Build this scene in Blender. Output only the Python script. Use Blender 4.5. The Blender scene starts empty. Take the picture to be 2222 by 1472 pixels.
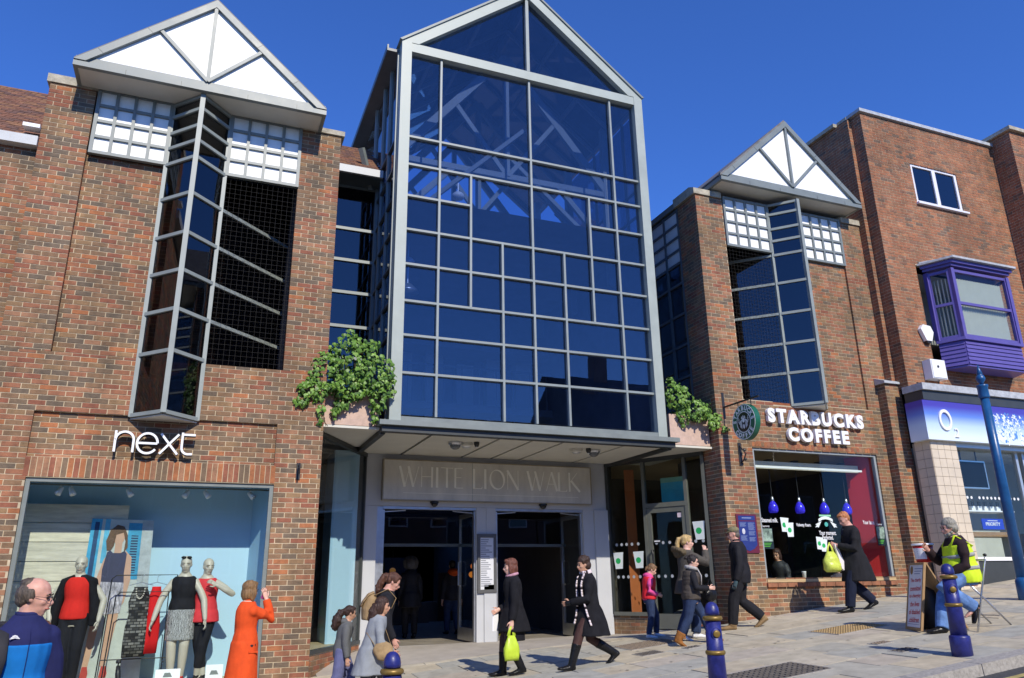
import bpy, math, random
from mathutils import Vector, Matrix, noise
V = Vector
R_ = random.Random(7)
scene = bpy.context.scene
col = scene.collection

# ------------------------------------------------------------------ camera, sky, sun, exposure
CAM = V((0.0, -12.2, 0.0))                      # z = 0 is the photographer's eye level, the street lies about 1.8 m below
def cam_axes(yaw=math.radians(22.004), pitch=math.radians(17.7486), roll=math.radians(-0.8865)):
    f = V((math.sin(yaw) * math.cos(pitch), math.cos(yaw) * math.cos(pitch), math.sin(pitch)))
    r = V((math.cos(yaw), -math.sin(yaw), 0)); u = r.cross(f)
    return r * math.cos(roll) + u * math.sin(roll), u * math.cos(roll) - r * math.sin(roll), f
cr, cu, cf = cam_axes()
cam = bpy.data.objects.new('camera', bpy.data.cameras.new('camera'))
col.objects.link(cam)
cam.matrix_world = Matrix(((cr.x, cu.x, -cf.x, CAM.x), (cr.y, cu.y, -cf.y, CAM.y), (cr.z, cu.z, -cf.z, CAM.z), (0, 0, 0, 1)))
cam.data.sensor_width = 36.0
cam.data.lens = 26.657
cam.data.clip_start = 0.1
cam.data.clip_end = 3000
scene.camera = cam
SUN = V((-0.045, 1.0, -0.78)).normalized()         # direction in which the light travels
world = bpy.data.worlds.new('World'); scene.world = world; world.use_nodes = True
nt = world.node_tree
sky = nt.nodes.new('ShaderNodeTexSky'); sky.sky_type = 'NISHITA'; sky.sun_disc = False
sky.sun_elevation = math.asin(-SUN.z)
sky.sun_rotation = math.atan2(-SUN.x, -SUN.y)
sky.altitude = 0; sky.air_density = 1.0; sky.dust_density = 0.0; sky.ozone_density = 6.0
bg = nt.nodes['Background']; bg.inputs['Strength'].default_value = 0.13
tn = nt.nodes.new('ShaderNodeMix'); tn.data_type = 'RGBA'; tn.blend_type = 'MULTIPLY'; tn.inputs[0].default_value = 1.0
tn.inputs[7].default_value = (0.56, 0.90, 1.58, 1)            # the deep polarised blue of the photograph, the same all over the sky
nt.links.new(sky.outputs[0], tn.inputs[6]); nt.links.new(tn.outputs[2], bg.inputs['Color'])
sl = bpy.data.lights.new('sun', 'SUN'); sl.energy = 4.6; sl.angle = math.radians(0.53); sl.color = (1.0, 0.93, 0.80)
so = bpy.data.objects.new('sun', sl); col.objects.link(so)
so.rotation_euler = SUN.to_track_quat('-Z', 'Y').to_euler(); so.location = (0, -30, 30)
scene.view_settings.view_transform = 'Standard'; scene.view_settings.look = 'None'
scene.view_settings.exposure = 0.0; scene.view_settings.gamma = 1.0
scene.view_settings.use_curve_mapping = False
scene.cycles.transparent_max_bounces = 40
scene.cycles.max_bounces = 10
scene.cycles.glossy_bounces = 5
scene.cycles.use_denoising = True

# ------------------------------------------------------------------ materials
def _link(nt, a, b): nt.links.new(a, b)
def mat(name, color, rough=0.7, metal=0.0, var=0.12, scale=6.0, bump=0.0, bscale=60.0, spec=0.5, coord='pos', var2=0.0, tint=None, stretch=None, sub=0.0):
    m = bpy.data.materials.new(name); m.use_nodes = True
    nt = m.node_tree; b = nt.nodes['Principled BSDF']
    b.inputs['Roughness'].default_value = rough; b.inputs['Metallic'].default_value = metal
    b.inputs['Specular IOR Level'].default_value = spec
    c = (*color, 1)
    b.inputs['Base Color'].default_value = c
    m.diffuse_color = c
    if var or bump:
        if coord == 'pos': src = nt.nodes.new('ShaderNodeNewGeometry').outputs['Position']
        else: src = nt.nodes.new('ShaderNodeTexCoord').outputs['Object']
        if stretch:
            mp = nt.nodes.new('ShaderNodeMapping'); mp.inputs['Scale'].default_value = stretch
            _link(nt, src, mp.inputs['Vector']); src = mp.outputs[0]
    if var:
        n = nt.nodes.new('ShaderNodeTexNoise'); n.inputs['Scale'].default_value = scale; n.inputs['Detail'].default_value = 6
        n.inputs['Roughness'].default_value = 0.65
        _link(nt, src, n.inputs['Vector'])
        mr = nt.nodes.new('ShaderNodeMapRange')
        mr.inputs['From Min'].default_value = 0.3; mr.inputs['From Max'].default_value = 0.7
        _link(nt, n.outputs['Fac'], mr.inputs['Value'])
        mx = nt.nodes.new('ShaderNodeMix'); mx.data_type = 'RGBA'
        lo = [max(0, x * (1 - var)) for x in color]; hi = [min(1, x * (1 + var)) for x in color]
        if tint: hi = list(tint)
        mx.inputs[6].default_value = (*lo, 1); mx.inputs[7].default_value = (*hi, 1)
        _link(nt, mr.outputs[0], mx.inputs[0])
        _link(nt, mx.outputs[2], b.inputs['Base Color'])
        m2 = nt.nodes.new('ShaderNodeMapRange')
        m2.inputs['To Min'].default_value = max(0.02, rough - 0.1); m2.inputs['To Max'].default_value = min(1, rough + 0.1)
        _link(nt, n.outputs['Fac'], m2.inputs['Value']); _link(nt, m2.outputs[0], b.inputs['Roughness'])
    if bump:
        n2 = nt.nodes.new('ShaderNodeTexNoise'); n2.inputs['Scale'].default_value = bscale; n2.inputs['Detail'].default_value = 4
        _link(nt, src, n2.inputs['Vector'])
        bp = nt.nodes.new('ShaderNodeBump'); bp.inputs['Strength'].default_value = bump; bp.inputs['Distance'].default_value = 0.01
        _link(nt, n2.outputs['Fac'], bp.inputs['Height']); _link(nt, bp.outputs[0], b.inputs['Normal'])
    if sub:
        b.inputs['Subsurface Weight'].default_value = sub; b.inputs['Subsurface Radius'].default_value = (0.02, 0.008, 0.004)
    return m
def glass(name, tint, ior=1.5, refl=1.0, rough=0.0, wav=0.0):
    m = bpy.data.materials.new(name); m.use_nodes = True
    nt = m.node_tree; nt.nodes.clear()
    out = nt.nodes.new('ShaderNodeOutputMaterial')
    tr = nt.nodes.new('ShaderNodeBsdfTransparent'); tr.inputs['Color'].default_value = (*tint, 1)
    gl = nt.nodes.new('ShaderNodeBsdfGlossy'); gl.inputs['Roughness'].default_value = rough
    gl.inputs['Color'].default_value = (refl, refl, refl, 1)
    fr = nt.nodes.new('ShaderNodeFresnel')         # the same reflectance from either side of a thin pane
    gb = nt.nodes.new('ShaderNodeNewGeometry'); mr = nt.nodes.new('ShaderNodeMapRange')
    mr.inputs['To Min'].default_value = ior; mr.inputs['To Max'].default_value = 1 / ior
    nt.links.new(gb.outputs['Backfacing'], mr.inputs['Value']); nt.links.new(mr.outputs[0], fr.inputs['IOR'])
    if wav:
        g = nt.nodes.new('ShaderNodeNewGeometry')
        n = nt.nodes.new('ShaderNodeTexNoise'); n.inputs['Scale'].default_value = 1.3; n.inputs['Detail'].default_value = 1
        bp = nt.nodes.new('ShaderNodeBump'); bp.inputs['Strength'].default_value = wav; bp.inputs['Distance'].default_value = 0.02
        nt.links.new(g.outputs['Position'], n.inputs['Vector']); nt.links.new(n.outputs['Fac'], bp.inputs['Height'])
        nt.links.new(bp.outputs[0], gl.inputs['Normal'])
    mix = nt.nodes.new('ShaderNodeMixShader')
    nt.links.new(fr.outputs[0], mix.inputs[0]); nt.links.new(tr.outputs[0], mix.inputs[1]); nt.links.new(gl.outputs[0], mix.inputs[2])
    nt.links.new(mix.outputs[0], out.inputs[0])
    m.diffuse_color = (*tint, 0.4)
    return m
def emit(name, color, strength):
    m = bpy.data.materials.new(name); m.use_nodes = True
    b = m.node_tree.nodes['Principled BSDF']
    b.inputs['Base Color'].default_value = (*color, 1)
    b.inputs['Emission Color'].default_value = (*color, 1); b.inputs['Emission Strength'].default_value = strength
    return m
M = {}
M['mortar'] = mat('mortar', (0.56, 0.45, 0.30), 0.9, var=0.18, scale=9, bump=0.4, bscale=120)
def weather(m, lo=0.72, hi=1.12):
    """large soft stains and run-off streaks over a masonry material"""
    nt = m.node_tree; b = nt.nodes['Principled BSDF']; lk = b.inputs['Base Color'].links[0]; src = lk.from_socket
    g = nt.nodes.new('ShaderNodeNewGeometry'); mp = nt.nodes.new('ShaderNodeMapping'); mp.inputs['Scale'].default_value = (1.3, 1.3, 0.42)
    n = nt.nodes.new('ShaderNodeTexNoise'); n.inputs['Scale'].default_value = 1.1; n.inputs['Detail'].default_value = 5; n.inputs['Roughness'].default_value = 0.6
    mr = nt.nodes.new('ShaderNodeMapRange'); mr.inputs['From Min'].default_value = 0.33; mr.inputs['From Max'].default_value = 0.66; mr.inputs['To Min'].default_value = lo; mr.inputs['To Max'].default_value = hi
    mx = nt.nodes.new('ShaderNodeMix'); mx.data_type = 'RGBA'; mx.blend_type = 'MULTIPLY'; mx.inputs[0].default_value = 1.0
    nt.links.new(g.outputs['Position'], mp.inputs[0]); nt.links.new(mp.outputs[0], n.inputs['Vector']); nt.links.new(n.outputs['Fac'], mr.inputs['Value'])
    nt.links.new(src, mx.inputs[6]); nt.links.new(mr.outputs[0], mx.inputs[7]); nt.links.new(mx.outputs[2], b.inputs['Base Color'])
weather(M['mortar'])
def brick_set(prefix, cols):
    out = []
    for i, (c, w) in enumerate(cols):
        m = mat(f'{prefix}_{i}', c, 0.85, var=0.30, scale=7.0, bump=0.55, bscale=85, spec=0.25, tint=tuple(min(1, a * b) for a, b in zip(c, (1.32, 1.22, 1.15))))
        weather(m); out.append((m, w))
    return out
BR_MIX = brick_set('brick_mixed', [((0.235, 0.148, 0.087), 27), ((0.314, 0.144, 0.083), 22), ((0.159, 0.124, 0.089), 13), ((0.384, 0.157, 0.071), 6),
                                   ((0.272, 0.176, 0.096), 14), ((0.272, 0.110, 0.068), 11), ((0.193, 0.139, 0.091), 13), ((0.338, 0.184, 0.108), 6)])
BR_RED = brick_set('brick_red', [((0.310, 0.139, 0.077), 30), ((0.281, 0.144, 0.083), 22), ((0.333, 0.148, 0.080), 18), ((0.244, 0.130, 0.083), 12),
                                 ((0.174, 0.116, 0.083), 9), ((0.356, 0.170, 0.089), 6)])
BR_SOLDIER = brick_set('brick_soldier', [((0.319, 0.116, 0.052), 3), ((0.281, 0.094, 0.049), 3), ((0.225, 0.094, 0.053), 2), ((0.281, 0.135, 0.067), 2)])
M['frame_grey'] = mat('frame_grey', (0.19, 0.215, 0.205), 0.45, var=0.12, scale=3, bump=0.05)
M['frame_pale'] = mat('frame_pale', (0.34, 0.38, 0.34), 0.45, var=0.22, scale=2.2, stretch=(1.5, 1.5, .35), bump=0.04) if 0 else mat('frame_pale', (0.34, 0.38, 0.34), 0.45, var=0.10, scale=2.2, bump=0.04)
M['bar_pale'] = mat('bar_pale', (0.245, 0.28, 0.275), 0.45, var=0.10, scale=3)
M['frame_dark'] = mat('frame_dark', (0.045, 0.05, 0.05), 0.45, var=0.15, scale=3)
M['bar_dark'] = mat('bar_dark', (0.10, 0.12, 0.13), 0.45, var=0.15, scale=3)
M['white_panel'] = mat('white_panel', (0.87, 0.87, 0.84), 0.55, var=0.05, scale=2.0, stretch=(2.5, 2.5, .5))
M['soffit'] = mat('soffit', (0.62, 0.60, 0.52), 0.8, var=0.08, scale=1.5)
M['stone'] = mat('coping_stone', (0.42, 0.38, 0.29), 0.9, var=0.35, scale=7, bump=0.6, bscale=40)
M['lead'] = mat('lead', (0.42, 0.44, 0.46), 0.6, var=0.25, scale=9, bump=0.5, bscale=20)
M['tile_roof'] = [mat(f'clay_tile_{i}', c, 0.9, var=0.35, scale=9, bump=0.4, bscale=60) for i, c in enumerate([(0.17, 0.085, 0.055), (0.21, 0.095, 0.055), (0.14, 0.075, 0.055), (0.24, 0.12, 0.06)])]
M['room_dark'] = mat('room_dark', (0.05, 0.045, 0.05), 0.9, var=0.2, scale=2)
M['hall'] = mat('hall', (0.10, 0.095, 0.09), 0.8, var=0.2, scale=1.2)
M['glass_blue'] = glass('glass_blue_tint', (0.62, 0.68, 0.80), 1.75, wav=0.04)
M['glass_dark'] = glass('glass_dark_tint', (0.38, 0.40, 0.46), 1.70, wav=0.05)
M['glass_clear'] = glass('glass_clear', (0.93, 0.96, 0.95), 1.24, wav=0.02)
M['steel'] = mat('brushed_steel', (0.62, 0.58, 0.50), 0.30, 0.9, var=0.10, scale=5, stretch=(1, 1, 60), bump=0.02)
M['alu'] = mat('aluminium', (0.62, 0.64, 0.66), 0.32, 0.85, var=0.08, scale=8)
M['truss'] = mat('truss_paint', (0.27, 0.30, 0.29), 0.5, var=0.1, scale=3)
M['white'] = mat('white_paint', (0.86, 0.86, 0.86), 0.4, var=0.03)
M['black'] = mat('black_metal', (0.02, 0.02, 0.022), 0.45, var=0.2)
M['pink_stone'] = mat('pink_render', (0.56, 0.40, 0.32), 0.9, var=0.14, scale=14, bump=0.35, bscale=90)

# ------------------------------------------------------------------ mesh builder
WL = {}                                            # world location of every object made here
XF = None                                          # drawing-plane to building-plane conversion while the phone shop is built
class MB:
    def __init__(s): s.v = []; s.f = []; s.m = []
    def add(s, vs, fs, mi=0):
        b = len(s.v); s.v += [V(p) for p in vs]
        for f in fs: s.f.append([b + i for i in f]); s.m.append(mi)
        return s
    def box(s, x0, x1, y0, y1, z0, z1, mi=0):
        return s.add([(x0, y0, z0), (x1, y0, z0), (x1, y1, z0), (x0, y1, z0), (x0, y0, z1), (x1, y0, z1), (x1, y1, z1), (x0, y1, z1)],
                     [(0, 3, 2, 1), (4, 5, 6, 7), (0, 1, 5, 4), (1, 2, 6, 5), (2, 3, 7, 6), (3, 0, 4, 7)], mi)
    def obox(s, c, ax, ay, az, mi=0):                # half-extent vectors
        c, ax, ay, az = V(c), V(ax), V(ay), V(az)
        vs = [c + ax * i + ay * j + az * k for k in (-1, 1) for (i, j) in ((-1, -1), (1, -1), (1, 1), (-1, 1))]
        return s.add(vs, [(0, 3, 2, 1), (4, 5, 6, 7), (0, 1, 5, 4), (1, 2, 6, 5), (2, 3, 7, 6), (3, 0, 4, 7)], mi)
    def bar(s, p0, p1, w, d, up=(0, 0, 1), mi=0, ext=0.0):   # w across (perpendicular to up), d along up
        p0, p1 = V(p0), V(p1); a = (p1 - p0).normalized(); p0 = p0 - a * ext; p1 = p1 + a * ext
        up = V(up); side = a.cross(up)
        if side.length < 1e-4: side = a.cross(V((1, 0, 0)))
        side.normalize(); u2 = side.cross(a).normalized()
        return s.obox((p0 + p1) / 2, (p1 - p0) / 2, side * (w / 2), u2 * (d / 2), mi)
    def rings(s, rings, cap=True, mi=0):
        n = len(rings[0]); b = len(s.v)
        for r in rings: s.v += [V(p) for p in r]
        for i in range(len(rings) - 1):
            for j in range(n):
                k = (j + 1) % n
                s.f.append([b + i * n + j, b + i * n + k, b + (i + 1) * n + k, b + (i + 1) * n + j]); s.m.append(mi)
        if cap:
            s.f.append([b + j for j in reversed(range(n))]); s.m.append(mi)
            s.f.append([b + (len(rings) - 1) * n + j for j in range(n)]); s.m.append(mi)
        return s
    def tube(s, pts, r, n=8, mi=0, hint=(0, 1, 0), cap=True):
        """r: one radius, a list, or a list of (ra, rb): ra along the hint side, rb across it"""
        pts = [V(p) for p in pts]; out = []
        for i, p in enumerate(pts):
            a = (pts[min(i + 1, len(pts) - 1)] - pts[max(i - 1, 0)])
            if a.length < 1e-9: a = V((0, 0, 1))
            a.normalize()
            h = V(hint); h = h - a * h.dot(a)
            if h.length < 1e-3: h = V((1, 0, 0)) - a * a.x
            h.normalize(); w = a.cross(h)
            rr = r[i] if isinstance(r, (list, tuple)) else r
            ra, rb = rr if isinstance(rr, (list, tuple)) else (rr, rr)
            out.append([p + h * (ra * math.cos(2 * math.pi * k / n)) + w * (rb * math.sin(2 * math.pi * k / n)) for k in range(n)])
        return s.rings(out, cap, mi)
    def lathe(s, c, prof, n=16, mi=0, axis=(0, 0, 1)):
        a = V(axis).normalized(); h = a.orthogonal().normalized(); w = a.cross(h); c = V(c)
        return s.rings([[c + a * z + (h * math.cos(2 * math.pi * k / n) + w * math.sin(2 * math.pi * k / n)) * r for k in range(n)] for r, z in prof], True, mi)
    def ell(s, c, r, n=12, m=8, mi=0, rot=None):
        c = V(c); rs = []
        for i in range(1, m):
            t = math.pi * i / m
            ring = []
            for k in range(n):
                p = V((r[0] * math.sin(t) * math.cos(2 * math.pi * k / n), r[1] * math.sin(t) * math.sin(2 * math.pi * k / n), -r[2] * math.cos(t)))
                if rot: p = rot @ p
                ring.append(c + p)
            rs.append(ring)
        b = len(s.v); s.rings(rs, False, mi)
        lo = V((0, 0, -r[2])); hi = V((0, 0, r[2]))
        if rot: lo = rot @ lo; hi = rot @ hi
        s.v += [c + lo, c + hi]; L = len(s.v)
        for k in range(n):
            s.f.append([L - 2, b + (k + 1) % n, b + k]); s.m.append(mi)
            q = b + (m - 2) * n
            s.f.append([L - 1, q + k, q + (k + 1) % n]); s.m.append(mi)
        return s
    def prism(s, pts, d, mi=0):                     # pts: planar 3D polygon, d: extrusion vector
        pts = [V(p) for p in pts]; d = V(d); n = len(pts); b = len(s.v)
        s.v += pts + [p + d for p in pts]
        s.f.append([b + i for i in range(n)]); s.m.append(mi)
        s.f.append([b + n + i for i in reversed(range(n))]); s.m.append(mi)
        for i in range(n):
            j = (i + 1) % n
            s.f.append([b + j, b + i, b + n + i, b + n + j]); s.m.append(mi)
        return s
    def ribbon(s, pts, w, to3, d, mi=0):            # 2D stroke with mitred edges, extruded; w one width or one per point
        n = len(pts); P = [V((p[0], p[1])) for p in pts]; L, Rr = [], []
        for i in range(n):
            a = (P[i] - P[i - 1]).normalized() if i else (P[1] - P[0]).normalized()
            b = (P[i + 1] - P[i]).normalized() if i < n - 1 else a
            t = (a + b)
            if t.length < 1e-6: t = a
            t.normalize(); nn = V((-t.y, t.x)); k = 1 / max(0.5, nn.dot(V((-a.y, a.x))))
            ww = w[i] if isinstance(w, (list, tuple)) else w
            L.append(P[i] + nn * (ww / 2 * k)); Rr.append(P[i] - nn * (ww / 2 * k))
        d = V(d); b0 = len(s.v)
        for q in (L, Rr): s.v += [V(to3(p.x, p.y)) for p in q]
        for q in (L, Rr): s.v += [V(to3(p.x, p.y)) + d for p in q]
        for i in range(n - 1):
            l0, l1, r0, r1 = b0 + i, b0 + i + 1, b0 + n + i, b0 + n + i + 1; o = 2 * n
            for f in ([r0, r1, l1, l0], [l0 + o, l1 + o, r1 + o, r0 + o], [l0, l1, l1 + o, l0 + o], [r1, r0, r0 + o, r1 + o]): s.f.append(f); s.m.append(mi)
        for f in ([b0, b0 + 2 * n, b0 + 3 * n, b0 + n], [b0 + n - 1, b0 + 2 * n - 1, b0 + 4 * n - 1, b0 + 3 * n - 1]): s.f.append(f); s.m.append(mi)
        return s
    def mesh(s, name, mats, smooth=False, center=True):
        me = bpy.data.meshes.new(name); c = V((0, 0, 0))
        if XF and center: s.v = [XF(p) for p in s.v]
        if center and s.v:
            lo = V((min(p.x for p in s.v), min(p.y for p in s.v), min(p.z for p in s.v))); hi = V((max(p.x for p in s.v), max(p.y for p in s.v), max(p.z for p in s.v)))
            c = (lo + hi) / 2
        me.from_pydata([p - c for p in s.v], [], s.f)
        if not isinstance(mats, (list, tuple)): mats = [mats]
        for q in mats: me.materials.append(q)
        if len(mats) > 1: me.polygons.foreach_set('material_index', s.m)
        if smooth: me.polygons.foreach_set('use_smooth', [True] * len(me.polygons))
        me.update()
        return me, c
    def build(s, name, mats, parent=None, smooth=False, **kw):
        me, c = s.mesh(name, mats, smooth)
        return link(name, me, c, parent, **kw)
def link(name, me, loc, parent=None, label=None, cat=None, group=None, kind=None):
    o = bpy.data.objects.new(name, me); col.objects.link(o); loc = V(loc)
    WL[o.name] = loc
    if parent is not None:
        o.parent = parent; o.location = loc - WL[parent.name]
    else: o.location = loc
    tag(o, label, cat, group, kind); return o
def tag(o, label=None, cat=None, group=None, kind=None):
    if label: o['label'] = label
    if cat: o['category'] = cat
    if group: o['group'] = group
    if kind: o['kind'] = kind
    return o
def thing(name, loc, label, cat, group=None):
    loc = XF(V(loc)) if XF else V(loc)
    o = bpy.data.objects.new(name, None); col.objects.link(o); o.location = V(loc); WL[o.name] = V(loc)
    o.empty_display_size = 0.2
    return tag(o, label, cat, group)
def copy_tree(root, shift, label=None, group=None):
    c = root.copy(); col.objects.link(c); c.location = root.location + V(shift); WL[c.name] = c.location.copy()
    if label: c['label'] = label
    if group: c['group'] = group
    for ch in list(root.children):
        d = ch.copy(); col.objects.link(d); d.parent = c
        for g in list(ch.children):
            e = g.copy(); col.objects.link(e); e.parent = d
    return c
def text_mesh(body, size, depth, offset=0.0, spacing=1.0, shear=0.0, bevel=0.0):
    """mesh of a line of lettering in the XY plane, centred, extruded; drawn with Blender's own font"""
    cu = bpy.data.curves.new('lettering', 'FONT'); cu.body = body; cu.size = size; cu.extrude = depth; cu.offset = offset
    cu.space_character = spacing; cu.align_x = 'CENTER'; cu.shear = shear; cu.bevel_depth = bevel; cu.resolution_u = 4
    o = bpy.data.objects.new('lettering', cu); col.objects.link(o)
    dg = bpy.context.evaluated_depsgraph_get(); dg.update()
    me = bpy.data.meshes.new_from_object(o.evaluated_get(dg), depsgraph=dg)
    bpy.data.objects.remove(o); bpy.data.curves.remove(cu)
    vs = [v.co.copy() for v in me.vertices]; fs = [list(p.vertices) for p in me.polygons]
    bpy.data.meshes.remove(me)
    return vs, fs
def text_on(mb, body, width, height, to3, depth, offset=0.0, spacing=1.0, shear=0.0, mi=0, keep=False):
    """lettering fitted into width x height, mapped by to3(x, y, z); returns mb"""
    vs, fs = text_mesh(body, 1.0, 0.5, offset, spacing, shear)
    if not vs: return mb
    x0 = min(v.x for v in vs); x1 = max(v.x for v in vs); y0 = min(v.y for v in vs); y1 = max(v.y for v in vs)
    sx = width / (x1 - x0); sy = height / (y1 - y0)
    if keep: sx = sy = min(sx, sy)
    return mb.add([to3((v.x - (x0 + x1) / 2) * sx, (v.y - (y0 + y1) / 2) * sy, v.z * 2 * depth) for v in vs], fs, mi)
def project(p):
    d = V(p) - CAM; z = d.dot(cf)
    if z <= 0.05: return None
    k = 1645.3 / z
    return (1111 + d.dot(cr) * k, 736 - d.dot(cu) * k, z)
def in_frame(p, m=0):
    q = project(p)
    return q is not None and -m < q[0] < 2222 + m and -m < q[1] < 1472 + m

# ------------------------------------------------------------------ ground height
def G(x, y):
    p = -1.66 + 0.0975 * x + 0.015 * y
    t = min(max((y + 0.5) / 3.1, 0), 1); t = t * t * (3 - 2 * t)
    if y > 0: t *= min(max((9.9 - x) / 0.7, 0), 1) * min(max((x - 0.9) / 0.8, 0), 1)
    else: t *= min(max((10.4 - x) / 2.2, 0), 1) * min(max((x - 0.6) / 1.6, 0), 1)
    return p * (1 - t) + (-1.13 + 0.015 * (x - 3.5)) * t

# ------------------------------------------------------------------ bricks
class Bricks:
    def __init__(s, pal, mortar=None):
        s.pal = [p[0] for p in pal]; s.w = [p[1] for p in pal]; s.items = []; s.back = MB(); s.rng = random.Random(11)
    def wall(s, o, u, n, w, z0, z1, holes=(), thick=0.1, off=0.0, vert=False, pal=None, backing=True, ends=(True, True), bond='stretcher'):
        """o: a point on the face at u=0; u along, n outward; holes (u0,u1,z0,z1)"""
        o, u, n = V(o), V(u), V(n); C = 0.075
        if XF: o = XF(o); w *= PK if abs(u.x) > .5 else 1; z0 *= PK; z1 *= PK; holes = [tuple(x * PK for x in h) for h in holes]
        us = sorted({0, w, *[max(0, min(w, h[i])) for h in holes for i in (0, 1)]}); zs = sorted({z0, z1, *[max(z0, min(z1, h[i])) for h in holes for i in (2, 3)]})
        if backing:
            for i in range(len(us) - 1):
                for j in range(len(zs) - 1):
                    a, b, c, d = us[i], us[i + 1], zs[j], zs[j + 1]; cx, cz = (a + b) / 2, (c + d) / 2
                    if b - a < 1e-4 or d - c < 1e-4 or any(h[0] < cx < h[1] and h[2] < cz < h[3] for h in holes): continue
                    p = o + u * cx - n * (thick / 2 + 0.0015); p.z = cz
                    s.back.obox(p, u * ((b - a) / 2), n * (thick / 2), V((0, 0, (d - c) / 2)))
        k0 = math.floor(z0 / C)
        for k in range(k0, math.ceil(z1 / C) + 1):
            a, b = max(z0, k * C + 0.006), min(z1, (k + 1) * C - 0.006)
            if b - a < 0.02: continue
            cz = (a + b) / 2
            iv = [(0, w)]
            for h in holes:
                if h[2] < cz < h[3]:
                    nx = []
                    for (p, q) in iv:
                        if h[0] > p: nx.append((p, min(q, h[0])))
                        if h[1] < q: nx.append((max(p, h[1]), q))
                    iv = [t for t in nx if t[1] - t[0] > 0.02]
            for (p, q) in iv:
                if bond == 'header': L, st = 0.1125, 0.0
                else: L, st = 0.225, (k % 2) * 0.1125
                x = -off - st
                while x < q:
                    c, d = x + 0.006, x + L - 0.006
                    full = c >= p - 0.006 and d <= q + 0.006
                    c2 = max(c, p - 0.003); d2 = min(d, q + 0.003)
                    if c - p < 0.02 and c2 > p - 0.003: c2 = p - 0.003
                    if q - d < 0.02: d2 = q + 0.003
                    if d2 - c2 > 0.035:
                        m = s.rng.choices(range(len(s.pal)), s.w)[0]
                        ce = o + u * ((c2 + d2) / 2); ce.z = cz
                        s.items.append((ce, u, n, d2 - c2, b - a, m, thick))
                    x += L
    def soldier(s, o, u, n, w, z0, z1, mats, thick=0.1):
        o, u, n = V(o), V(u), V(n); k = int(w / 0.075)
        st = w / k
        for i in range(k):
            ce = o + u * (st * (i + 0.5)); ce.z = (z0 + z1) / 2
            s.items.append((ce, u, n, st - 0.010, z1 - z0 - 0.010, s.rng.choice(mats), thick))
        p = o + u * (w / 2) - n * (thick / 2 + 0.0015); p.z = (z0 + z1) / 2
        s.back.obox(p, u * (w / 2), n * (thick / 2), V((0, 0, (z1 - z0) / 2)))
    def finish(s, parent, limit=300, mortar='mortar', wall_name='wall'):
        global XF
        keep, XF = XF, None
        w = s.back.build(wall_name, M[mortar], parent)
        its = []
        for it in s.items:
            ce = it[0]; q = project(ce)
            vis = q is not None and -1100 < q[0] < 3000 and -500 < q[1] < 2100
            if vis: its.append((q[2] if (0 < q[0] < 2222 and 0 < q[1] < 1472) else 1e3 + q[2], it))
        single = [t for t in its if abs(t[1][3] - 0.213) < 0.004 and abs(t[1][4] - 0.063) < 0.002 and abs(t[1][2].y + 1) < 1e-3 and t[0] < 900]
        single.sort(key=lambda t: t[0]); single = single[:limit]; ids = {id(t[1]) for t in single}
        cache = {}
        for _, (ce, u, n, L, h, m, th) in single:
            if m not in cache:
                mb = MB(); mb.box(-0.1065, 0.1065, -0.004, 0.09, -0.0315, 0.0315); cache[m] = mb.mesh('brick', s.pal[m], center=False)[0]
            o = link('brick', cache[m], ce + V((0, s.rng.uniform(-0.0025, 0.0015), 0)), w)
            o.rotation_euler = (s.rng.uniform(-0.006, 0.006), 0, s.rng.uniform(-0.006, 0.006))
        rest = MB()
        for _, it in its:
            if id(it) in ids: continue
            ce, u, n, L, h, m, th = it
            t = th * 0.48; c2 = ce - n * (t - 0.004 - s.rng.uniform(-0.0015, 0.0015))
            rest.obox(c2, u * (L / 2), n * t, V((0, 0, h / 2)), m)
        if rest.v: rest.build('bricks', s.pal, w, kind='stuff')
        XF = keep
        return w
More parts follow.
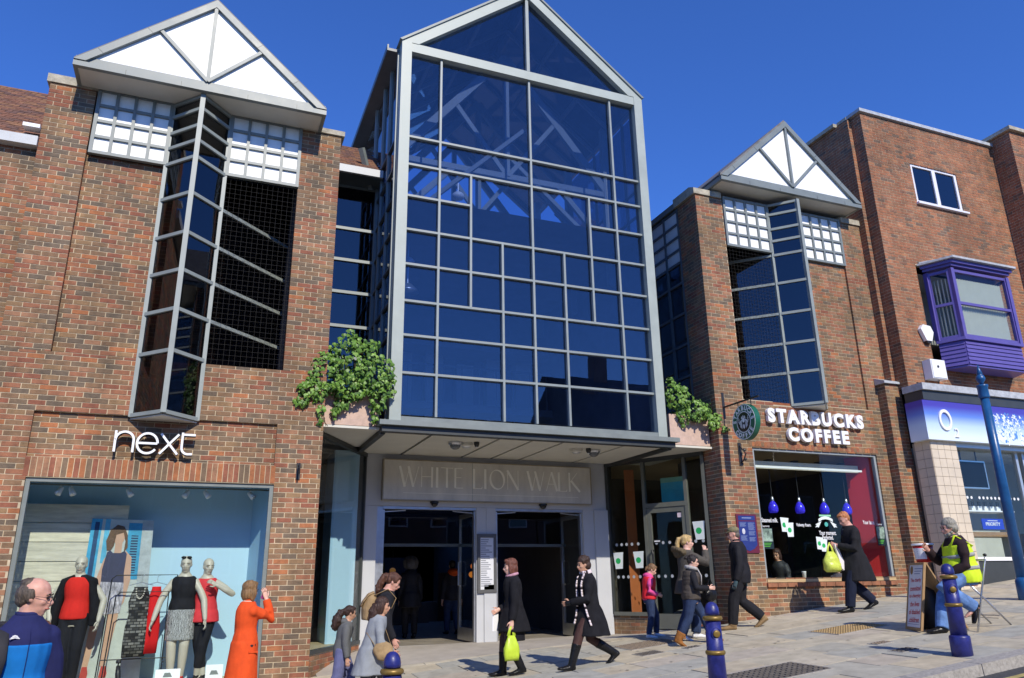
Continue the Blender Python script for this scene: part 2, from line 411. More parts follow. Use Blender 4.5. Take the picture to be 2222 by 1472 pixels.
# ================================================================== shared pieces of the two brick shop blocks
X, Y, Z = V((1, 0, 0)), V((0, 1, 0)), V((0, 0, 1))
nS = V((0, -1, 0)); nW = V((-1, 0, 0))
def pane_between(mb, p0, p1, z0, z1, t=0.012):      # upright pane standing on the line p0-p1
    p0, p1 = V((p0[0], p0[1], 0)), V((p1[0], p1[1], 0)); a = (p1 - p0); n = a.cross(Z).normalized()
    c = (p0 + p1) / 2; c.z = (z0 + z1) / 2
    return mb.obox(c, a / 2, n * (t / 2), Z * ((z1 - z0) / 2))
def glazed_wedge(parent, xc, zs, side, open_to, zo0, zo1, depth=0.45, hw=0.455):
    """a prism of glass standing on its edge; one face runs on behind the wall at 45 degrees (side: +1 right, -1 left)"""
    tip = (xc, -depth); Lb = (xc - hw, 0.03); Rb = (xc + hw, 0.03)
    g = M['glass_dark']; zb, zt = zs[-1], zs[0]
    bay = thingpart('glazed_bay', parent)
    for (p, w) in ((tip, 0.075), (Lb, 0.06), (Rb, 0.06)):
        MB().bar((p[0], p[1] - 0.02, zb - 0.02), (p[0], p[1] - 0.02, zt), w, w, up=Y).build('mullion', M['bar_grey2'], bay)
    for b in (Lb, Rb):
        for i in range(len(zs) - 1):
            pane_between(MB(), tip, b, zs[i + 1] + 0.02, zs[i] - 0.02).build('pane', g, bay)
        for z in zs[1:] + [zt - 0.03]:
            a = V((tip[0], tip[1] - 0.02, z)); c = V((b[0], b[1] - 0.02, z))
            MB().bar(a, c, 0.05, 0.055).build('transom', M['bar_grey2'], bay)
    MB().prism([(tip[0], tip[1], zb - 0.035), (Rb[0], Rb[1], zb - 0.035), (Lb[0], Lb[1], zb - 0.035)], (0, 0, -0.02)).build('bottom_board', M['soffit'], bay)
    # the face that runs on inside the opening
    b = Rb if side > 0 else Lb
    dx = abs(open_to - b[0]); e = (open_to, b[1] + dx * 0.98)
    zz = [z for z in zs if zo0 + 0.05 < z < zo1 - 0.05]
    lv = [zo1] + zz + [zo0 - 0.3]
    for i in range(len(lv) - 1):
        pane_between(MB(), b, e, lv[i + 1], lv[i]).build('pane', g, bay)
    for z in zz:
        MB().bar((b[0], b[1] - 0.02, z), (e[0], e[1] - 0.02, z), 0.05, 0.055).build('transom', M['bar_grey2'], bay)
    return bay
M['bar_grey2'] = mat('bay_frame_grey', (0.26, 0.29, 0.27), 0.45, var=0.12, scale=3)
def thingpart(name, parent):                          # an Empty used as a part that holds sub-parts
    o = bpy.data.objects.new(name, None); col.objects.link(o); o.parent = parent; o.location = (0, 0, 0); WL[o.name] = WL[parent.name].copy()
    o.empty_display_size = 0.1; return o
def panel_grid(parent, x0, x1, z0, z1, y=0.0):
    """four by four white squares in a grey frame"""
    gr = thingpart('panel_grid', parent); f = 0.052; n = 4
    px, pz = (x1 - x0 - f) / n, (z1 - z0 - f) / n
    fr = MB()
    for i in range(n + 1):
        w = f if i in (0, n) else f * 0.9
        fr.box(x0 + px * i + (f - w) / 2, x0 + px * i + (f + w) / 2, y - 0.03, y + 0.05, z0, z1)
    for j in range(n + 1):
        w = f if j in (0, n) else f * 0.9
        for i in range(n):
            fr.box(x0 + px * i + f / 2 + f * 0.45, x0 + px * (i + 1) + f / 2 - f * 0.45, y - 0.027, y + 0.05, z0 + pz * j + (f - w) / 2, z0 + pz * j + (f + w) / 2)
    fr.build('frame', M['frame_grey'], gr)
    for i in range(n):
        for j in range(n):
            a = x0 + px * i + f * 0.95; c = z0 + pz * j + f * 0.95
            MB().box(a, a + px - f * 0.9, y + 0.008, y + 0.04, c, c + pz - f * 0.9).build('panel', M['white_panel'], gr)
def gable(parent, xc, hw, zb, apex, yf, back=5.0):
    """projecting triangular gable: fascia, rakes, white panels between three bars, soffit, roof slopes"""
    zt = zb + 0.13; t = 0.11
    g = thingpart('gable', parent); F = M['frame_grey']
    MB().box(xc - hw, xc + hw, yf, yf + 0.08, zb, zb + 0.085).build('fascia', F, g)
    MB().box(xc - hw + 0.02, xc + hw - 0.02, yf + 0.03, yf + 0.10, zb + 0.085, zt + 0.06).build('fascia', F, g)
    top = V((xc, yf, apex))
    for s in (-1, 1):
        a = V((xc + s * hw, yf, zt - 0.03)); d = (top - a); L = d.length; d.normalize(); nn = V((-d.z * s * -1, 0, d.x * s * -1)) 
        nn = V((d.z, 0, -d.x)) if s < 0 else V((-d.z, 0, d.x))           # inward normal of the rake
        pts = [a, top, top - Z * (t / abs(d.x)), a + d * (t * 1.6 / 1) + nn * 0.0]
        k = a + d * (t * abs(d.x) / abs(d.z)) + nn * t
        pts = [a, top, top - Z * (t / abs(d.x)), V((a.x - s * t / abs(d.z) * 1.0, yf, a.z + 0.0))]
        MB().prism([p + V((0, -0.015, 0)) for p in pts], (0, 0.11, 0)).build('rake', F, g)
        # roof slope behind the rake
        q = [a + Z * 0.0, top, top + Z * 0.05, a + Z * 0.05]
        MB().prism([p + V((0, 0.02, 0)) for p in q], (0, back, 0)).build('roof_slope', M['roof_grey'], g)
    zi = zt + 0.06; ai = top.z - t * L / hw * 1.0
    ai = apex - t / (hw / L); hi = (ai - zi) / ((apex - zt + 0.03) / hw)
    A, B, C, D0 = V((xc - hi, 0, zi)), V((xc + hi, 0, zi)), V((xc, 0, ai)), V((xc, 0, zi))
    mL, mR = A.lerp(C, 0.53), B.lerp(C, 0.53)
    for tri in ((A, D0, mL), (D0, C, mL), (D0, mR, C), (D0, B, mR)):
        MB().prism([p + V((0, yf + 0.05, 0)) for p in tri], (0, 0.03, 0)).build('panel', M['white_panel'], g)
    for k, e in enumerate((mL, C, mR)):
        MB().bar(D0 + V((0, yf + 0.03 - 0.002 * k, 0)), e + V((0, yf + 0.03 - 0.002 * k, 0)), 0.055, 0.06, up=Y).build('bar', F, g)
    sm = MB()
    for k in (-.62, -.2, .33, .74):
        sm.box(xc + hw * k, xc + hw * k + .006, yf - .0022, yf - .0002, zb, zb + .085)
        e = V((xc + math.copysign(hw * (1 - abs(k) * .8), k), yf - .0155, 0)); e.z = zt - .03 + (apex - zt + .03) * abs(k) * .8
        sm.bar(e + V((0, 0, -.005)), e + V((-math.copysign(.075, k), 0, -.075)), .006, .004, up=Y)
    sm.build('seam', M['frame_dark'], g)
    MB().box(xc - hw + 0.06, xc + hw - 0.06, yf + 0.07, 0.28, zb + 0.01, zb + 0.03).build('soffit', M['soffit'], g)
    for s in (-1, 1):
        MB().box(xc + s * hw - (0.0 if s < 0 else 0.06), xc + s * hw + (0.06 if s < 0 else 0), yf + 0.081, back, zb - 0.0, zb + 0.12).build('eaves_board', M['frame_grey'], g)
M['roof_grey'] = mat('roof_metal', (0.16, 0.15, 0.14), 0.6, var=0.3, scale=6, bump=0.2)
def room(parent, x0, x1, y0, y1, z0, z1, m, name='room'):
    mb = MB()
    mb.add([(x0, y0, z0), (x1, y0, z0), (x1, y1, z0), (x0, y1, z0), (x0, y0, z1), (x1, y0, z1), (x1, y1, z1), (x0, y1, z1)],
           [(0, 1, 2, 3), (4, 7, 6, 5), (2, 1, 5, 6), (3, 2, 6, 7), (0, 3, 7, 4)])
    return mb.build(name, m, parent)
def tile_slope(parent, x0, x1, y0, z0, depth, pitch, rng, single=True, rows=None):
    """clay tiles lapped in courses up a slope"""
    g = 0.105; w = 0.165; ca, sa = math.cos(pitch), math.sin(pitch); n = int(depth / ca / g)
    up = V((0, ca, sa)); nn = V((0, -sa, ca)); cache = {}; rest = MB(); cnt = 0
    MB().prism([(x0, y0, z0), (x1, y0, z0), (x1, y0 + depth, z0 + depth * sa / ca), (x0, y0 + depth, z0 + depth * sa / ca)], nn * -0.05).build('roof', M['tile_roof'][2], parent)
    for i in range(n):
        x = x0 - (i % 2) * w / 2
        while x < x1:
            c = V((x + w / 2, y0, z0)) + up * (g * (i + 0.5)) + nn * (0.016 + rng.uniform(0, 0.004))
            m = rng.randrange(4); q = project(c)
            if q and -60 < q[0] < 2280 and -60 < q[1] < 1500 and x + w < x1 + 0.1:
                if single and cnt < 300:
                    if m not in cache:
                        mb = MB(); mb.obox((0, 0, 0), (w / 2 - 0.003, 0, 0), up * (g * 0.62) + nn * -0.004, nn * 0.007); cache[m] = mb.mesh('roof_tile', M['tile_roof'][m], center=False)[0]
                    link('roof_tile', cache[m], c, parent); cnt += 1
                else: rest.obox(c, (w / 2 - 0.003, 0, 0), up * (g * 0.62) + nn * -0.004, nn * 0.007, m)
            x += w
    if rest.v: rest.build('roof_tiles', M['tile_roof'], parent, kind='stuff')

M['clad_grey'] = mat('painted_grey_white', (0.52, 0.53, 0.52), 0.5, var=0.1)
# ================================================================== left block: the fashion shop
shop = thing('brick_shop', (-0.66, 0, -1.7), 'brick shop block with blue display window and white gable, beside the glass atrium', 'building')
b = Bricks(BR_MIX)
b.wall((-7.0, 0, 0), X, nS, 8.66, -2.4, 3.27, holes=[(4.70, 7.98, -2.4, 1.47), (4.66, 7.98, 1.475, 1.755), (4.66, 7.96, 1.755, 2.40), (5.87, 6.82, 2.40, 3.27)], off=0.05)
b.wall((-2.34, 0.055, 0), X, nS, 3.30, 1.755, 2.40, off=0.02)
b.soldier((-2.345, -0.002, 0), X, nS, 3.33, 1.477, 1.755, [6, 3, 5, 1, 7, 1, 3])
b.wall((-7.0, 0.10, 0), X, nS, 4.08, 3.27, 6.50, off=0.08)
b.wall((-2.92, 0, 0), X, nS, 0.65, 3.27, 7.68, off=0.025)
b.wall((-2.27, 0.10, 0), X, nS, 1.17, 3.27, 6.56, off=0.06)
b.wall((-2.27, 0.0, 0), Y, X, 0.10, 3.27, 7.68, thick=0.08, bond='header')
b.wall((0.98, 0, 0), X, nS, 0.68, 3.27, 7.70, off=0.0)
b.wall((0.98, 0.62, 0), nS, nW, 0.52, 3.27, 7.70, off=0.05)
b.wall((0.98, 0.62, 0), nS, nW, 0.52, -2.4, 1.47, off=0.05)
b.wall((1.66, 0.1, 0), Y, X, 0.55, -1.9, 7.70, off=0.05)
b.finish(shop)
MB().box(-2.97, -2.2, -0.03, 0.5, 7.685, 7.83).build('coping_stone', M['stone'], shop)
MB().prism([(0.93, -0.04, 7.705), (0.93, -0.04, 7.80), (0.93, 0.14, 7.87), (0.93, 0.7, 7.87), (0.93, 0.7, 7.705)], (0.79, 0, 0)).build('coping_stone', M['stone'], shop)
MB().box(-7, -2.93, -0.06, 0.12, 6.50, 6.66).build('gutter', M['clad_grey'], shop)
MB().box(-3.16, -2.93, -0.07, 0.1, 6.80, 6.86).build('roof_vent', M['white'], shop)
tile_slope(shop, -7, -2.93, 0.02, 6.64, 2.3, math.radians(44), random.Random(3))
MB().box(-2.27, 0.98, 0.02, 0.25, 3.05, 3.265).build('sill_course', BR_SOLDIER[0][0], shop)
wz = [7.70, 7.44, 7.13, 6.85, 6.55, 5.91, 5.23, 4.60, 3.97, 3.32, 2.40]
glazed_wedge(shop, -0.66, wz, +1, 0.96, 3.27, 6.55)
panel_grid(shop, -2.24, -1.11, 6.55, 7.735, 0.0)
panel_grid(shop, -0.205, 0.985, 6.545, 7.735, 0.0)
gable(shop, -0.62, 1.925, 7.70, 9.50, -0.60)
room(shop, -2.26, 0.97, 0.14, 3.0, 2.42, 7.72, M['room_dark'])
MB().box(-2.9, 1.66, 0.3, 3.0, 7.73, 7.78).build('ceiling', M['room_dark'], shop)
def netting(parent, x0, x1, z0, z1, y, s=.085):
    mb = MB(); x = x0
    while x < x1: mb.box(x - .0012, x + .0012, y, y + .0024, z0, z1); x += s
    z = z0
    while z < z1: mb.box(x0, x1, y + .0031, y + .006, z - .0012, z + .0012); z += s
    mb.build('bird_netting', M['net'], parent, kind='stuff')
M['net'] = mat('netting', (0.035, 0.033, 0.03), .9, var=0)
netting(shop, -.19, .975, 3.28, 6.54, .03)
# window frame of the display
fr = MB(); fx0, fx1, fz0, fz1 = -2.295, 0.975, -1.62, 1.47
for (a, c, d, e) in ((fx0, fx0 + 0.055, fz0, fz1), (fx1 - 0.055, fx1, fz0, fz1), (fx0 + 0.055, fx1 - 0.055, fz1 - 0.055, fz1), (fx0 + 0.055, fx1 - 0.055, fz0, fz0 + 0.055)):
    fr.box(a, c, 0.03, 0.10, d, e)
dw = fr.build('window_frame', M['frame_grey'], shop)
MB().box(fx0 + 0.05, fx1 - 0.05, 0.062, 0.070, fz0 + 0.05, fz1 - 0.05).build('window_pane', M['glass_clear'], shop)
MB().box(-2.3, 0.98, 0.0, 0.11, -2.3, -1.625).build('stall_riser', BR_MIX[2][0], shop)
# the display box behind it
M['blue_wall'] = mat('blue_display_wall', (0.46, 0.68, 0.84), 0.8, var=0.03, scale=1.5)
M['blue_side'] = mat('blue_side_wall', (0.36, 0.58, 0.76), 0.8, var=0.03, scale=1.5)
M['display_floor'] = mat('display_floor', (0.50, 0.40, 0.24), 0.6, var=0.15, scale=6, stretch=(1, 12, 1))
disp = thingpart('display_bay', shop)
MB().box(-2.45, 0.76, 1.10, 1.15, -1.3, 1.66).build('back_wall', M['blue_wall'], disp)
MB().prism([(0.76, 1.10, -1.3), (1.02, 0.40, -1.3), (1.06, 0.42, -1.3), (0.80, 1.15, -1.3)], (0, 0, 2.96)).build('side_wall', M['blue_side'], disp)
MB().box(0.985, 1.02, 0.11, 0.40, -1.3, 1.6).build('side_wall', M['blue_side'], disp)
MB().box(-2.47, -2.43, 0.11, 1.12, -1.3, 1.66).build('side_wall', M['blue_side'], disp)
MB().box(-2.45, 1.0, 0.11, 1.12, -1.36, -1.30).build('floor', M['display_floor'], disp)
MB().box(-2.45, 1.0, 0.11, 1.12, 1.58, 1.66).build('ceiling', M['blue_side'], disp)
MB().box(-2.4, 0.95, 0.30, 0.33, 1.40, 1.425).build('light_track', M['frame_grey'], disp)

# angled glazing from the pier to the entrance
A2, B2 = V((1.70, 0.62, 0)), V((2.87, 2.60, 0)); e2 = (B2 - A2).normalized(); n2 = V((e2.y, -e2.x, 0))
def on2(s, z, o=0.0): p = A2 + e2 * s + n2 * o; p.z = z; return p
L2 = (B2 - A2).length
MB().obox(on2(L2 / 2, 0.72), e2 * (L2 / 2), n2 * 0.006, Z * 1.70).build('window_pane', M['glass_clear'], shop)
for s in (0.03, L2 - 0.04): MB().bar(on2(s, -1.0), on2(s, 2.42), 0.05, 0.06, up=n2).build('window_frame', M['frame_dark'], shop)
MB().bar(on2(0, -1.0), on2(L2, -1.0), 0.08, 0.06).build('window_sill', M['frame_dark'], shop)
MB().bar(on2(0, 2.40), on2(L2, 2.40), 0.07, 0.08).build('window_frame', M['frame_dark'], shop)
pl = Bricks(BR_MIX); pl.wall(on2(-0.05, 0, 0.02), e2, n2, L2 + 0.05, -1.75, -1.03, off=0.03, thick=0.12); pl.finish(shop, wall_name='plinth')
MB().box(2.27, 2.70, 2.34, 2.38, -1.0, 2.43).build('partition', M['blue_wall'], shop)
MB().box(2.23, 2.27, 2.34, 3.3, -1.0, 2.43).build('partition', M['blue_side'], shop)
MB().prism([on2(0.0, -1.02, -0.02), on2(L2, -1.02, -0.02), on2(L2, -1.02, -1.2), on2(0, -1.02, -1.2)], (0, 0, 0.02)).build('floor', M['display_floor'], shop)
MB().prism([on2(0.0, 2.44, -0.02), on2(L2, 2.44, -0.02), on2(L2, 2.44, -3), on2(0, 2.44, -3)], (0, 0, 0.02)).build('ceiling', M['room_dark'], shop)
MB().prism([on2(-0.3, -1.02, -2.2), on2(L2 + .6, -1.02, -2.2), on2(L2 + .6, -1.02, -2.25), on2(-0.3, -1.02, -2.25)], (0, 0, 3.5)).build('back_wall', M['room_dark'], shop)
MB().bar(on2(2.0, 0.20, -0.03), on2(2.2, 0.20, -0.03), 0.02, 0.03).build('window_bracket', M['frame_dark'], shop)
MB().bar(on2(2.0, -0.26, -0.03), on2(2.2, 0.02, -0.03), 0.02, 0.03).build('window_bracket', M['frame_dark'], shop)
MB().box(-3.0, 2.86, 4.5, 4.55, -2.0, 2.6).build('back_wall', M['room_dark'], shop)
MB().box(-3.0, 2.86, 1.2, 4.5, 2.46, 2.56).build('ceiling', M['room_dark'], shop)
MB().box(1.08, 1.64, 0.64, 0.70, -1.9, 2.5).build('inner_wall', M['room_dark'], shop)
MB().box(1.56, 1.652, 0.651, 2.2, 2.5, 7.95).build('side_wall', BR_MIX[4][0], shop)
# iron hook on the pier
hk = thing('wall_hook', (1.32, -0.05, 1.7), 'small black iron hook fixed high on the brick pier left of the entrance', 'hook')
MB().box(1.29, 1.35, -0.02, -0.008, 1.55, 1.80).build('back_plate', M['black'], hk)
MB().tube([(1.32, -0.015, 1.76), (1.32, -0.12, 1.78), (1.32, -0.17, 1.70), (1.32, -0.14, 1.62)], 0.014).build('hook', M['black'], hk)

# ================================================================== right block: the coffee shop
cafe = thing('brick_cafe', (11.66, 0, -0.6), 'brick coffee shop block with large window under a white gable, right of the atrium', 'building')
b = Bricks(BR_MIX)
b.wall((9.28, 0, 0), X, nS, 4.66, -1.4, 3.46, holes=[(0.77, 4.045, -0.03, 2.50), (1.43, 2.85, 3.40, 3.46)], off=0.02)
b.wall((9.28, 0, 0), X, nS, 0.69, 3.46, 7.98, off=0.0)
b.wall((12.11, 0.05, 0), X, nS, 1.20, 3.46, 6.86, off=0.04)
b.wall((13.31, 0, 0), X, nS, 0.63, 3.46, 7.98, off=0.0)
b.wall((9.28, 0.68, 0), nS, nW, 0.58, -1.3, 7.98, off=0.03)
b.wall((9.97, 0.1, 0), Y, X, 0.5, 3.46, 6.9, off=0.05)
b.soldier((9.98, -0.003, 0), X, nS, 3.40, 2.503, 2.60, [1, 5, 0, 7, 3])
wl = b.finish(cafe)
lp = Bricks(BR_MIX)
lp.wall((13.66, -0.22, 0), X, nS, 0.45, -1.0, 4.03, off=0.0)
lp.wall((13.66, -0.003, 0), nS, nW, 0.21, -1.0, 4.03, off=.0, thick=0.09)
lp.finish(cafe, limit=90, wall_name='buttress')
MB().prism([(13.60, -0.28, 4.035), (13.60, -0.28, 4.085), (13.60, -0.01, 4.19), (13.60, -0.01, 4.035)], (0.53, 0, 0)).build('coping_stone', M['lead'], cafe)
MB().prism([(9.22, -0.04, 7.99), (9.22, -0.04, 8.12), (9.22, 0.12, 8.20), (9.22, 0.75, 8.20), (9.22, 0.75, 7.99)], (0.72, 0, 0)).build('coping_stone', M['stone'], cafe)
MB().prism([(13.36, -0.04, 7.99), (13.36, -0.04, 8.12), (13.36, 0.12, 8.18), (13.36, 0.5, 8.18), (13.36, 0.5, 7.99)], (0.66, 0, 0)).build('coping_stone', M['stone'], cafe)
wz2 = [8.06, 7.80, 7.44, 7.15, 6.81, 6.14, 5.44, 4.76, 4.11, 3.42]
glazed_wedge(cafe, 11.66, wz2, -1, 10.0, 3.47, 6.86)
panel_grid(cafe, 9.985, 11.20, 6.87, 8.06, 0.0)
panel_grid(cafe, 12.12, 13.315, 6.86, 8.05, 0.0)
gable(cafe, 11.64, 1.98, 8.19, 10.08, -0.46)
room(cafe, 9.99, 13.3, 0.16, 3.0, 3.40, 8.06, M['room_dark'])
MB().box(9.97, 11.3, 0.02, 0.25, 3.30, 3.455).build('sill_course', BR_SOLDIER[0][0], cafe)
netting(cafe, 9.985, 11.19, 3.47, 6.86, .03)
# side return towards the atrium: white squares above dark glazing
sr = thingpart('side_glazing', cafe)
for i in range(2):
    for j in range(4):
        y0 = 0.74 + i * 0.56; z0 = 6.70 + j * 0.31
        MB().box(9.30, 9.33, y0 + 0.04, y0 + 0.52, z0 + 0.03, z0 + 0.28).build('panel', M['white_panel'], sr)
for y in (0.72, 1.28, 1.86): MB().box(9.275, 9.36, y - 0.03, y + 0.03, 2.6, 8.05).build('mullion', M['bar_dark'], sr)
for z in (6.68, 6.99, 7.30, 7.61, 7.94, 6.2, 5.5, 4.8, 4.1, 3.4): MB().box(9.28, 9.35, 0.75, 1.83, z - 0.025, z + 0.025).build('transom', M['bar_dark'], sr)
for y0 in (0.75, 1.31):
    for z0, z1 in zip((2.6, 3.4, 4.1, 4.8, 5.5, 6.2), (3.4, 4.1, 4.8, 5.5, 6.2, 6.66)): MB().box(9.31, 9.32, y0, y0 + 0.5, z0 + 0.03, z1 - 0.03).build('pane', M['glass_dark'], sr)
MB().box(9.24, 9.40, 0.70, 4.0, 8.0, 8.13).build('gutter', M['frame_grey'], sr)
room(cafe, 9.36, 9.9, 0.72, 3.0, 2.6, 8.0, M['room_dark'])
# shop window
M['frame_mid'] = mat('window_frame_grey', (0.30, 0.33, 0.34), 0.4, var=0.1)
fr = MB(); fx0, fx1, fz0, fz1 = 10.05, 13.325, -0.03, 2.495
for (a, c, d, e) in ((fx0, fx0 + 0.06, fz0, fz1), (fx1 - 0.06, fx1, fz0, fz1), (fx0 + 0.06, fx1 - 0.06, fz1 - 0.06, fz1)): fr.box(a, c, 0.03, 0.11, d, e)
fr.build('window_frame', M['frame_mid'], cafe)
M['pale_wood'] = mat('pale_wood', (0.50, 0.36, 0.19), 0.5, var=0.2, scale=5, stretch=(1, 10, 10))
MB().box(10.06, 13.31, -0.015, 0.5, -0.085, -0.03).build('window_sill', M['pale_wood'], cafe)
MB().box(10.1, 13.28, 0.066, 0.074, -0.03, 2.44).build('window_pane', M['glass_clear'], cafe)
sb = MB()
for i in range(14): sb.box(10.04 + i * 0.234, 10.04 + i * 0.234 + 0.224, -0.045, 0.02, -0.17, -0.095)
sb.build('sill_course', BR_MIX[1][0], cafe)
M['cafe_wall'] = mat('cafe_wall_brown', (0.06, 0.05, 0.035), 0.9, var=0.2, scale=2)
M['cafe_ceiling'] = mat('cafe_ceiling', (0.35, 0.27, 0.15), 0.9, var=0.1)
M['cafe_red'] = mat('cafe_red_wall', (0.60, 0.020, 0.016), 0.6, var=0.1, scale=2)
M['cafe_floor'] = mat('cafe_floor', (0.10, 0.06, 0.035), 0.4, var=0.2, scale=3)
inn = thingpart('interior', cafe)
MB().box(9.3, 14.45, 5.2, 5.25, -1.1, 2.6).build('back_wall', M['cafe_wall'], inn)
MB().box(8.9, 14.45, 2.6, 5.2, -1.12, -1.06).build('floor', M['cafe_floor'], inn)
MB().box(9.98, 14.45, 0.12, 2.6, -1.12, -0.62).build('floor', M['cafe_floor'], inn)
MB().box(9.3, 14.45, 0.112, 5.2, 2.50, 2.56).build('ceiling', M['cafe_ceiling'], inn)
MB().prism([(13.335, 0.12, -0.7), (13.06, 0.66, -0.7), (13.12, 0.68, -0.7), (13.39, 0.14, -0.7)], (0, 0, 3.19)).build('partition', M['cafe_red'], inn)
MB().box(8.20, 9.30, 0.60, 5.2, 2.455, 2.50).build('ceiling', M['cafe_ceiling'], inn)
MB().box(8.20, 9.30, 5.2, 5.25, -1.1, 2.6).build('back_wall', M['cafe_wall'], inn)
MB().box(14.40, 14.45, 0.40, 5.2, -1.0, 2.5).build('side_wall', M['cafe_wall'], inn)
MB().box(10.06, 13.1, 0.34, 0.38, 2.13, 2.28).build('bulkhead', M['soffit'], inn)
MB().box(10.06, 13.1, 0.24, 0.28, 2.13, 2.17).build('blind_rail', M['white'], inn)
MB().box(9.9, 10.02, 0.12, 2.4, -1.1, 2.49).build('side_wall', M['cafe_wall'], inn)
for i, (y0, z, w, h, c) in enumerate([(1.1, 0.4, 0.8, 1.1, (0.12, 0.14, 0.03)), (2.2, 0.6, 0.5, 0.8, (0.22, 0.17, 0.03)), (3.2, 0.0, 0.9, 1.3, (0.05, 0.08, 0.03)), (4.3, 0.6, 0.5, 0.7, (0.20, 0.13, 0.04))]):
    MB().box(14.37, 14.395, y0, y0 + w, z, z + h).build('wall_panel', mat(f'cafe_panel_{i}', c, 0.7, var=0.5, scale=5), inn)

# angled glazed corner with the cafe door
A1, B1 = V((8.14, 2.60, 0)), V((9.28, 0.55, 0)); e1 = (B1 - A1).normalized(); n1 = V((e1.y, -e1.x, 0)); L1 = (B1 - A1).length
if n1.y > 0: n1 = -n1
def on1(s, z, o=0.0): p = A1 + e1 * s + n1 * o; p.z = z; return p
M['door_grey'] = mat('door_frame_grey', (0.13, 0.135, 0.115), 0.4, var=0.1)
cn = thingpart('shopfront', cafe)
for s0, s1, z0, z1 in ((0.08, 0.90, -0.62, 2.40), (0.97, 1.86, 1.50, 2.40), (1.93, 2.29, -0.62, 2.40)):
    MB().obox(on1((s0 + s1) / 2, (z0 + z1) / 2), e1 * ((s1 - s0) / 2), n1 * 0.006, Z * ((z1 - z0) / 2)).build('pane', M['glass_clear'], cn)
for s in (0.04, 0.935, 1.895, 2.31): MB().bar(on1(s, -1.05 if 0.5 < s < 2 else -0.66), on1(s, 2.42), 0.07, 0.08, up=n1).build('mullion', M['door_grey'] if s > .1 else M['frame_dark'], cn)
MB().bar(on1(0, 2.42), on1(L1, 2.42), 0.09, 0.09).build('head', M['frame_dark'], cn)
MB().bar(on1(0.97, 1.46), on1(1.86, 1.46), 0.08, 0.09).build('transom', M['door_grey'], cn)
MB().bar(on1(0.07, -0.66), on1(0.90, -0.66), 0.10, 0.07).build('sill', M['door_grey'], cn)
MB().bar(on1(1.93, -0.66), on1(2.3, -0.66), 0.10, 0.07).build('sill', M['door_grey'], cn)
pl = Bricks(BR_MIX); pl.wall(on1(0.0, 0, 0.0), e1, n1, 0.90, -1.3, -0.70, off=0.03, thick=0.12); pl.wall(on1(1.93, 0, 0.0), e1, n1, 0.40, -1.2, -0.70, off=0.08, thick=0.12); pl.finish(cafe, wall_name='plinth')
dr = thingpart('door', cafe)
s0, s1, z0, z1 = 0.975, 1.855, -0.93, 1.41
df = MB()
for a, c in ((s0, s0 + 0.09), (s1 - 0.09, s1)): df.bar(on1((a + c) / 2, z0), on1((a + c) / 2, z1), 0.09, 0.05, up=n1)
df.bar(on1(s0 + 0.09, z1 - 0.05), on1(s1 - 0.09, z1 - 0.05), 0.05, 0.10); df.bar(on1(s0 + 0.09, z0 + 0.14), on1(s1 - 0.09, z0 + 0.14), 0.05, 0.28)
df.build('frame', M['door_grey'], dr)
MB().obox(on1((s0 + s1) / 2, (z0 + z1) / 2 + 0.08), e1 * ((s1 - s0) / 2 - 0.09), n1 * 0.006, Z * ((z1 - z0) / 2 - 0.18)).build('pane', M['glass_clear'], dr)
MB().tube([on1(s0 + 0.10, 0.56, 0.03), on1(s0 + 0.10, 0.56, 0.10), on1(s0 + 0.13, 0.50, 0.11), on1(s0 + 0.13, 0.05, 0.11), on1(s0 + 0.10, 0.0, 0.10), on1(s0 + 0.10, 0.0, 0.03)], 0.022).build('handle', M['black'], dr)
MB().bar(on1(0.95, -0.97), on1(1.88, -0.97), 0.14, 0.04).build('threshold', M['alu'], dr)
MB().prism([on1(0.14, -1.05, -0.55), on1(0.30, -1.05, -0.70), on1(0.28, -1.05, -0.73), on1(0.12, -1.05, -0.58)], (0, 0, 3.4)).build('partition', mat('cafe_orange', (0.45, 0.12, 0.025), 0.7, var=0.1), cn)
MB().box(8.24, 8.30, 2.62, 5.2, -1.1, 2.4).build('side_wall', M['cafe_wall'], inn)

# ================================================================== tall brick building on the right with the phone shop below
# it stands 0.42 m nearer the street; its sizes were measured on the plane of the other facades
PK = 0.965
def XF(p): return V((p.x * PK, p.y - 0.42, p.z * PK))
phone = thing('corner_brick_building', (16.5, 0, -0.3), 'taller red brick building with purple bay window above the blue phone shop', 'building')
b = Bricks(BR_RED)
PF = -0.06; zT = 11.28
b.wall((14.57, PF, 0), X, nS, 6.0, 4.05, zT, holes=[(1.45, 3.11, 8.99, 10.14), (0.95, 3.58, 4.60, 7.20)], off=0.03)
b.wall((14.57, 0.24, 0), nS, nW, 0.30, 4.05, zT, off=0.02)
b.wall((14.45, 0.24, 0), X, nS, 0.12, 4.20, zT - 0.05, bond='header', thick=0.08)
b.wall((14.45, 4.6, 0), nS, nW, 4.36, 4.20, zT - 0.05, off=0.05)
b.finish(phone)
cp = MB(); cp.box(14.50, 20.6, PF - 0.07, 0.3, zT, zT + 0.09); cp.build('coping', M['lead'], phone)
MB().box(14.49, 14.70, 0.301, 0.6, zT, zT + 0.085).build('coping', M['stone'], phone)
MB().box(14.36, 14.68, 0.601, 4.6, zT - 0.05, zT + 0.05).build('coping', M['stone'], phone)
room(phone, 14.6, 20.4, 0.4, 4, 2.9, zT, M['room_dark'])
M['lilac_frame'] = mat('pale_window_frame', (0.78, 0.77, 0.80), 0.4, var=0.04)
w = thingpart('window', phone); wx0, wx1, wz0, wz1 = 16.02, 17.68, 8.99, 10.14
f = MB()
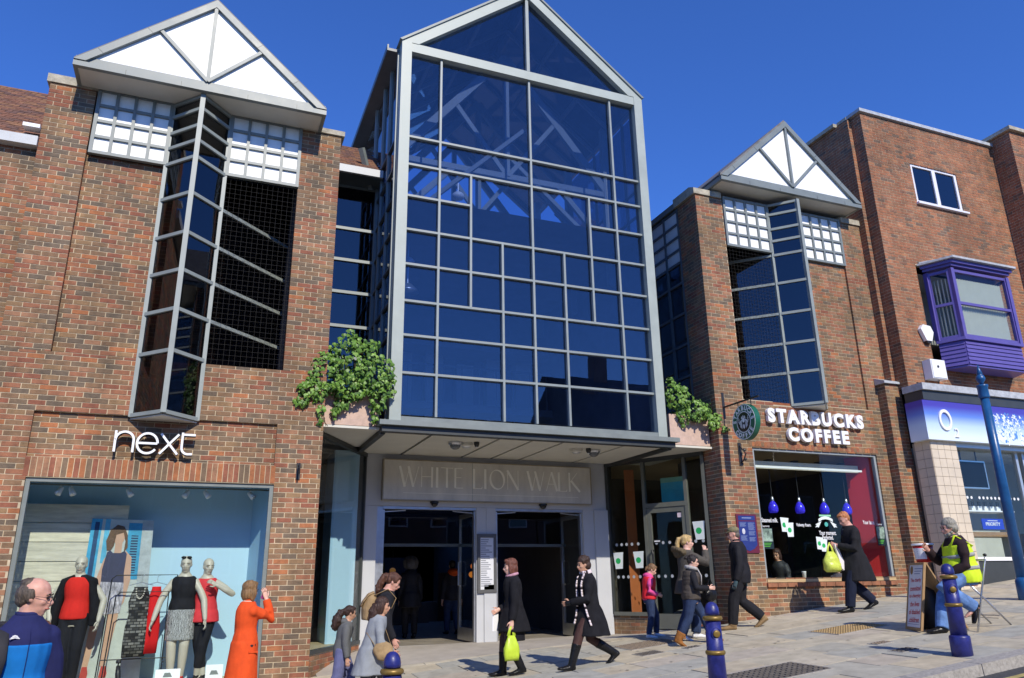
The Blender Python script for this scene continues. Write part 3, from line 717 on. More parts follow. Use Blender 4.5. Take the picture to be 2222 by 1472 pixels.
for a, c, d, e in ((wx0, wx0 + 0.085, wz0, wz1), (wx1 - 0.085, wx1, wz0, wz1), (16.79, 16.91, wz0 + .085, wz1 - .085), (wx0 + 0.085, wx1 - 0.085, wz1 - 0.085, wz1), (wx0 + 0.085, wx1 - 0.085, wz0, wz0 + 0.085)): f.box(a, c, PF + 0.02, PF + 0.09, d, e)
f.build('frame', M['lilac_frame'], w)
MB().box(wx0 - 0.03, wx1 + 0.10, PF - 0.08, PF + 0.1, wz0 - 0.055, wz0 - 0.005).build('sill', M['lilac_frame'], w)
for a, c in ((wx0 + 0.08, 16.795), (16.905, wx1 - 0.08)): MB().box(a, c, PF + 0.05, PF + 0.058, wz0 + 0.08, wz1 - 0.08).build('pane', M['glass_dark'], w)
# purple bay
M['purple'] = mat('purple_paint', (0.115, 0.09, 0.32), 0.4, var=0.08, scale=4)
M['purple_d'] = M['purple']
bay = thingpart('bay_window', phone)
bx0, bx1, bd = 15.78, 18.12, 0.46; i0, i1 = 16.02, 17.90; f0 = PF - 0.02
P0, P1, P2, P3 = V((bx0, f0, 0)), V((i0, f0 - bd, 0)), V((i1, f0 - bd, 0)), V((bx1, f0, 0))
segs = ((P0, P1), (P1, P2), (P2, P3))
def poly4(grow, z, dz):
    g = grow; return ([(bx0 - g, f0, z), (i0 - g * 0.6, f0 - bd - g, z), (i1 + g * 0.6, f0 - bd - g, z), (bx1 + g, f0, z)], (0, 0, dz))
MB().prism(*poly4(0.15, 7.085, 0.075)).build('cornice', M['purple'], bay)
MB().prism(*poly4(0.09, 7.02, 0.062)).build('cornice', M['purple'], bay)
MB().prism(*poly4(0.23, 7.165, 0.05)).build('lead_roof', M['lead'], bay)
MB().prism([(bx0 - .15, f0, 7.215), (i0 - .08, f0 - bd * .85, 7.215), (i1 + .08, f0 - bd * .85, 7.215), (bx1 + .15, f0, 7.215)], (0, 0, 0.06)).build('lead_roof', M['lead'], bay)
MB().prism(*poly4(0.0, 4.56, 0.04)).build('bottom_board', M['purple'], bay)
MB().prism(*poly4(0.07, 5.19, 0.07)).build('sill', M['purple'], bay)
for k in range(6):
    z = 4.61 + k * 0.096
    for (a, c) in segs:
        n_ = (c - a).cross(Z).normalized(); n_ = n_ if n_.y < 0 else -n_
        d = (c - a).normalized()
        pts = [a + n_ * 0.028, a + n_ * 0.012, a + n_ * 0.0, a - n_ * 0.02]
        prof = [V((a.x, a.y, z)) + n_ * 0.030, V((a.x, a.y, z + 0.096)) + n_ * 0.008, V((a.x, a.y, z + 0.096)) - n_ * 0.02, V((a.x, a.y, z)) - n_ * 0.02]
        MB().prism(prof, c - a).build('clapboard', M['purple'], bay)
for (a, c) in segs:
    L = (c - a).length; d = (c - a) / L; n_ = d.cross(Z); n_ = n_ if n_.y < 0 else -n_
    q = lambda s, z, o=0.0: V((a.x + d.x * s + n_.x * o, a.y + d.y * s + n_.y * o, z))
    fw = 0.075
    for s in (fw / 2 + .01, L - fw / 2 - .01): MB().bar(q(s, 5.26), q(s, 6.97), fw, 0.07, up=n_).build('frame', M['purple'], bay)
    for z in (5.30, 6.11, 6.93): MB().bar(q(fw + .01, z, .005 if z == 6.11 else 0), q(L - fw - .01, z, .005 if z == 6.11 else 0), 0.06, 0.065).build('glazing_bar', M['purple'], bay)
    MB().obox(q(L / 2, 6.11, -0.012), d * (L / 2 - fw), n_ * 0.005, Z * 0.82).build('pane', M['glass_clear'], bay)
    k = int((L - 2 * fw) / 0.085)
    for j in range(k):
        s = fw + 0.05 + j * (L - 2 * fw - 0.05) / k
        dd = (d * 0.55 + n_ * 0.83) * 0.032
        MB().obox(q(s, 6.05, -0.10), dd, dd.cross(Z).normalized() * 0.0015, Z * 0.74).build('blind_slat', M['blind'] if 'blind' in M else M.setdefault('blind', mat('blind_fabric', (0.72, 0.72, 0.62), 0.8, var=0.05)), bay)
for p in (P0, P1, P2, P3): MB().bar((p.x, p.y - .012, 5.26), (p.x, p.y - .012, 6.98), 0.10, 0.10, up=Y).build('corner_post', M['purple'], bay)
room(phone, 15.6, 18.1, 0.0, 0.9, 5.2, 7.0, mat('pale_room', (0.30, 0.30, 0.28), 0.9, var=0.1))
# alarm box and cabinet
al = thing('alarm_box', (15.35, PF - 0.06, 5.42), 'white hexagonal alarm box on the red brick wall left of the purple bay', 'alarm box')
hexa = [(-0.19, 0.08), (-0.10, 0.19), (0.13, 0.17), (0.20, 0.02), (0.11, -0.20), (-0.06, -0.20)]
MB().prism([(15.37 + x, PF - 0.10, 5.42 + z) for x, z in hexa], (0, 0.09, 0)).build('cover', M['white'], al)
MB().prism([(15.37 + x, PF - 0.085, 5.42 + z) for x, z in ((-0.055, -0.205), (0.105, -0.205), (0.085, -0.25), (-0.03, -0.25))], (0, 0.07, 0)).build('lamp', M['black'], al)
cb = thing('wall_cabinet', (15.45, PF - 0.1, 4.55), 'white metal cabinet with keyhole on brick wall below the alarm box', 'cabinet')
MB().box(15.12, 15.58, PF - 0.22, PF - 0.012, 4.27, 4.72).build('body', M['white'], cb)
MB().box(15.14, 15.56, PF - 0.235, PF - 0.222, 4.29, 4.70).build('door', M['white'], cb)
MB().lathe((15.32, PF - 0.236, 4.55), [(0.03, 0), (0.03, 0.008)], 10, axis=(0, -1, 0)).build('lock', M['black'], cb)
MB().tube([(15.45, PF - 0.1, 4.27), (15.40, PF - 0.1, 4.15), (15.05, PF - 0.09, 4.12), (14.75, PF - 0.08, 4.16)], 0.012, 6).build('cable', M['black'], cb)
# ledge, fascia, tiled pillar, shopfront
MB().box(14.42, 21, -0.52, 0.0, 3.90, 4.05).build('ledge', M['lead'], phone)
MB().box(14.46, 21, -0.46, 0.0, 3.68, 3.895).build('ledge_board', M['frame_dark'], phone)
def grad_mat(name, z0, z1, stops):
    m = bpy.data.materials.new(name); m.use_nodes = True; nt = m.node_tree; bs = nt.nodes['Principled BSDF']
    g = nt.nodes.new('ShaderNodeNewGeometry'); sp = nt.nodes.new('ShaderNodeSeparateXYZ'); mr = nt.nodes.new('ShaderNodeMapRange'); cr_ = nt.nodes.new('ShaderNodeValToRGB')
    mr.inputs['From Min'].default_value = z0; mr.inputs['From Max'].default_value = z1
    nt.links.new(g.outputs['Position'], sp.inputs[0]); nt.links.new(sp.outputs[2], mr.inputs['Value']); nt.links.new(mr.outputs[0], cr_.inputs[0])
    el = cr_.color_ramp.elements
    el[0].position = stops[0][0]; el[0].color = (*stops[0][1], 1); el[1].position = stops[-1][0]; el[1].color = (*stops[-1][1], 1)
    for p, c in stops[1:-1]: q = el.new(p); q.color = (*c, 1)
    nt.links.new(cr_.outputs[0], bs.inputs['Base Color']); bs.inputs['Roughness'].default_value = 0.3
    return m
M['fascia_print'] = grad_mat('fascia_gradient_print', 2.80, 3.66, [(0.0, (0.72, 0.82, 0.90)), (0.28, (0.50, 0.66, 0.86)), (0.52, (0.13, 0.24, 0.68)), (0.74, (0.075, 0.055, 0.40)), (1.0, (0.06, 0.045, 0.36))])
fa = thing('shop_fascia', (16.5, -0.4, 3.2), 'blue to white shaded shop sign reading O2 with splashing water picture', 'shop sign')
MB().box(14.40, 21, -0.46, -0.02, 2.80, 3.67).build('board', M['fascia_print'], fa)
ring = MB(); ro = []
for k in range(28):
    t = 2 * math.pi * k / 28; ro.append((math.cos(t), math.sin(t)))
c0 = V((14.98, -0.463, 3.25))
ring.rings([[c0 + V((x * r_ * 0.8, yy, z_ * r_)) for (x, z_) in ro] for r_, yy in ((0.235, 0), (0.235, -0.03), (0.17, -0.03), (0.17, 0))], False)
ring.build('letter', M['white'], fa)
tx = MB(); text_on(tx, '2', 0.12, 0.20, lambda x, y, z: (15.27 + x, -0.475 - z, 2.98 + y), 0.012); tx.build('letter', M['white'], fa)
M['splash'] = mat('splash_print', (0.80, 0.88, 0.96), 0.4, var=0.1); M['splash2'] = mat('splash_print_blue', (0.10, 0.28, 0.66), 0.4, var=0.3, scale=9)
rs = random.Random(5); sp1 = MB(); sp2 = MB()
for k in range(420):
    x = 16.45 + abs(rs.gauss(0, 1)) * 0.9; z = 2.84 + rs.random() ** 0.8 * (0.68 - 0.08 * abs(x - 17))
    if x > 20.5: continue
    r = rs.uniform(0.008, 0.035) * (1.5 if z < 3.1 else 0.9)
    t0 = rs.uniform(0, 6.3); n_ = rs.randint(4, 6)
    pts = [(x + math.cos(t0 + 2 * math.pi * q / n_) * r * rs.uniform(0.5, 1.5), -0.462 - 0.00001 * k, z + math.sin(t0 + 2 * math.pi * q / n_) * r * rs.uniform(0.5, 1.7)) for q in range(n_)]
    (sp1 if rs.random() < 0.72 else sp2).prism(pts, (0, 0.0025, 0))
sp1.build('splash_picture', M['splash'], fa, kind='stuff'); sp2.build('splash_picture', M['splash2'], fa, kind='stuff')
M['cream_tile'] = mat('cream_tile', (0.66, 0.56, 0.42), 0.35, var=0.08, scale=3); M['grout'] = mat('tile_grout', (0.30, 0.26, 0.2), 0.9)
pp = thingpart('tiled_pillar', phone); MB().box(14.56, 15.34, -0.34, 0.1, -0.9, 2.79).build('core', M['grout'], pp)
ts = 0.195
for k in range(19):
    z = -0.9 + k * ts
    for i in range(4):
        MB().box(14.555 + i * ts + 0.004, 14.555 + (i + 1) * ts - 0.004, -0.352, -0.338, z + 0.004, z + ts - 0.004).build('tile', M['cream_tile'], pp)
    for i in range(2):
        MB().box(14.548, 14.562, -0.345 + i * ts + 0.004, -0.345 + (i + 1) * ts - 0.004, z + 0.004, z + ts - 0.004).build('tile', M['cream_tile'], pp)
MB().box(14.46, 14.56, 0.22, 0.30, -1.0, 4.05).build('return_wall', BR_RED[0][0], phone)
sf = thingpart('shopfront', phone)
M['o2_frame'] = mat('shopfront_silver', (0.50, 0.54, 0.57), 0.35, 0.5, var=0.08)
MB().box(15.345, 21, -0.20, -0.14, 0.28, 0.355).build('sill', M['white'], sf)
MB().box(15.345, 21, -0.17, 0.0, -0.75, 0.275).build('stall_riser', M['frame_dark'], sf)
MB().box(15.345, 17.5, -0.105, -0.095, 0.36, 2.70).build('pane', M['glass_clear'], sf)
for x in (15.37, 17.52, 17.75): MB().box(x - 0.04, x + 0.04, -0.14, -0.06, 0.36, 2.70).build('mullion', M['o2_frame'], sf)
MB().box(15.345, 21, -0.30, 0.1, 2.70, 2.795).build('head', M['o2_frame'], sf)
MB().box(17.8, 20.5, -0.105, -0.095, -0.6, 2.70).build('pane', M['glass_clear'], sf)
MB().box(17.79, 20.5, -0.13, -0.07, 1.75, 1.82).build('transom', M['o2_frame'], sf)
room(phone, 15.0, 21, -0.09, 1.7, -0.6, 2.78, mat('phone_shop_wall', (0.55, 0.57, 0.57), 0.8, var=0.15, scale=1))
tv = thing('screen', (16.1, 0.05, 2.1), 'switched off black flat screen hanging in the phone shop window', 'screen')
MB().box(15.68, 16.60, 0.02, 0.07, 1.88, 2.45).build('panel', mat('screen_black', (0.006, 0.006, 0.008), 0.5, var=0, spec=.15), tv)
f = MB()
for a, c, d, e in ((15.65, 15.68, 1.85, 2.48), (16.60, 16.63, 1.85, 2.48), (15.68, 16.60, 2.45, 2.48), (15.68, 16.60, 1.85, 1.88)): f.box(a, c, 0.01, 0.08, d, e)
f.build('bezel', M['alu'], tv)
for x in (15.9, 16.4): MB().box(x, x + 0.02, 0.03, 0.05, 2.481, 2.75).build('hanger', M['black'], tv)
st_ = thing('display_shelf', (16.0, 0.3, 1.3), 'glass shelf with white phone stands below the shop screen', 'shelf')
MB().box(15.4, 17.3, 0.02, 0.4, 1.34, 1.37).build('shelf', M['white'], st_)
for x in (15.6, 16.05, 16.25, 16.45, 16.65, 16.85):
    MB().prism([(x, 0.1, 1.371), (x + 0.12, 0.1, 1.371), (x + 0.12, 0.1, 1.47), (x, 0.1, 1.47)], (0, 0.06, 0)).build('stand', M['white'], st_)
    MB().box(x + 0.02, x + 0.10, 0.10, 0.115, 1.475, 1.57).build('handset', M['black'], st_)
MB().box(15.4, 17.3, 0.02, 0.5, 0.80, 0.90).build('counter', mat('oak', (0.35, 0.20, 0.09), 0.4, var=0.25, stretch=(1, 8, 8)), st_)
MB().box(15.5, 15.55, 0.1, 0.38, 0.0, 1.34).build('upright', M['o2_frame'], st_); MB().box(17.2, 17.25, 0.1, 0.38, 0.0, 1.34).build('upright', M['o2_frame'], st_)
pr = thing('offer_card', (16.5, 0.1, 1.0), 'small blue card reading PRIORITY in the phone shop window', 'card')
MB().box(16.12, 16.80, -0.02, -0.005, 0.955, 1.185).build('card', mat('blue_card', (0.02, 0.05, 0.55), 0.4, var=0.08), pr)
tx = MB(); text_on(tx, 'PRIORITY', 0.46, 0.075, lambda x, y, z: (16.46 + x, -0.022 - z, 1.07 + y), 0.002, offset=0.02); tx.box(16.3, 16.62, -0.023, -0.0205, 1.135, 1.148); tx.build('print', M['white'], pr)
dots = MB()
for k in range(16):
    x = 15.45 + k * 0.125
    if abs(x - 16) < 0.06: continue
    dots.lathe((x, -0.107, 1.63), [(0.033, 0), (0.033, 0.001)], 12, axis=(0, -1, 0))
dots.build('manifestation_dots', mat('frosted_dot', (0.75, 0.78, 0.8), 0.6, var=0), sf)
XF = None
# next building along
far = thing('far_brick_building', (19.5, -1.0, 5), 'sliver of another red brick building at the right edge', 'building')
b = Bricks(BR_RED); b.wall((18.66, -1.02, 0), X, nS, 3.0, -0.8, 11.08, off=0.0); b.wall((18.66, 0.0, 0), nS, nW, 1.02, 3.0, 11.08, off=0.04); b.finish(far)
MB().box(18.57, 22, -1.12, 0.2, 11.08, 11.18).build('coping', M['stone'], far)
# ================================================================== glass atrium over the entrance
atr = thing('glass_atrium', (5.49, 0.25, 2.5), 'tall gabled glass atrium of blue panes in a pale steel frame over the entrance', 'building')
YA = 0.25
cx_ = [2.95, 3.58, 4.21, 4.85, 5.49, 6.16, 6.775, 7.40, 8.00]
rz = [10.03, 8.15, 7.55, 6.89, 6.20, 5.51, 4.80, 4.157, 3.47, 2.72]
fp = M['frame_pale']
for x0, x1 in ((2.75, 2.95), (8.0, 8.2)): MB().box(x0, x1, YA - 0.10, YA + 0.15, 2.56, 10.24).build('frame_post', fp, atr)
MB().box(2.95, 8.0, YA - 0.09, YA + 0.14, 10.04, 10.24).build('frame_beam', fp, atr)
MB().box(2.95, 8.0, YA - 0.09, YA + 0.14, 2.58, 2.69).build('frame_beam', M['frame_grey'], atr)
apx = V((5.475, YA, 12.42))
for s, x0 in ((-1, 2.75), (1, 8.2)):
    a = V((x0, YA, 10.24)); d = (apx - a).normalized(); t = 0.21
    MB().prism([a + V((0, -0.10, 0)), apx + V((0, -0.10, 0)), apx + V((0, -0.10, -t / abs(d.x))), V((x0 - s * t / abs(d.z), YA - 0.10, 10.24))], (0, 0.25, 0)).build('rake', M['frame_pale'], atr)
    MB().prism([a + V((0, -0.13, 0.0)), apx + V((0, -0.13, 0.0)), apx + V((0, -0.13, 0.05)), a + V((s * 0.05, -0.13, 0.02))], (0, 6.3, 0)).build('verge', M['frame_grey'], atr)
zi = 10.27; tt = 0.21 / abs((apx - V((2.75, YA, 10.24))).normalized().x); ai = apx.z - tt; kk = (apx.z - 10.24) / (apx.x - 2.75)
hl = (ai - zi) / kk
for s in (-1, 1):
    MB().prism([(5.475 + s * 0.02, YA + 0.02, zi), (5.475 + s * hl, YA + 0.02, zi), (5.475 + s * 0.02, YA + 0.02, ai - 0.02)], (0, 0.012, 0)).build('pane', M['glass_blue'], atr)
MB().box(5.44, 5.51, YA - 0.06, YA + 0.04, zi, ai).build('mullion', M['bar_pale'], atr)
MB().box(3.05, 7.95, YA - 0.05, YA + 0.04, 10.242, 10.275).build('transom', M['bar_dark'], atr)
bands = [[(0, 1), (1, 4), (4, 7), (7, 8)], [(0, 1), (1, 4), (4, 7), (7, 8)],
         [(0, 1), (1, 2), (6, 7), (7, 8)], [(0, 1), (1, 2), (6, 7), (7, 8)],
         [(k, k + 1) for k in range(8)], [(k, k + 1) for k in range(8)],
         [(0, 1), (1, 3), (3, 4), (4, 5), (5, 7), (7, 8)], [(0, 1), (1, 3), (3, 4), (4, 5), (5, 7), (7, 8)], [(0, 1), (1, 3), (3, 4), (4, 5), (5, 7), (7, 8)]]
cells = [(a, c, r, r + 1) for r, bd in enumerate(bands) for a, c in bd] + [(2, 4, 2, 4), (4, 6, 2, 4)]
rg = random.Random(2)
for (a, c, r0, r1) in cells:
    x0, x1, z1, z0 = cx_[a], cx_[c], rz[r0], rz[r1]
    o = MB().box(x0 + 0.02, x1 - 0.02, YA + 0.02, YA + 0.032, z0 + 0.02, z1 - 0.02).build('pane', M['glass_blue'], atr)
    o.rotation_euler = (rg.uniform(-0.008, 0.008), 0, rg.uniform(-0.008, 0.008))
bw = 0.042
def vbar(x, z0, z1): MB().box(x - bw / 2, x + bw / 2, YA - 0.045, YA + 0.05, z0, z1).build('mullion', M['bar_pale'], atr)
vbar(cx_[1], rz[9], rz[0]); vbar(cx_[7], rz[9], rz[0]); vbar(cx_[4], rz[9], rz[0]); vbar(cx_[2], rz[6], rz[2]); vbar(cx_[3], rz[9], rz[4]); vbar(cx_[5], rz[9], rz[4]); vbar(cx_[6], rz[6], rz[2])
for r in range(1, 9):
    cut = {3: [(0, 2), (6, 8)]}.get(r, [(0, 8)])
    for a, c in cut: MB().box(cx_[a] + 0.001, cx_[c] - 0.001, YA - 0.042, YA + 0.047, rz[r] - bw / 2, rz[r] + bw / 2).build('transom', M['bar_pale'], atr)
# left flank of the box with its raking eaves
YB = 6.2
for y0, y1 in ((0.42, 0.98), (1.04, 1.60), (1.66, 2.4), (2.5, 4.2), (4.3, 6.1)):
    for r in range(9):
        if y0 > 2.2 and r > 1: continue
        MB().box(2.76, 2.772, y0, y1, rz[r + 1] + 0.02, rz[r] - 0.02).build('pane', M['glass_dark'], atr)
for y in (0.40, 1.01, 1.63, 2.45): MB().box(2.72, 2.80, y - 0.03, y + 0.03, 2.6 if y < 2.3 else 7.6, 10.1).build('mullion', M['bar_pale'], atr)
for y in (4.25, 6.15): MB().box(2.72, 2.80, y - 0.03, y + 0.03, 8.1, 10.1).build('mullion', M['bar_pale'], atr)
for r in range(1, 9): MB().box(2.725, 2.795, 0.43, 6.1 if r < 2 else 2.42, rz[r] - 0.022, rz[r] + 0.022).build('transom', M['bar_dark'], atr)
MB().box(2.50, 2.80, 0.36, YB, 10.10, 10.16).build('eaves', M['bar_dark'], atr)
MB().box(2.50, 2.53, 0.36, YB, 10.16, 10.24).build('gutter', M['frame_grey'], atr)
# right flank
for r in range(9): MB().box(8.17, 8.182, 0.42, 4.0, rz[r + 1] + 0.02, rz[r] - 0.02).build('pane', M['glass_dark'], atr)
for y in (1.01, 1.63, 2.4, 4.05): MB().box(8.15, 8.20, y - 0.03, y + 0.03, 2.6, 10.1).build('mullion', M['bar_dark'], atr)
for r in range(1, 9): MB().box(8.15, 8.20, 0.42, 4.0, rz[r] - 0.02, rz[r] + 0.02).build('transom', M['bar_dark'], atr)
# roof glazing on purlins, steel trusses
ap = V((5.475, 0, 12.40)); eL, eR = V((2.75, 0, 10.22)), V((8.2, 0, 10.22))
for e in (eL, eR):
    for i in range(3):
        for j in range(3):
            a, c = e.lerp(ap, i / 3), e.lerp(ap, (i + 1) / 3); y0, y1 = 0.45 + j * 1.9, 0.45 + (j + 1) * 1.9
            MB().add([a + V((0, y0 + .03, 0)), c + V((0, y0 + .03, 0)), c + V((0, y1 - .03, 0)), a + V((0, y1 - .03, 0))], [(0, 1, 2, 3)]).build('roof_pane', M['glass_blue'], atr)
    for i in range(4):
        a = e.lerp(ap, i / 3)
        MB().bar(a + V((0, 0.4, -.05)), a + V((0, YB, -.05)), 0.07, 0.11).build('purlin', M['truss'], atr)
    for j in range(7):
        y = 0.55 + j * 0.94
        MB().bar(e + V((0, y, -.06)), ap + V((0, y, -.06)), 0.05, 0.09).build('rafter', M['truss'], atr)
for k, y in enumerate((1.5, 3.4, 5.4)):
    tr = thingpart('truss', atr); zc = 8.45 - 0.02 * k
    pk = V((5.475, y, 11.55)); l, r = V((2.95, y, zc)), V((8.0, y, zc))
    MB().bar(l, r, 0.09, 0.13).build('tie_beam', M['truss'], tr)
    for e in (l, r):
        MB().bar(e, pk, 0.10, 0.17).build('rafter', M['truss'], tr)
        m = e.lerp(pk, 0.52); MB().bar((5.475, y, zc), m, 0.07, 0.10).build('strut', M['truss'], tr)
        MB().bar((e.x + (0.06 if e is l else -0.06), y, 6.2), (e.x + (0.06 if e is l else -0.06), y, 10.2), 0.12, 0.16, up=X).build('post', M['truss'], tr)
        MB().bar((e.x, y, 7.0), (e.x + (1.3 if e is l else -1.3), y, zc), 0.08, 0.12).build('brace', M['truss'], tr)
    MB().bar((5.475, y, zc), pk, 0.11, 0.12, up=Y).build('king_post', M['truss'], tr)
for i, (x, y) in enumerate(((3.7, 2.4), (7.2, 2.4))):
    MB().bar((x, y, 7.3), (8.0 if i else 2.95, y + 1.0, 9.6), 0.07, 0.1).build('brace', M['truss'], atr)
    MB().bar((5.475, 0.5 + i, 9.0), (5.475 + (2.3 if i else -2.3), 1.5, 7.0), 0.06, 0.09).build('brace', M['truss'], atr)
room(atr, 2.82, 8.14, 0.30, 6.2, 2.56, 6.9, mat('well_wall', (0.20, 0.215, 0.24), .8, var=.35, scale=.8), 'well')
for k in range(6): MB().box(3.3 + k * .82, 3.75 + k * .82, 5.9, 6.19, 2.6, 5.4 + .35 * (k % 3)).build('pier', M['soffit'], atr)
for z in (4.0, 5.6): MB().box(2.83, 8.13, 5.2, 6.19, z, z + .18).build('gallery_floor', M['truss'], atr)
for k in range(12): MB().box(2.9 + k * .46, 2.925 + k * .46, 5.2, 5.225, 4.18, 5.1).build('baluster', M['bar_pale'], atr)
MB().bar((2.9, 5.21, 5.12), (8.1, 5.21, 5.12), .05, .05).build('handrail', M['bar_pale'], atr)
MB().box(2.9, 8.1, 6.2, 6.3, 6.9, 8.4).build('back_wall', M['room_dark'], atr)
for (x, y, z) in ((4.42, 1.7, 7.35), (3.35, 1.6, 5.62)):
    lampo = thing('pendant_lamp', (x, y, z), ('upper' if z > 7 else 'lower') + ' round steel pendant lamp hanging inside the glass atrium', 'lamp', 'pendant lamps in the atrium')
    MB().lathe((x, y, z - 0.12), [(0.23, 0), (0.22, 0.03), (0.10, 0.16), (0.05, 0.2)], 20).build('shade', M['alu'], lampo, smooth=True)
    MB().lathe((x, y, z + 0.45), [(0.05, 0), (0.13, 0.04), (0.13, 0.12), (0.06, 0.18)], 14).build('canopy', M['white'], lampo, smooth=True)
    MB().bar((x, y, z + 0.08), (x, y, z + 0.95), 0.02, 0.02, up=Y).build('rod', M['alu'], lampo)
# connecting glazing between the pier and the box, tiled roof above
cg = thingpart('link_glazing', atr)
for z0, z1 in zip([2.6] + rz[8:2:-1], rz[8:2:-1] + [7.85]):
    MB().box(1.70, 2.70, 2.03, 2.04, z0 + 0.03, z1 - 0.03).build('pane', M['glass_dark'], cg)
    MB().box(1.66, 2.72, 1.99, 2.07, z1 - 0.03, z1 + 0.03).build('transom', M['bar_pale'], cg)
MB().box(2.70, 2.78, 1.95, 2.10, 2.6, 8.05).build('mullion', M['bar_pale'], cg)
MB().box(1.66, 2.74, 1.50, 2.2, 7.86, 7.90).build('soffit', M['bar_dark'], cg)
MB().box(1.66, 2.74, 1.44, 1.50, 7.86, 8.02).build('gutter', M['clad_grey'], cg)
MB().bar((2.60, 1.9, 7.8), (2.30, 1.6, 8.55), 0.10, 0.10).build('downpipe', M['frame_grey'], cg)
room(atr, 1.68, 2.70, 2.1, 5, 2.6, 7.9, M['room_dark'], 'well')
tile_slope(atr, 1.2, 2.72, 1.50, 8.02, 1.5, math.radians(42), random.Random(4))
bk = thing('back_roof', (8.8, 4, 8.4), 'brown tiled roof end glimpsed between the atrium and the right brick block', 'roof')
tile_slope(bk, 8.2, 10.0, 3.6, 8.55, 1.2, math.radians(42), random.Random(6), single=False)
# lip and soffit
MB().prism([(2.56, -0.02, 2.50), (8.36, -0.02, 2.50), (8.36, -0.02, 2.58), (2.56, -0.02, 2.58)], (0, 0.30, 0)).build('lip', M['frame_grey'], atr)
MB().prism([(2.62, 0.06, 2.40), (8.30, 0.06, 2.40), (8.30, 0.06, 2.497), (2.62, 0.06, 2.497)], (0, 0.16, 0)).build('lip', M['frame_dark'], atr)
for x in (2.62, 8.22): MB().box(x, x + 0.09, 0.221, 2.6, 2.38, 2.50).build('lip', M['frame_dark'], atr)
so_ = [2.72, 3.55, 4.81, 5.45, 6.07, 7.34, 8.21]
for a, c in zip(so_[:-1], so_[1:]): MB().box(a + 0.03, c - 0.03, 0.225, 2.585, 2.435, 2.47).build('soffit_panel', M['soffit'], atr)
MB().box(2.72, 8.21, 0.222, 2.588, 2.471, 2.50).build('soffit_joint', M['frame_dark'], atr)
for px0, px1 in ((1.66, 2.615), (8.315, 9.28)):
    MB().box(px0, px1, 0.24, 2.0 if px0 < 3 else 2.6, 2.45, 2.49).build('soffit_panel', M['soffit'], atr)
MB().prism([(1.68, 2.40, 2.40), (2.90, 2.62, 2.40), (2.9, 2.7, 2.40), (1.68, 2.7, 2.40)], (0, 0, 0.1)).build('head', M['frame_dark'], atr)
for x, y, kind in ((4.15, 0.90, 0), (4.38, 0.95, 1), (4.52, 0.78, 2), (6.62, 0.95, 1), (6.82, 0.82, 2), (7.00, 0.95, 0)):
    nm, lb = (('dome_camera', 'dome security camera'), ('ceiling_light', 'flat round light fitting'), ('sensor', 'small dark sensor'))[kind]
    side_ = 'left' if x < 5.5 else 'right'
    q = thing(nm, (x, y, 2.43), f'{lb} under the entrance soffit in the {side_} cluster of fittings', nm.replace('_', ' '))
    if kind == 0: MB().lathe((x, y, 2.434), [(0.13, 0), (0.13, -0.03), (0.115, -0.06)], 18).build('ring', M['alu'], q); MB().ell((x, y, 2.375), (0.10, 0.10, 0.08)).build('dome', mat('dome', (0.15, 0.16, 0.17), 0.15, var=0), q, smooth=True)
    elif kind == 1: MB().lathe((x, y, 2.434), [(0.125, 0), (0.125, -0.05), (0.10, -0.065)], 18).build('body', M['soffit'], q); MB().lathe((x, y, 2.368), [(0.09, 0), (0.06, -0.02)], 14).build('lens', M['alu'], q)
    else: MB().lathe((x, y, 2.434), [(0.05, 0), (0.05, -0.05), (0.03, -0.09)], 12).build('body', M['black'], q); MB().lathe((x, y, 2.343), [(0.02, 0), (0.012, -0.015)], 8).build('lens', M['alu'], q)

# ------------------------------------------------------------------ entrance portal
M['clad'] = mat('portal_cladding', (0.50, 0.51, 0.52), 0.45, var=0.05, scale=1.5)
en = thing('entrance_portal', (5.4, 2.6, -1.1), 'pale grey clad entrance with two pairs of open glass doors under the steel name board', 'entrance')
YE = 2.60; fl = -1.16
for x0, x1 in ((2.87, 5.33), (5.333, 8.14)): MB().box(x0, x1, YE, YE + 0.18, 1.44, 2.44).build('cladding_panel', M['clad'], en)
MB().box(2.87, 3.13, YE + 0.002, YE + 0.18, fl, 1.437).build('cladding_panel', M['clad'], en)
MB().box(7.55, 8.14, YE + 0.002, YE + 0.10, fl, 1.437).build('cladding_panel', M['clad'], en)
MB().box(7.80, 8.14, YE - 0.05, YE, fl, 1.437).build('cladding_panel', M['clad'], en)
for i, (x0, x1) in enumerate(((5.15, 5.355), (5.36, 5.565))): MB().box(x0, x1, YE + 0.002, YE + 0.18, fl, 1.437).build('cladding_panel', M['clad'], en)
MB().box(5.30, 5.555, YE - 0.03, YE, -1.1, -0.05).build('door_guard', M['clad'], en)
MB().box(3.13, 3.25, YE + 0.06, YE + 0.18, fl, 1.435).build('jamb', M['alu'], en)
MB().box(3.25, 5.15, YE + 0.03, YE + 0.16, 1.385, 1.436).build('door_head', M['alu'], en)
MB().box(5.565, 7.55, YE + 0.03, YE + 0.16, 1.385, 1.436).build('door_head', M['alu'], en)
MB().box(3.13, 7.55, YE - 0.10, YE + 0.35, fl - 0.03, fl + 0.03).build('threshold', mat('threshold_stone', (0.45, 0.43, 0.40), 0.8, var=0.12, bump=0.2), en)
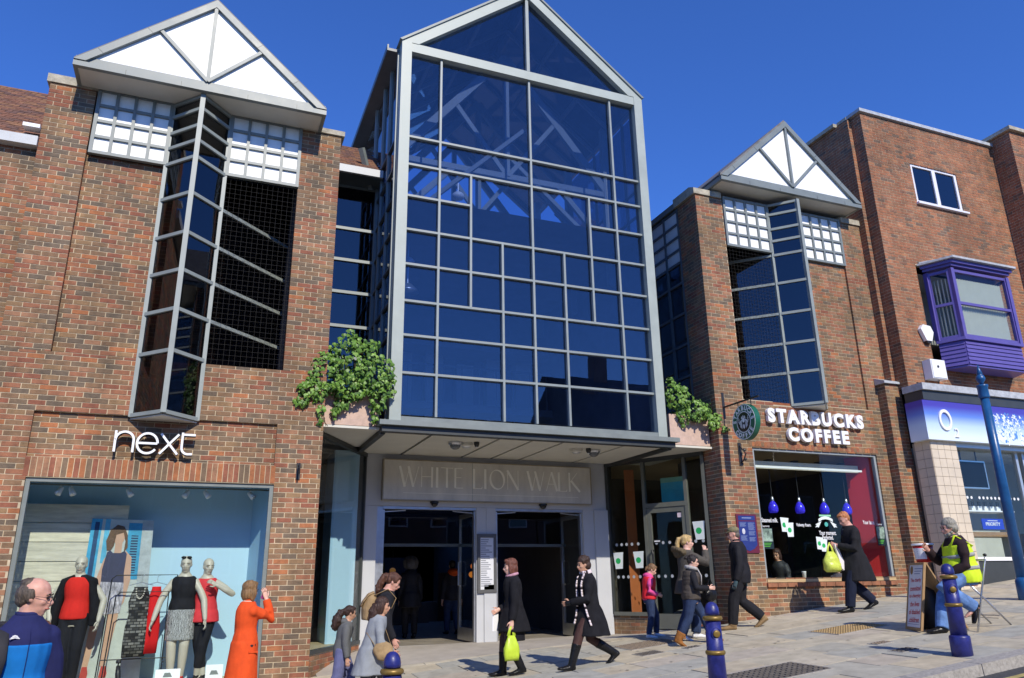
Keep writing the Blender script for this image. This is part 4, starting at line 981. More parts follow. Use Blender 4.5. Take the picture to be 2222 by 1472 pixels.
for hx, label in ((3.27, 0), (5.14, 1), (5.60, 2), (7.53, 3)):
    d = thingpart('door_leaf', en); w = 0.93; s = 1
    y0, y1 = YE + 0.12, YE + 0.12 + w
    for y in (y0, y1): MB().box(hx - 0.022, hx + 0.022, y - 0.05, y + 0.05, -1.10, 1.37).build('stile', M['alu'], d)
    MB().box(hx - 0.022, hx + 0.022, y0 + .05, y1 - .05, 1.28, 1.37).build('rail', M['alu'], d)
    MB().box(hx - 0.022, hx + 0.022, y0 + .05, y1 - .05, -1.10, -0.86).build('rail', M['alu'], d)
    MB().box(hx - 0.005, hx + 0.005, y0 + .05, y1 - .05, -0.86, 1.28).build('pane', M['glass_clear'], d)
    sg = 1 if label in (0, 2) else -1
    MB().tube([(hx + sg * .02, y1 - .16, .42), (hx + sg * .08, y1 - .16, .40), (hx + sg * .08, y1 - .16, -.05), (hx + sg * .02, y1 - .16, -.07)], 0.014).build('handle', M['alu'], d)
    MB().bar((hx + sg * 0.03, y0 + 0.05, 1.34), (hx + sg * 0.45, y0 + 0.02, 1.37), 0.03, 0.02).build('closer_arm', M['alu'], d)
for i, x in enumerate((4.25, 6.60)):
    dc = thing('camera_dome', (x, 2.5, 1.49), f'small black dome sensor above the {("left", "right")[i]} pair of glass doors', 'camera', 'black domes above the doors')
    MB().lathe((x, 2.545, 1.535), [(0.085, 0), (0.085, -0.03)], 16).build('mount', M['black'], dc)
    MB().ell((x, 2.545, 1.50), (0.075, 0.054, 0.07)).build('dome', mat('black_dome', (0.01, 0.01, 0.012), 0.1, var=0), dc, smooth=True)
# name board with engraved lettering
nb = thing('name_board', (5.45, 2.5, 1.94), 'long brushed steel board engraved WHITE LION WALK above the entrance doors', 'sign')
MB().box(3.21, 7.70, 2.485, 2.595, 1.556, 2.312).build('board', mat('brushed_board', (0.66, 0.62, 0.53), 0.42, 0.25, var=0.2, scale=1.6, stretch=(1.2, 1, .4)), nb)
fr_ = MB()
for a, c, d, e in ((3.19, 3.21, 1.54, 2.33), (7.70, 7.72, 1.54, 2.33), (3.21, 7.70, 2.312, 2.33), (3.21, 7.70, 1.54, 1.556)): fr_.box(a, c, 2.475, 2.597, d, e)
fr_.build('edge', mat('board_edge', (0.42, 0.35, 0.24), 0.4, 0.6, var=0.1), nb)
MB().box(5.02, 5.026, 2.4835, 2.4848, 1.556, 2.312).build('joint', M['frame_grey'], nb)
M['engrave'] = mat('engraved_letter', (0.95, 0.92, 0.80), 0.5, 0.0, var=0.04)
M['engrave_d'] = mat('engraved_shade', (0.25, 0.24, 0.22), 0.4, 0.7, var=0.1)
TK, TN = 0.046, 0.013
LET = {'W': [([(0, 1), (.28, 0)], TK), ([(.28, 0), (.52, .95)], TN), ([(.46, 1), (.74, 0)], TK), ([(.74, 0), (1.02, 1)], TN)],
       'H': [([(.05, 0), (.05, 1)], TN), ([(.62, 0), (.62, 1)], TK * .8), ([(.05, .52), (.62, .52)], TN)],
       'I': [([(.1, 0), (.1, 1)], TK)],
       'T': [([(.35, 0), (.35, 1)], TK * .8), ([(0, .99), (.7, .99)], TN)],
       'E': [([(.08, 0), (.08, 1)], TK * .8), ([(.08, .99), (.5, .99)], TN), ([(.08, .53), (.42, .53)], TN), ([(.08, .01), (.52, .01)], TN)],
       'L': [([(.1, 0), (.1, 1)], TK), ([(.1, .01), (.58, .01)], TN), ([(.52, .01), (.60, .10)], TN)],
       'O': None, 'N': [([(.06, 0), (.06, 1)], TN), ([(.04, 1), (.68, 0)], TK), ([(.68, 0), (.68, 1)], TN)],
       'A': [([(0, 0), (.34, 1)], TN), ([(.34, 1), (.66, 0)], TK), ([(.12, .36), (.54, .36)], TN)],
       'K': [([(.1, 0), (.1, 1)], TK * .8), ([(.1, .45), (.6, 1)], TN), ([(.22, .56), (.74, 0)], TK)]}
ADV = {'W': 1.14, 'H': .80, 'I': .30, 'T': .74, 'E': .62, 'L': .66, 'O': 1.06, 'N': .84, 'A': .70, 'K': .74, ' ': .42}
S_ = 'WHITE LION WALK'; tot = sum(ADV[c] for c in S_); sc_x = 3.92 / tot; hgt = 0.40; xx = 3.52
for ch in S_:
    if ch != ' ':
        lt = MB()
        if ch == 'O':
            n_ = 28; o_, i_ = [], []
            for k in range(n_):
                t = 2 * math.pi * k / n_; o_.append((0.5 + 0.46 * math.cos(t), 0.5 + 0.51 * math.sin(t)))
                w_ = TN + (TK - TN) * abs(math.cos(t - 0.5)) ** 1.5
                i_.append((0.5 + (0.46 - w_ / sc_x) * math.cos(t), 0.5 + (0.51 - w_ / hgt) * math.sin(t)))
            m3 = lambda p, y: V((xx + p[0] * sc_x, y, 1.80 + p[1] * hgt))
            lt.rings([[m3(p, 2.484) for p in o_], [m3(p, 2.479) for p in o_], [m3(p, 2.479) for p in i_], [m3(p, 2.484) for p in i_]], False)
        else:
            for q_, (pts, w_) in enumerate(LET[ch]):
                lt.ribbon([(xx + p[0] * sc_x, 1.80 + p[1] * hgt) for p in pts], w_, lambda a, c: (a, 2.479 - 0.0004 * q_, c), (0, 0.005, 0))
        lt.build('letter', M['engrave'], nb)
    xx += ADV[ch] * sc_x
MB().box(3.6, 7.4, 2.4825, 2.4845, 1.68, 1.686).build('rule', M['engrave'], nb)
# directory board on the centre post
db = thing('directory_board', (5.36, 2.55, 0.4), 'tall white list of shops in a dark frame on the post between the doors', 'board')
f = MB()
for a, c, d, e in ((5.16, 5.215, -.20, .92), (5.50, 5.555, -.20, .92), (5.215, 5.50, .85, .92), (5.215, 5.50, -.20, -.14)): f.box(a, c, YE - 0.05, YE - 0.004, d, e)
f.build('frame', mat('directory_frame', (0.10, 0.10, 0.10), 0.4), db)
MB().box(5.215, 5.50, YE - 0.03, YE - 0.004, -.14, .85).build('panel', mat('directory_white', (0.66, 0.67, 0.70), 0.5, var=0.03), db)
ln = MB(); rr = random.Random(9)
for k in range(23): ln.box(5.23, 5.23 + rr.uniform(0.10, 0.25), YE - 0.032, YE - 0.0305, 0.80 - k * 0.04, 0.818 - k * 0.04)
ln.build('text_lines', mat('print_grey', (0.25, 0.26, 0.30), 0.6, var=0), db, kind='stuff')
# hall behind the doors
hl_ = thingpart('hall', en)
MB().box(2.87, 8.14, 2.95, 16, -1.19, -1.13).build('floor', mat('hall_floor', (0.36, 0.32, 0.26), 0.30, var=0.25, scale=2), hl_)
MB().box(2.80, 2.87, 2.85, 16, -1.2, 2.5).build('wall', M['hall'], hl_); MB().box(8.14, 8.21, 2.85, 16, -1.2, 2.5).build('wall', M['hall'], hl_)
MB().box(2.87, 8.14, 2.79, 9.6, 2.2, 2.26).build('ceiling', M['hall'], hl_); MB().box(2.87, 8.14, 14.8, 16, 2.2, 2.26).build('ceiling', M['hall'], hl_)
for k in range(8): MB().box(2.87, 8.14, 9.7 + k * .65, 9.95 + k * .65, 2.2, 2.35).build('rooflight_bar', M['bar_dark'], hl_); MB().box(2.87, 8.14, 16, 16.1, -1.2, 2.5).build('back_wall', M['hall'], hl_)
MB().box(3.3, 7.5, 3.62, 3.64, 0.78, 1.50).build('transom_pane', M['glass_dark'], hl_)
MB().box(3.2, 7.6, 3.60, 3.66, 0.72, 0.78).build('transom_bar', M['bar_dark'], hl_)
for i, (x, y, z, c) in enumerate(((6.9, 8.0, 0.2, (1.0, 0.32, 0.05)), (7.05, 8.3, 0.42, (1.0, 0.25, 0.05)), (5.2, 10, 0.35, (0.9, 0.45, 0.12)))):
    q = thing('shop_lamp', (x, y, z), ('lower', 'upper', 'distant')[i] + ' dim orange lamp glowing deep inside the dark entrance hall', 'lamp', 'orange lamps in the hall')
    MB().ell((x, y, z), (0.09, 0.09, 0.08)).build('shade', emit(f'lamp_glow_{i}', c, 0.5 if i < 2 else 0.12), q, smooth=True)
    MB().bar((x, y, z + 0.06), (x, y, 2.2), 0.012, 0.012, up=Y).build('cord', M['black'], q)
for k, (x, y, w_, z0, z1, c) in enumerate(((4.3, 11, 0.9, -1.1, 0.6, (0.13, 0.09, 0.03)), (7.0, 11.5, 0.8, -1.1, 0.3, (0.10, 0.04, 0.02)), (5.5, 13, 1.2, -1.1, 0.8, (0.06, 0.06, 0.07)))):
    MB().box(x, x + w_, y, y + 0.1, z0, z1).build('display_unit', mat(f'hall_unit_{k}', c, 0.7), hl_)
for k in range(5): MB().box(3.2 + k * 0.9, 3.9 + k * 0.9, 9 + k * .7, 9.5 + k * .7, -1.13, -0.55).build('display_unit', mat(f'hall_table_{k}', (0.20, 0.17, 0.15), 0.6), hl_)
cn_ = thing('wet_floor_cone', (6.55, 4.6, -1.13), 'yellow floor warning cone standing in the dark hall behind the right doors', 'cone')
MB().lathe((6.55, 4.6, -1.129), [(0.19, 0), (0.19, 0.03), (0.14, 0.04), (0.045, 0.72), (0.03, 0.76)], 16).build('body', mat('cone_yellow', (0.45, 0.42, 0.03), 0.5), cn_, smooth=True)
MB().lathe((6.55, 4.6, -0.85), [(0.122, 0), (0.098, 0.16)], 16).build('band', mat('cone_band', (0.6, 0.16, 0.04), 0.5), cn_, smooth=True)

# ------------------------------------------------------------------ planters and ivy
for i, (x0, x1) in enumerate(((1.70, 2.60), (8.33, 9.24))):
    p = thing('planter', ((x0 + x1) / 2, 0.4, 2.5), f'pink rendered planter box full of ivy {("beside the fashion shop pier", "beside the coffee shop pier")[i]}', 'planter', 'planters beside the atrium')
    MB().box(x0, x1, 0.25, 0.33, 2.50, 3.10).build('front', M['pink_stone'], p)
    MB().box(x0, x1, 0.33, 1.45, 2.50, 2.56).build('base', M['pink_stone'], p)
    MB().box(x0, x1, 0.331, 1.40, 2.57, 2.98).build('soil', mat('soil', (0.04, 0.03, 0.02), 0.95), p)
M['ivy'] = [mat(f'ivy_leaf_{i}', c, 0.48, var=0.3, scale=14, spec=0.4, coord='pos') for i, c in enumerate([(0.085, 0.180, 0.020), (0.13, 0.25, 0.032), (0.048, 0.115, 0.015), (0.20, 0.33, 0.06)])]
for m_ in M['ivy']:
    nt_ = m_.node_tree; b_ = nt_.nodes['Principled BSDF']; b_.inputs['Transmission Weight'].default_value = 0.0
M['stem'] = mat('ivy_stem', (0.10, 0.07, 0.04), 0.9)
def ivy_leaf(mb, c, d, up, s, mi):
    """five-pointed bent leaf; d: direction it points, up: its face normal"""
    d = V(d).normalized(); up = V(up); up = (up - d * up.dot(d)).normalized(); w = d.cross(up)
    q = lambda a, e, h=0.0: V(c) + d * (a * s) + w * (e * s) + up * (h * s)
    vs = [q(-.42, 0), q(-.48, .30, -.10), q(-.12, .52, -.16), q(.06, .30, -.06), q(.60, 0, -.14), q(.06, -.30, -.06), q(-.12, -.52, -.16), q(-.48, -.30, -.10), q(0, 0, .06)]
    return mb.add(vs, [(8, 0, 1), (8, 1, 2), (8, 2, 3), (8, 3, 4), (8, 4, 5), (8, 5, 6), (8, 6, 7), (8, 7, 0)], mi)
def ivy(name_lab, blobs, n, seed, singles):
    rg = random.Random(seed); root = thing('ivy', blobs[0][0], name_lab, 'ivy', 'ivy in the planters')
    rest = MB(); st = MB(); leaves = []
    tot = sum(bl[2] for bl in blobs)
    for bl in blobs:
        c, r, wgt = V(bl[0]), bl[1], bl[2]
        for k in range(int(n * wgt / tot)):
            u = V((rg.gauss(0, 1), rg.gauss(0, 1), rg.gauss(0, 1))).normalized(); rad = rg.uniform(0.55, 1.0) ** 0.6 * (1 + 0.25 * noise.noise(c + u * 1.7 + V((seed, 0, 0))))
            if rg.random() < 0.10: rad *= rg.uniform(1.05, 1.25)
            p = c + V((u.x * r[0], u.y * r[1], u.z * r[2])) * rad
            up = (u + V((0, -0.7, 0.5)) + V((rg.gauss(0, .4), rg.gauss(0, .4), rg.gauss(0, .4)))).normalized()
            d = V((rg.gauss(0, .6), rg.gauss(0, .3) - .2, -0.8 + rg.gauss(0, .4)))
            leaves.append((p, d, up, rg.uniform(0.040, 0.085) + 0.04 * rg.random() ** 3))
    leaves.sort(key=lambda t: t[0].y)
    for i, (p, d, up, s) in enumerate(leaves):
        mi = rg.choices(range(4), (4, 4, 2, 2))[0]
        if i < singles:
            mb = MB(); ivy_leaf(mb, p, d, up, s, 0); mb.build('leaf', M['ivy'][mi], root)
        else: ivy_leaf(rest, p, d, up, s, mi)
    rest.build('foliage', M['ivy'], root, kind='stuff')
    for bl in blobs:
        c, r = V(bl[0]), bl[1]
        for k in range(4):
            a = V((c.x + rg.uniform(-.3, .3) * r[0], c.y + 0.1, c.z + r[2] * .2))
            st.tube([a, a + V((rg.uniform(-.1, .1), -.05, -r[2] * .6)), a + V((rg.uniform(-.15, .15), -.02, -r[2] * 1.2))], 0.006, 5)
    st.build('stem', M['stem'], root)
ivy('large glossy ivy spilling over the planter between the left brick pier and the atrium',
    [((2.06, 0.10, 3.52), (0.44, 0.30, 0.44), 6), ((1.66, 0.0, 3.30), (0.30, 0.14, 0.34), 3), ((1.46, -0.05, 2.98), (0.26, 0.08, 0.20), 2), ((2.45, 0.10, 3.32), (0.34, 0.24, 0.36), 4.5), ((2.05, 0.10, 3.08), (0.36, 0.16, 0.22), 3),
     ((2.55, 0.08, 2.96), (0.16, 0.12, 0.26), 1.6), ((1.98, 0.12, 2.86), (0.13, 0.08, 0.16), 0.8), ((2.2, 0.2, 3.86), (0.30, 0.2, 0.14), 1.0), ((1.30, -0.05, 2.78), (0.12, 0.05, 0.12), .6), ((1.86, 0.16, 2.70), (0.06, 0.05, 0.14), .25), ((2.50, 0.12, 2.66), (0.07, 0.05, 0.16), .35), ((1.60, -0.05, 2.62), (0.05, 0.04, 0.20), .25), ((2.74, 0.0, 3.15), (0.09, 0.06, 0.22), .5), ((2.05, 0.15, 4.02), (0.10, 0.1, 0.10), .2)], 1600, 3, 300)
ivy('thin trailing ivy over the planter between the atrium and the coffee shop pier',
    [((8.55, 0.20, 3.42), (0.30, 0.22, 0.26), 3), ((8.92, 0.12, 3.16), (0.30, 0.18, 0.22), 3), ((9.22, -0.02, 2.95), (0.18, 0.08, 0.16), 1.3), ((8.62, 0.18, 3.06), (0.14, 0.10, 0.24), 1), ((8.45, 0.25, 3.70), (0.12, 0.12, 0.16), .5), ((9.42, -0.05, 2.80), (0.10, 0.05, 0.07), .35)], 640, 8, 200)
# ================================================================== pavement, kerb, road, the far side of the street
M['joint'] = mat('paving_joint', (0.25, 0.225, 0.18), 0.95, var=0.3, scale=12)
SL = [mat(f'slab_{i}', c, 0.85, var=0.20, scale=4.0, bump=0.25, bscale=70, spec=0.3) for i, c in enumerate([(0.44, 0.395, 0.30), (0.395, 0.375, 0.31), (0.465, 0.405, 0.295), (0.37, 0.36, 0.31), (0.43, 0.38, 0.305), (0.48, 0.43, 0.33)])]
def sheet(mb, x0, x1, y0, y1, nx, ny, dz):
    b0 = len(mb.v)
    for j in range(ny + 1):
        for i in range(nx + 1):
            x, y = x0 + (x1 - x0) * i / nx, y0 + (y1 - y0) * j / ny
            mb.v.append(V((x, y, G(x, y) + dz)))
    for j in range(ny):
        for i in range(nx):
            a = b0 + j * (nx + 1) + i; mb.f.append([a, a + 1, a + nx + 2, a + nx + 1]); mb.m.append(0)
mb = MB(); sheet(mb, -14, 26, -5.62, 3.0, 120, 40, -0.016)
pav = mb.build('pavement', M['joint'], kind='structure')
def slab(x0, x1, y0, y1, mi, parent, name='paving_slab', t=0.012, gap=0.006, rgl=random.Random(1)):
    x0 += gap; x1 -= gap; y0 += gap; y1 -= gap
    dz = rgl.uniform(-0.003, 0.003); tl = rgl.uniform(-0.003, 0.003)
    cs = [(x0, y0), (x1, y0), (x1, y1), (x0, y1)]; m_ = MB()
    top = [V((x, y, G(x, y) + dz + (tl if i in (1, 2) else -tl))) for i, (x, y) in enumerate(cs)]
    m_.add(top + [p + V((0, 0, -0.03)) for p in top], [(0, 1, 2, 3), (0, 4, 5, 1), (1, 5, 6, 2), (2, 6, 7, 3), (3, 7, 4, 0)])
    return m_
rg = random.Random(21); slabs = []
y = -5.42; rowi = 0
while y < 0.55:
    h = rg.choice((0.45, 0.55, 0.6, 0.6)); y1 = min(y + h, 0.62)
    if y1 > 0.40: y1 = 0.62
    x = -7.0 + rg.uniform(0, .6)
    while x < 19:
        w = rg.choice((0.6, 0.75, 0.9, 0.9, 1.05)); xc = x + w / 2
        front = (1.66 < xc < 9.28)
        if y1 <= 0.02 or front or y < -0.1:
            yy1 = y1 if (y1 <= 0.02 or front) else 0.0
            if yy1 - y > 0.08: slabs.append((x, x + w, y, yy1))
        x += w
    y = y1
slabs = [s for s in slabs if in_frame((((s[0] + s[1]) / 2), (s[2] + s[3]) / 2, G((s[0] + s[1]) / 2, (s[2] + s[3]) / 2)), 1100)]
slabs.sort(key=lambda s: (V(((s[0] + s[1]) / 2, (s[2] + s[3]) / 2, -1)) - CAM).length if in_frame(((s[0] + s[1]) / 2, (s[2] + s[3]) / 2, G((s[0] + s[1]) / 2, (s[2] + s[3]) / 2)), 60) else 99)
rest = MB()
for i, s in enumerate(slabs):
    mi = rg.choices(range(6), (4, 3, 3, 3, 4, 2))[0]; m_ = slab(*s, mi, pav)
    if i < 300: m_.build('paving_slab', SL[mi], pav)
    else:
        for f in m_.f: pass
        rest.add(m_.v, m_.f, mi)
if rest.v: rest.build('paving_slabs', SL, pav, kind='stuff')
# smooth apron in the entrance with a pale edging strip
mb = MB(); sheet(mb, 1.9, 9.1, 0.76, 2.75, 30, 14, 0.0)
mb.build('apron', mat('apron_concrete', (0.39, 0.35, 0.30), 0.9, var=0.14, scale=2.5, bump=0.3, bscale=120), kind='structure')
for k in range(8):
    x0 = 1.75 + k * 0.92; m_ = slab(x0, x0 + 0.92, 0.62, 0.765, 0, pav, gap=0.004); m_.build('edging_stone', SL[5], pav)
gm = [MB(), MB()]; rq = random.Random(31)
for k in range(260):
    x, y = rq.uniform(-1, 15), rq.uniform(-5.4, 0.4)
    if y > -.1 and not 1.9 < x < 9: continue
    r = rq.uniform(.012, .028); n_ = 8
    gm[k % 3 == 0].add([(x + math.cos(2 * math.pi * q / n_) * r * rq.uniform(.7, 1.2), y + math.sin(2 * math.pi * q / n_) * r * rq.uniform(.7, 1.2), G(x, y) + .0085) for q in range(n_)], [list(range(n_))])
gm[0].build('gum_spots', mat('old_gum', (0.16, 0.15, 0.13), .9, var=0), pav, kind='stuff'); gm[1].build('gum_spots', mat('pale_gum', (0.55, 0.52, 0.46), .9, var=0), pav, kind='stuff')
# kerb and road
M['granite'] = mat('granite_kerb', (0.33, 0.31, 0.28), 0.85, var=0.3, scale=25, bump=0.4, bscale=90)
for k in range(22):
    x0 = -6 + k * 1.0 + 0.2
    if not in_frame((x0 + 0.5, -5.5, G(x0, -5.5)), 700): continue
    a, c = x0 + 0.006, x0 + 0.994
    top = [V((a, -5.66, G(a, -5.5) - 0.003)), V((c, -5.66, G(c, -5.5) - 0.003)), V((c, -5.43, G(c, -5.43) + 0.002)), V((a, -5.43, G(a, -5.43) + 0.002))]
    m_ = MB(); m_.add(top + [p + V((0, -0.015 if i < 2 else 0, -0.22)) for i, p in enumerate(top)], [(0, 1, 2, 3), (0, 4, 5, 1), (1, 5, 6, 2), (2, 6, 7, 3), (3, 7, 4, 0)])
    m_.build('kerb_stone', M['granite'], pav)
mb = MB(); Lr = 400
def road_z(x, y): return -1.66 + 0.0975 * max(-30, min(40, x)) - 0.085 - 0.12 + (0.012 * min(0, y + 5.6) if y > -13 else 0.012 * -7.4 + 0.01 * (-13 - max(y, -24)))
xs = [-400, -60, -30, -12, -6, 0, 6, 12, 20, 40, 80, 400]; ys = [-400, -60, -22, -18, -13, -9, -7, -5.64]
b0 = 0
for yv in ys:
    for xv in xs: mb.v.append(V((xv, yv, road_z(xv, yv))))
for j in range(len(ys) - 1):
    for i in range(len(xs) - 1):
        a = j * len(xs) + i; mb.f.append([a, a + 1, a + len(xs) + 1, a + len(xs)]); mb.m.append(0)
mb.build('road', mat('asphalt', (0.055, 0.055, 0.057), 0.9, var=0.3, scale=20, bump=0.5, bscale=150), kind='structure')
mb = MB()
for yv in (-5.95, -6.18):
    for k in range(40):
        xa, xb = -8 + k * 0.8, -8 + (k + 1) * 0.8
        mb.add([(xa, yv - .05, road_z(xa, yv - .05) + .004), (xb, yv - .05, road_z(xb, yv - .05) + .004), (xb, yv + .05, road_z(xb, yv + .05) + .004), (xa, yv + .05, road_z(xa, yv + .05) + .004)], [(0, 1, 2, 3)])
mb.build('road_marking', mat('yellow_line_paint', (0.42, 0.34, 0.12), 0.8, var=0.25, scale=12), kind='structure')
# land behind the buildings
mb = MB(); mb.add([(-400, 6.5, -3), (400, 6.5, -3), (400, 400, -3), (-400, 400, -3)], [(0, 1, 2, 3)]); mb.build('ground', mat('ground_far', (0.2, 0.18, 0.15), 0.9), kind='structure')
# covers in the paving
def cover(name, lab, x0, x1, y0, y1, m, ribs, cat='drain cover'):
    t = thing(name, ((x0 + x1) / 2, (y0 + y1) / 2, G((x0 + x1) / 2, (y0 + y1) / 2)), lab, cat)
    q = lambda x, y, z: V((x, y, G(x, y) + z))
    p = MB(); top = [q(x0, y0, .006), q(x1, y0, .006), q(x1, y1, .006), q(x0, y1, .006)]
    p.add(top + [v - V((0, 0, .02)) for v in top], [(0, 1, 2, 3), (0, 4, 5, 1), (1, 5, 6, 2), (2, 6, 7, 3), (3, 7, 4, 0)]); p.build('plate', m, t)
    f = MB()
    for a, c, d, e in ((x0 - .02, x1 + .02, y0 - .02, y0 - 0.001), (x0 - .02, x1 + .02, y1 + 0.001, y1 + .02), (x0 - .02, x0 - 0.001, y0, y1), (x1 + 0.001, x1 + .02, y0, y1)):
        tp = [q(a, d, .007), q(c, d, .007), q(c, e, .007), q(a, e, .007)]; f.add(tp + [v - V((0, 0, .02)) for v in tp], [(0, 1, 2, 3), (0, 4, 5, 1), (1, 5, 6, 2), (2, 6, 7, 3), (3, 7, 4, 0)])
    f.build('rim', M['granite'], t)
    s = MB(); nx, ny = max(2, int((x1 - x0) / ribs)), max(2, int((y1 - y0) / ribs))
    for i in range(nx):
        for j in range(ny):
            cx0 = x0 + (i + .5) * (x1 - x0) / nx; cy0 = y0 + (j + .5) * (y1 - y0) / ny; r = ribs * .33
            tp = [q(cx0 - r, cy0 - r * .6, .014), q(cx0 + r, cy0 - r * .6, .014), q(cx0 + r, cy0 + r * .6, .014), q(cx0 - r, cy0 + r * .6, .014)]
            s.add(tp + [v - V((0, 0, .008)) for v in tp], [(0, 1, 2, 3), (0, 4, 5, 1), (1, 5, 6, 2), (2, 6, 7, 3), (3, 7, 4, 0)])
    s.build('raised_studs', m, t, kind='stuff')
iron = mat('cast_iron', (0.13, 0.115, 0.10), 0.7, 0.2, var=0.3, scale=14)
rust = mat('rusty_iron', (0.24, 0.19, 0.14), 0.85, 0.1, var=0.3, scale=14)
gold = mat('gravel_set_cover', (0.38, 0.27, 0.13), 0.9, var=0.45, scale=60, bump=0.6, bscale=90)
cover('drain_cover', 'large brown ribbed iron cover in paving by the cafe door', 6.45, 7.35, -1.05, -0.45, rust, 0.07)
cover('drain_cover', 'small dark iron grating in the paving in front of the girl in pink', 6.25, 6.62, -1.70, -1.42, iron, 0.06)
cover('drain_cover', 'tiny iron water cover near the brown fringed boots', 7.02, 7.25, -1.75, -1.60, iron, 0.05)
cover('access_cover', 'golden gravel filled access cover in front of the coffee shop window', 9.0, 10.0, -2.75, -2.15, gold, 0.05, 'access cover')
cover('drain_cover', 'wide diamond pattern iron cover at the bottom edge of the paving', 6.0, 7.1, -4.55, -3.85, iron, 0.08)
cover('drain_cover', 'small iron water cover on the paving nearest the bollard with its base in view', 8.32, 8.62, -4.50, -4.30, iron, 0.06)
cover('drain_cover', 'small rusty cover beside the sandwich board on the paving', 8.6, 8.85, -3.85, -3.70, rust, 0.05)
# houses across the road, seen only as dark reflections in the glass
rh = random.Random(17); hb = mat('house_brick', (0.20, 0.12, 0.09), 0.9, var=0.2); hp = mat('house_render', (0.42, 0.38, 0.32), 0.9, var=0.1); hs = mat('house_slate', (0.07, 0.07, 0.08), 0.8, var=0.2)
for i, (x0, x1, zt, rh_, m, lab) in enumerate(((-16, -5, 6.0, 2.4, hp, 'pale rendered house opposite reflected in the fashion shop window'), (-4.9, 6.5, 4.9, 2.2, hb, 'low brick house with tall chimneys opposite, reflected in the atrium'),
                                              (6.6, 18.5, 5.2, 2.0, hb, 'brick terrace house opposite, reflected low in the atrium glass'), (18.6, 34, 7.4, 4.2, hb, 'tall steep roofed house opposite reflected at right of the atrium'))):
    h_ = thing('house', ((x0 + x1) / 2, -23, -2), lab, 'house')
    MB().box(x0, x1, -33, -23, -4, zt).build('wall', m, h_)
    MB().prism([(x0, -22.7, zt), (x0, -28, zt + rh_), (x0, -33.3, zt)], (x1 - x0, 0, 0)).build('roof', hs, h_)
    for k in range(2):
        cx0 = x0 + (x1 - x0) * (0.18 + 0.55 * k); ch = MB(); ch.box(cx0, cx0 + 0.9, -28.4, -27.6, zt + rh_ * .6, zt + rh_ + 1.5)
        for j in range(3): ch.lathe((cx0 + 0.2 + j * 0.25, -28, zt + rh_ + 1.5), [(0.1, 0), (0.08, 0.35)], 8)
        ch.build('chimney', hb, h_)
    for k in range(5):
        wx = x0 + (x1 - x0) * (k + .5) / 5
        for wz in (0.4, 3.0):
            if wz + 1.5 < zt:
                MB().box(wx - .55, wx + .55, -22.97, -22.90, wz, wz + 1.5).build('window', M['white'], h_); MB().box(wx - .47, wx + .47, -22.89, -22.88, wz + .08, wz + 1.42).build('window_pane', M['glass_dark'], h_)
# ================================================================== people
def lin(r, g, b): return tuple(((c / 255) / 12.92 if c / 255 < 0.04045 else ((c / 255 + 0.055) / 1.055) ** 2.4) for c in (r, g, b))
SK = {'pale': mat('skin_pale', (0.68, 0.41, 0.31), 0.5, var=0.10, scale=18, sub=0.15, coord='obj'), 'tan': mat('skin_tan', (0.52, 0.29, 0.19), 0.5, var=0.10, scale=18, sub=0.15, coord='obj'),
      'ruddy': mat('skin_ruddy', (0.62, 0.33, 0.25), 0.5, var=0.14, scale=16, sub=0.15, coord='obj'), 'manikin': mat('mannequin_shell', (0.55, 0.50, 0.40), 0.45, var=0.05, scale=8, coord='obj')}
_cl = {}
def cloth(name, rgb, rough=0.9, var=0.18, bump=0.35, bscale=260, scale=10):
    if name not in _cl: _cl[name] = mat(name, rgb, rough, var=var, scale=scale, bump=bump, bscale=bscale, spec=0.2, coord='obj')
    return _cl[name]
BLK = cloth('black_wool', (0.012, 0.012, 0.015), var=0.35); BLK2 = cloth('black_cotton', (0.016, 0.016, 0.020), 0.8, var=0.3); NAVY = cloth('navy_suiting', (0.012, 0.016, 0.035), 0.8)
JEAN = cloth('dark_denim', (0.028, 0.045, 0.10), 0.85, var=0.35); JEAN2 = cloth('light_denim', (0.12, 0.22, 0.45), 0.85, var=0.35)
WHT = cloth('white_trainer', (0.72, 0.72, 0.74), 0.6); LEA = cloth('black_leather', (0.012, 0.012, 0.013), 0.28, bump=0.15, bscale=60)
EYE = mat('eye_dark', (0.02, 0.015, 0.012), 0.2, var=0); LIP = mat('lips', (0.42, 0.13, 0.11), 0.5, var=0)
MEYE = mat('mannequin_eye_paint', (0.36, 0.31, 0.24), 0.5, var=0); MLIP = mat('mannequin_lip_paint', (0.42, 0.31, 0.25), 0.5, var=0)  # MEYE: shading of the mannequins' eyes and brows put into a brown-grey colour
HAIRM = {}
def hairmat(n, c):
    if n not in HAIRM: HAIRM[n] = mat('hair_' + n, c, 0.5, var=0.6, scale=55, bump=1.0, bscale=170, coord='obj', stretch=(1, 1, 0.12))
    return HAIRM[n]
def evald(me, vox, it, fac=0.5):
    o = bpy.data.objects.new('tmp', me); col.objects.link(o)
    r = o.modifiers.new('r', 'REMESH'); r.mode = 'VOXEL'; r.voxel_size = vox
    if it: s = o.modifiers.new('s', 'SMOOTH'); s.iterations = it; s.factor = fac
    dg = bpy.context.evaluated_depsgraph_get(); dg.update()
    m2 = bpy.data.meshes.new_from_object(o.evaluated_get(dg), depsgraph=dg)
    bpy.data.objects.remove(o); bpy.data.meshes.remove(me)
    return m2
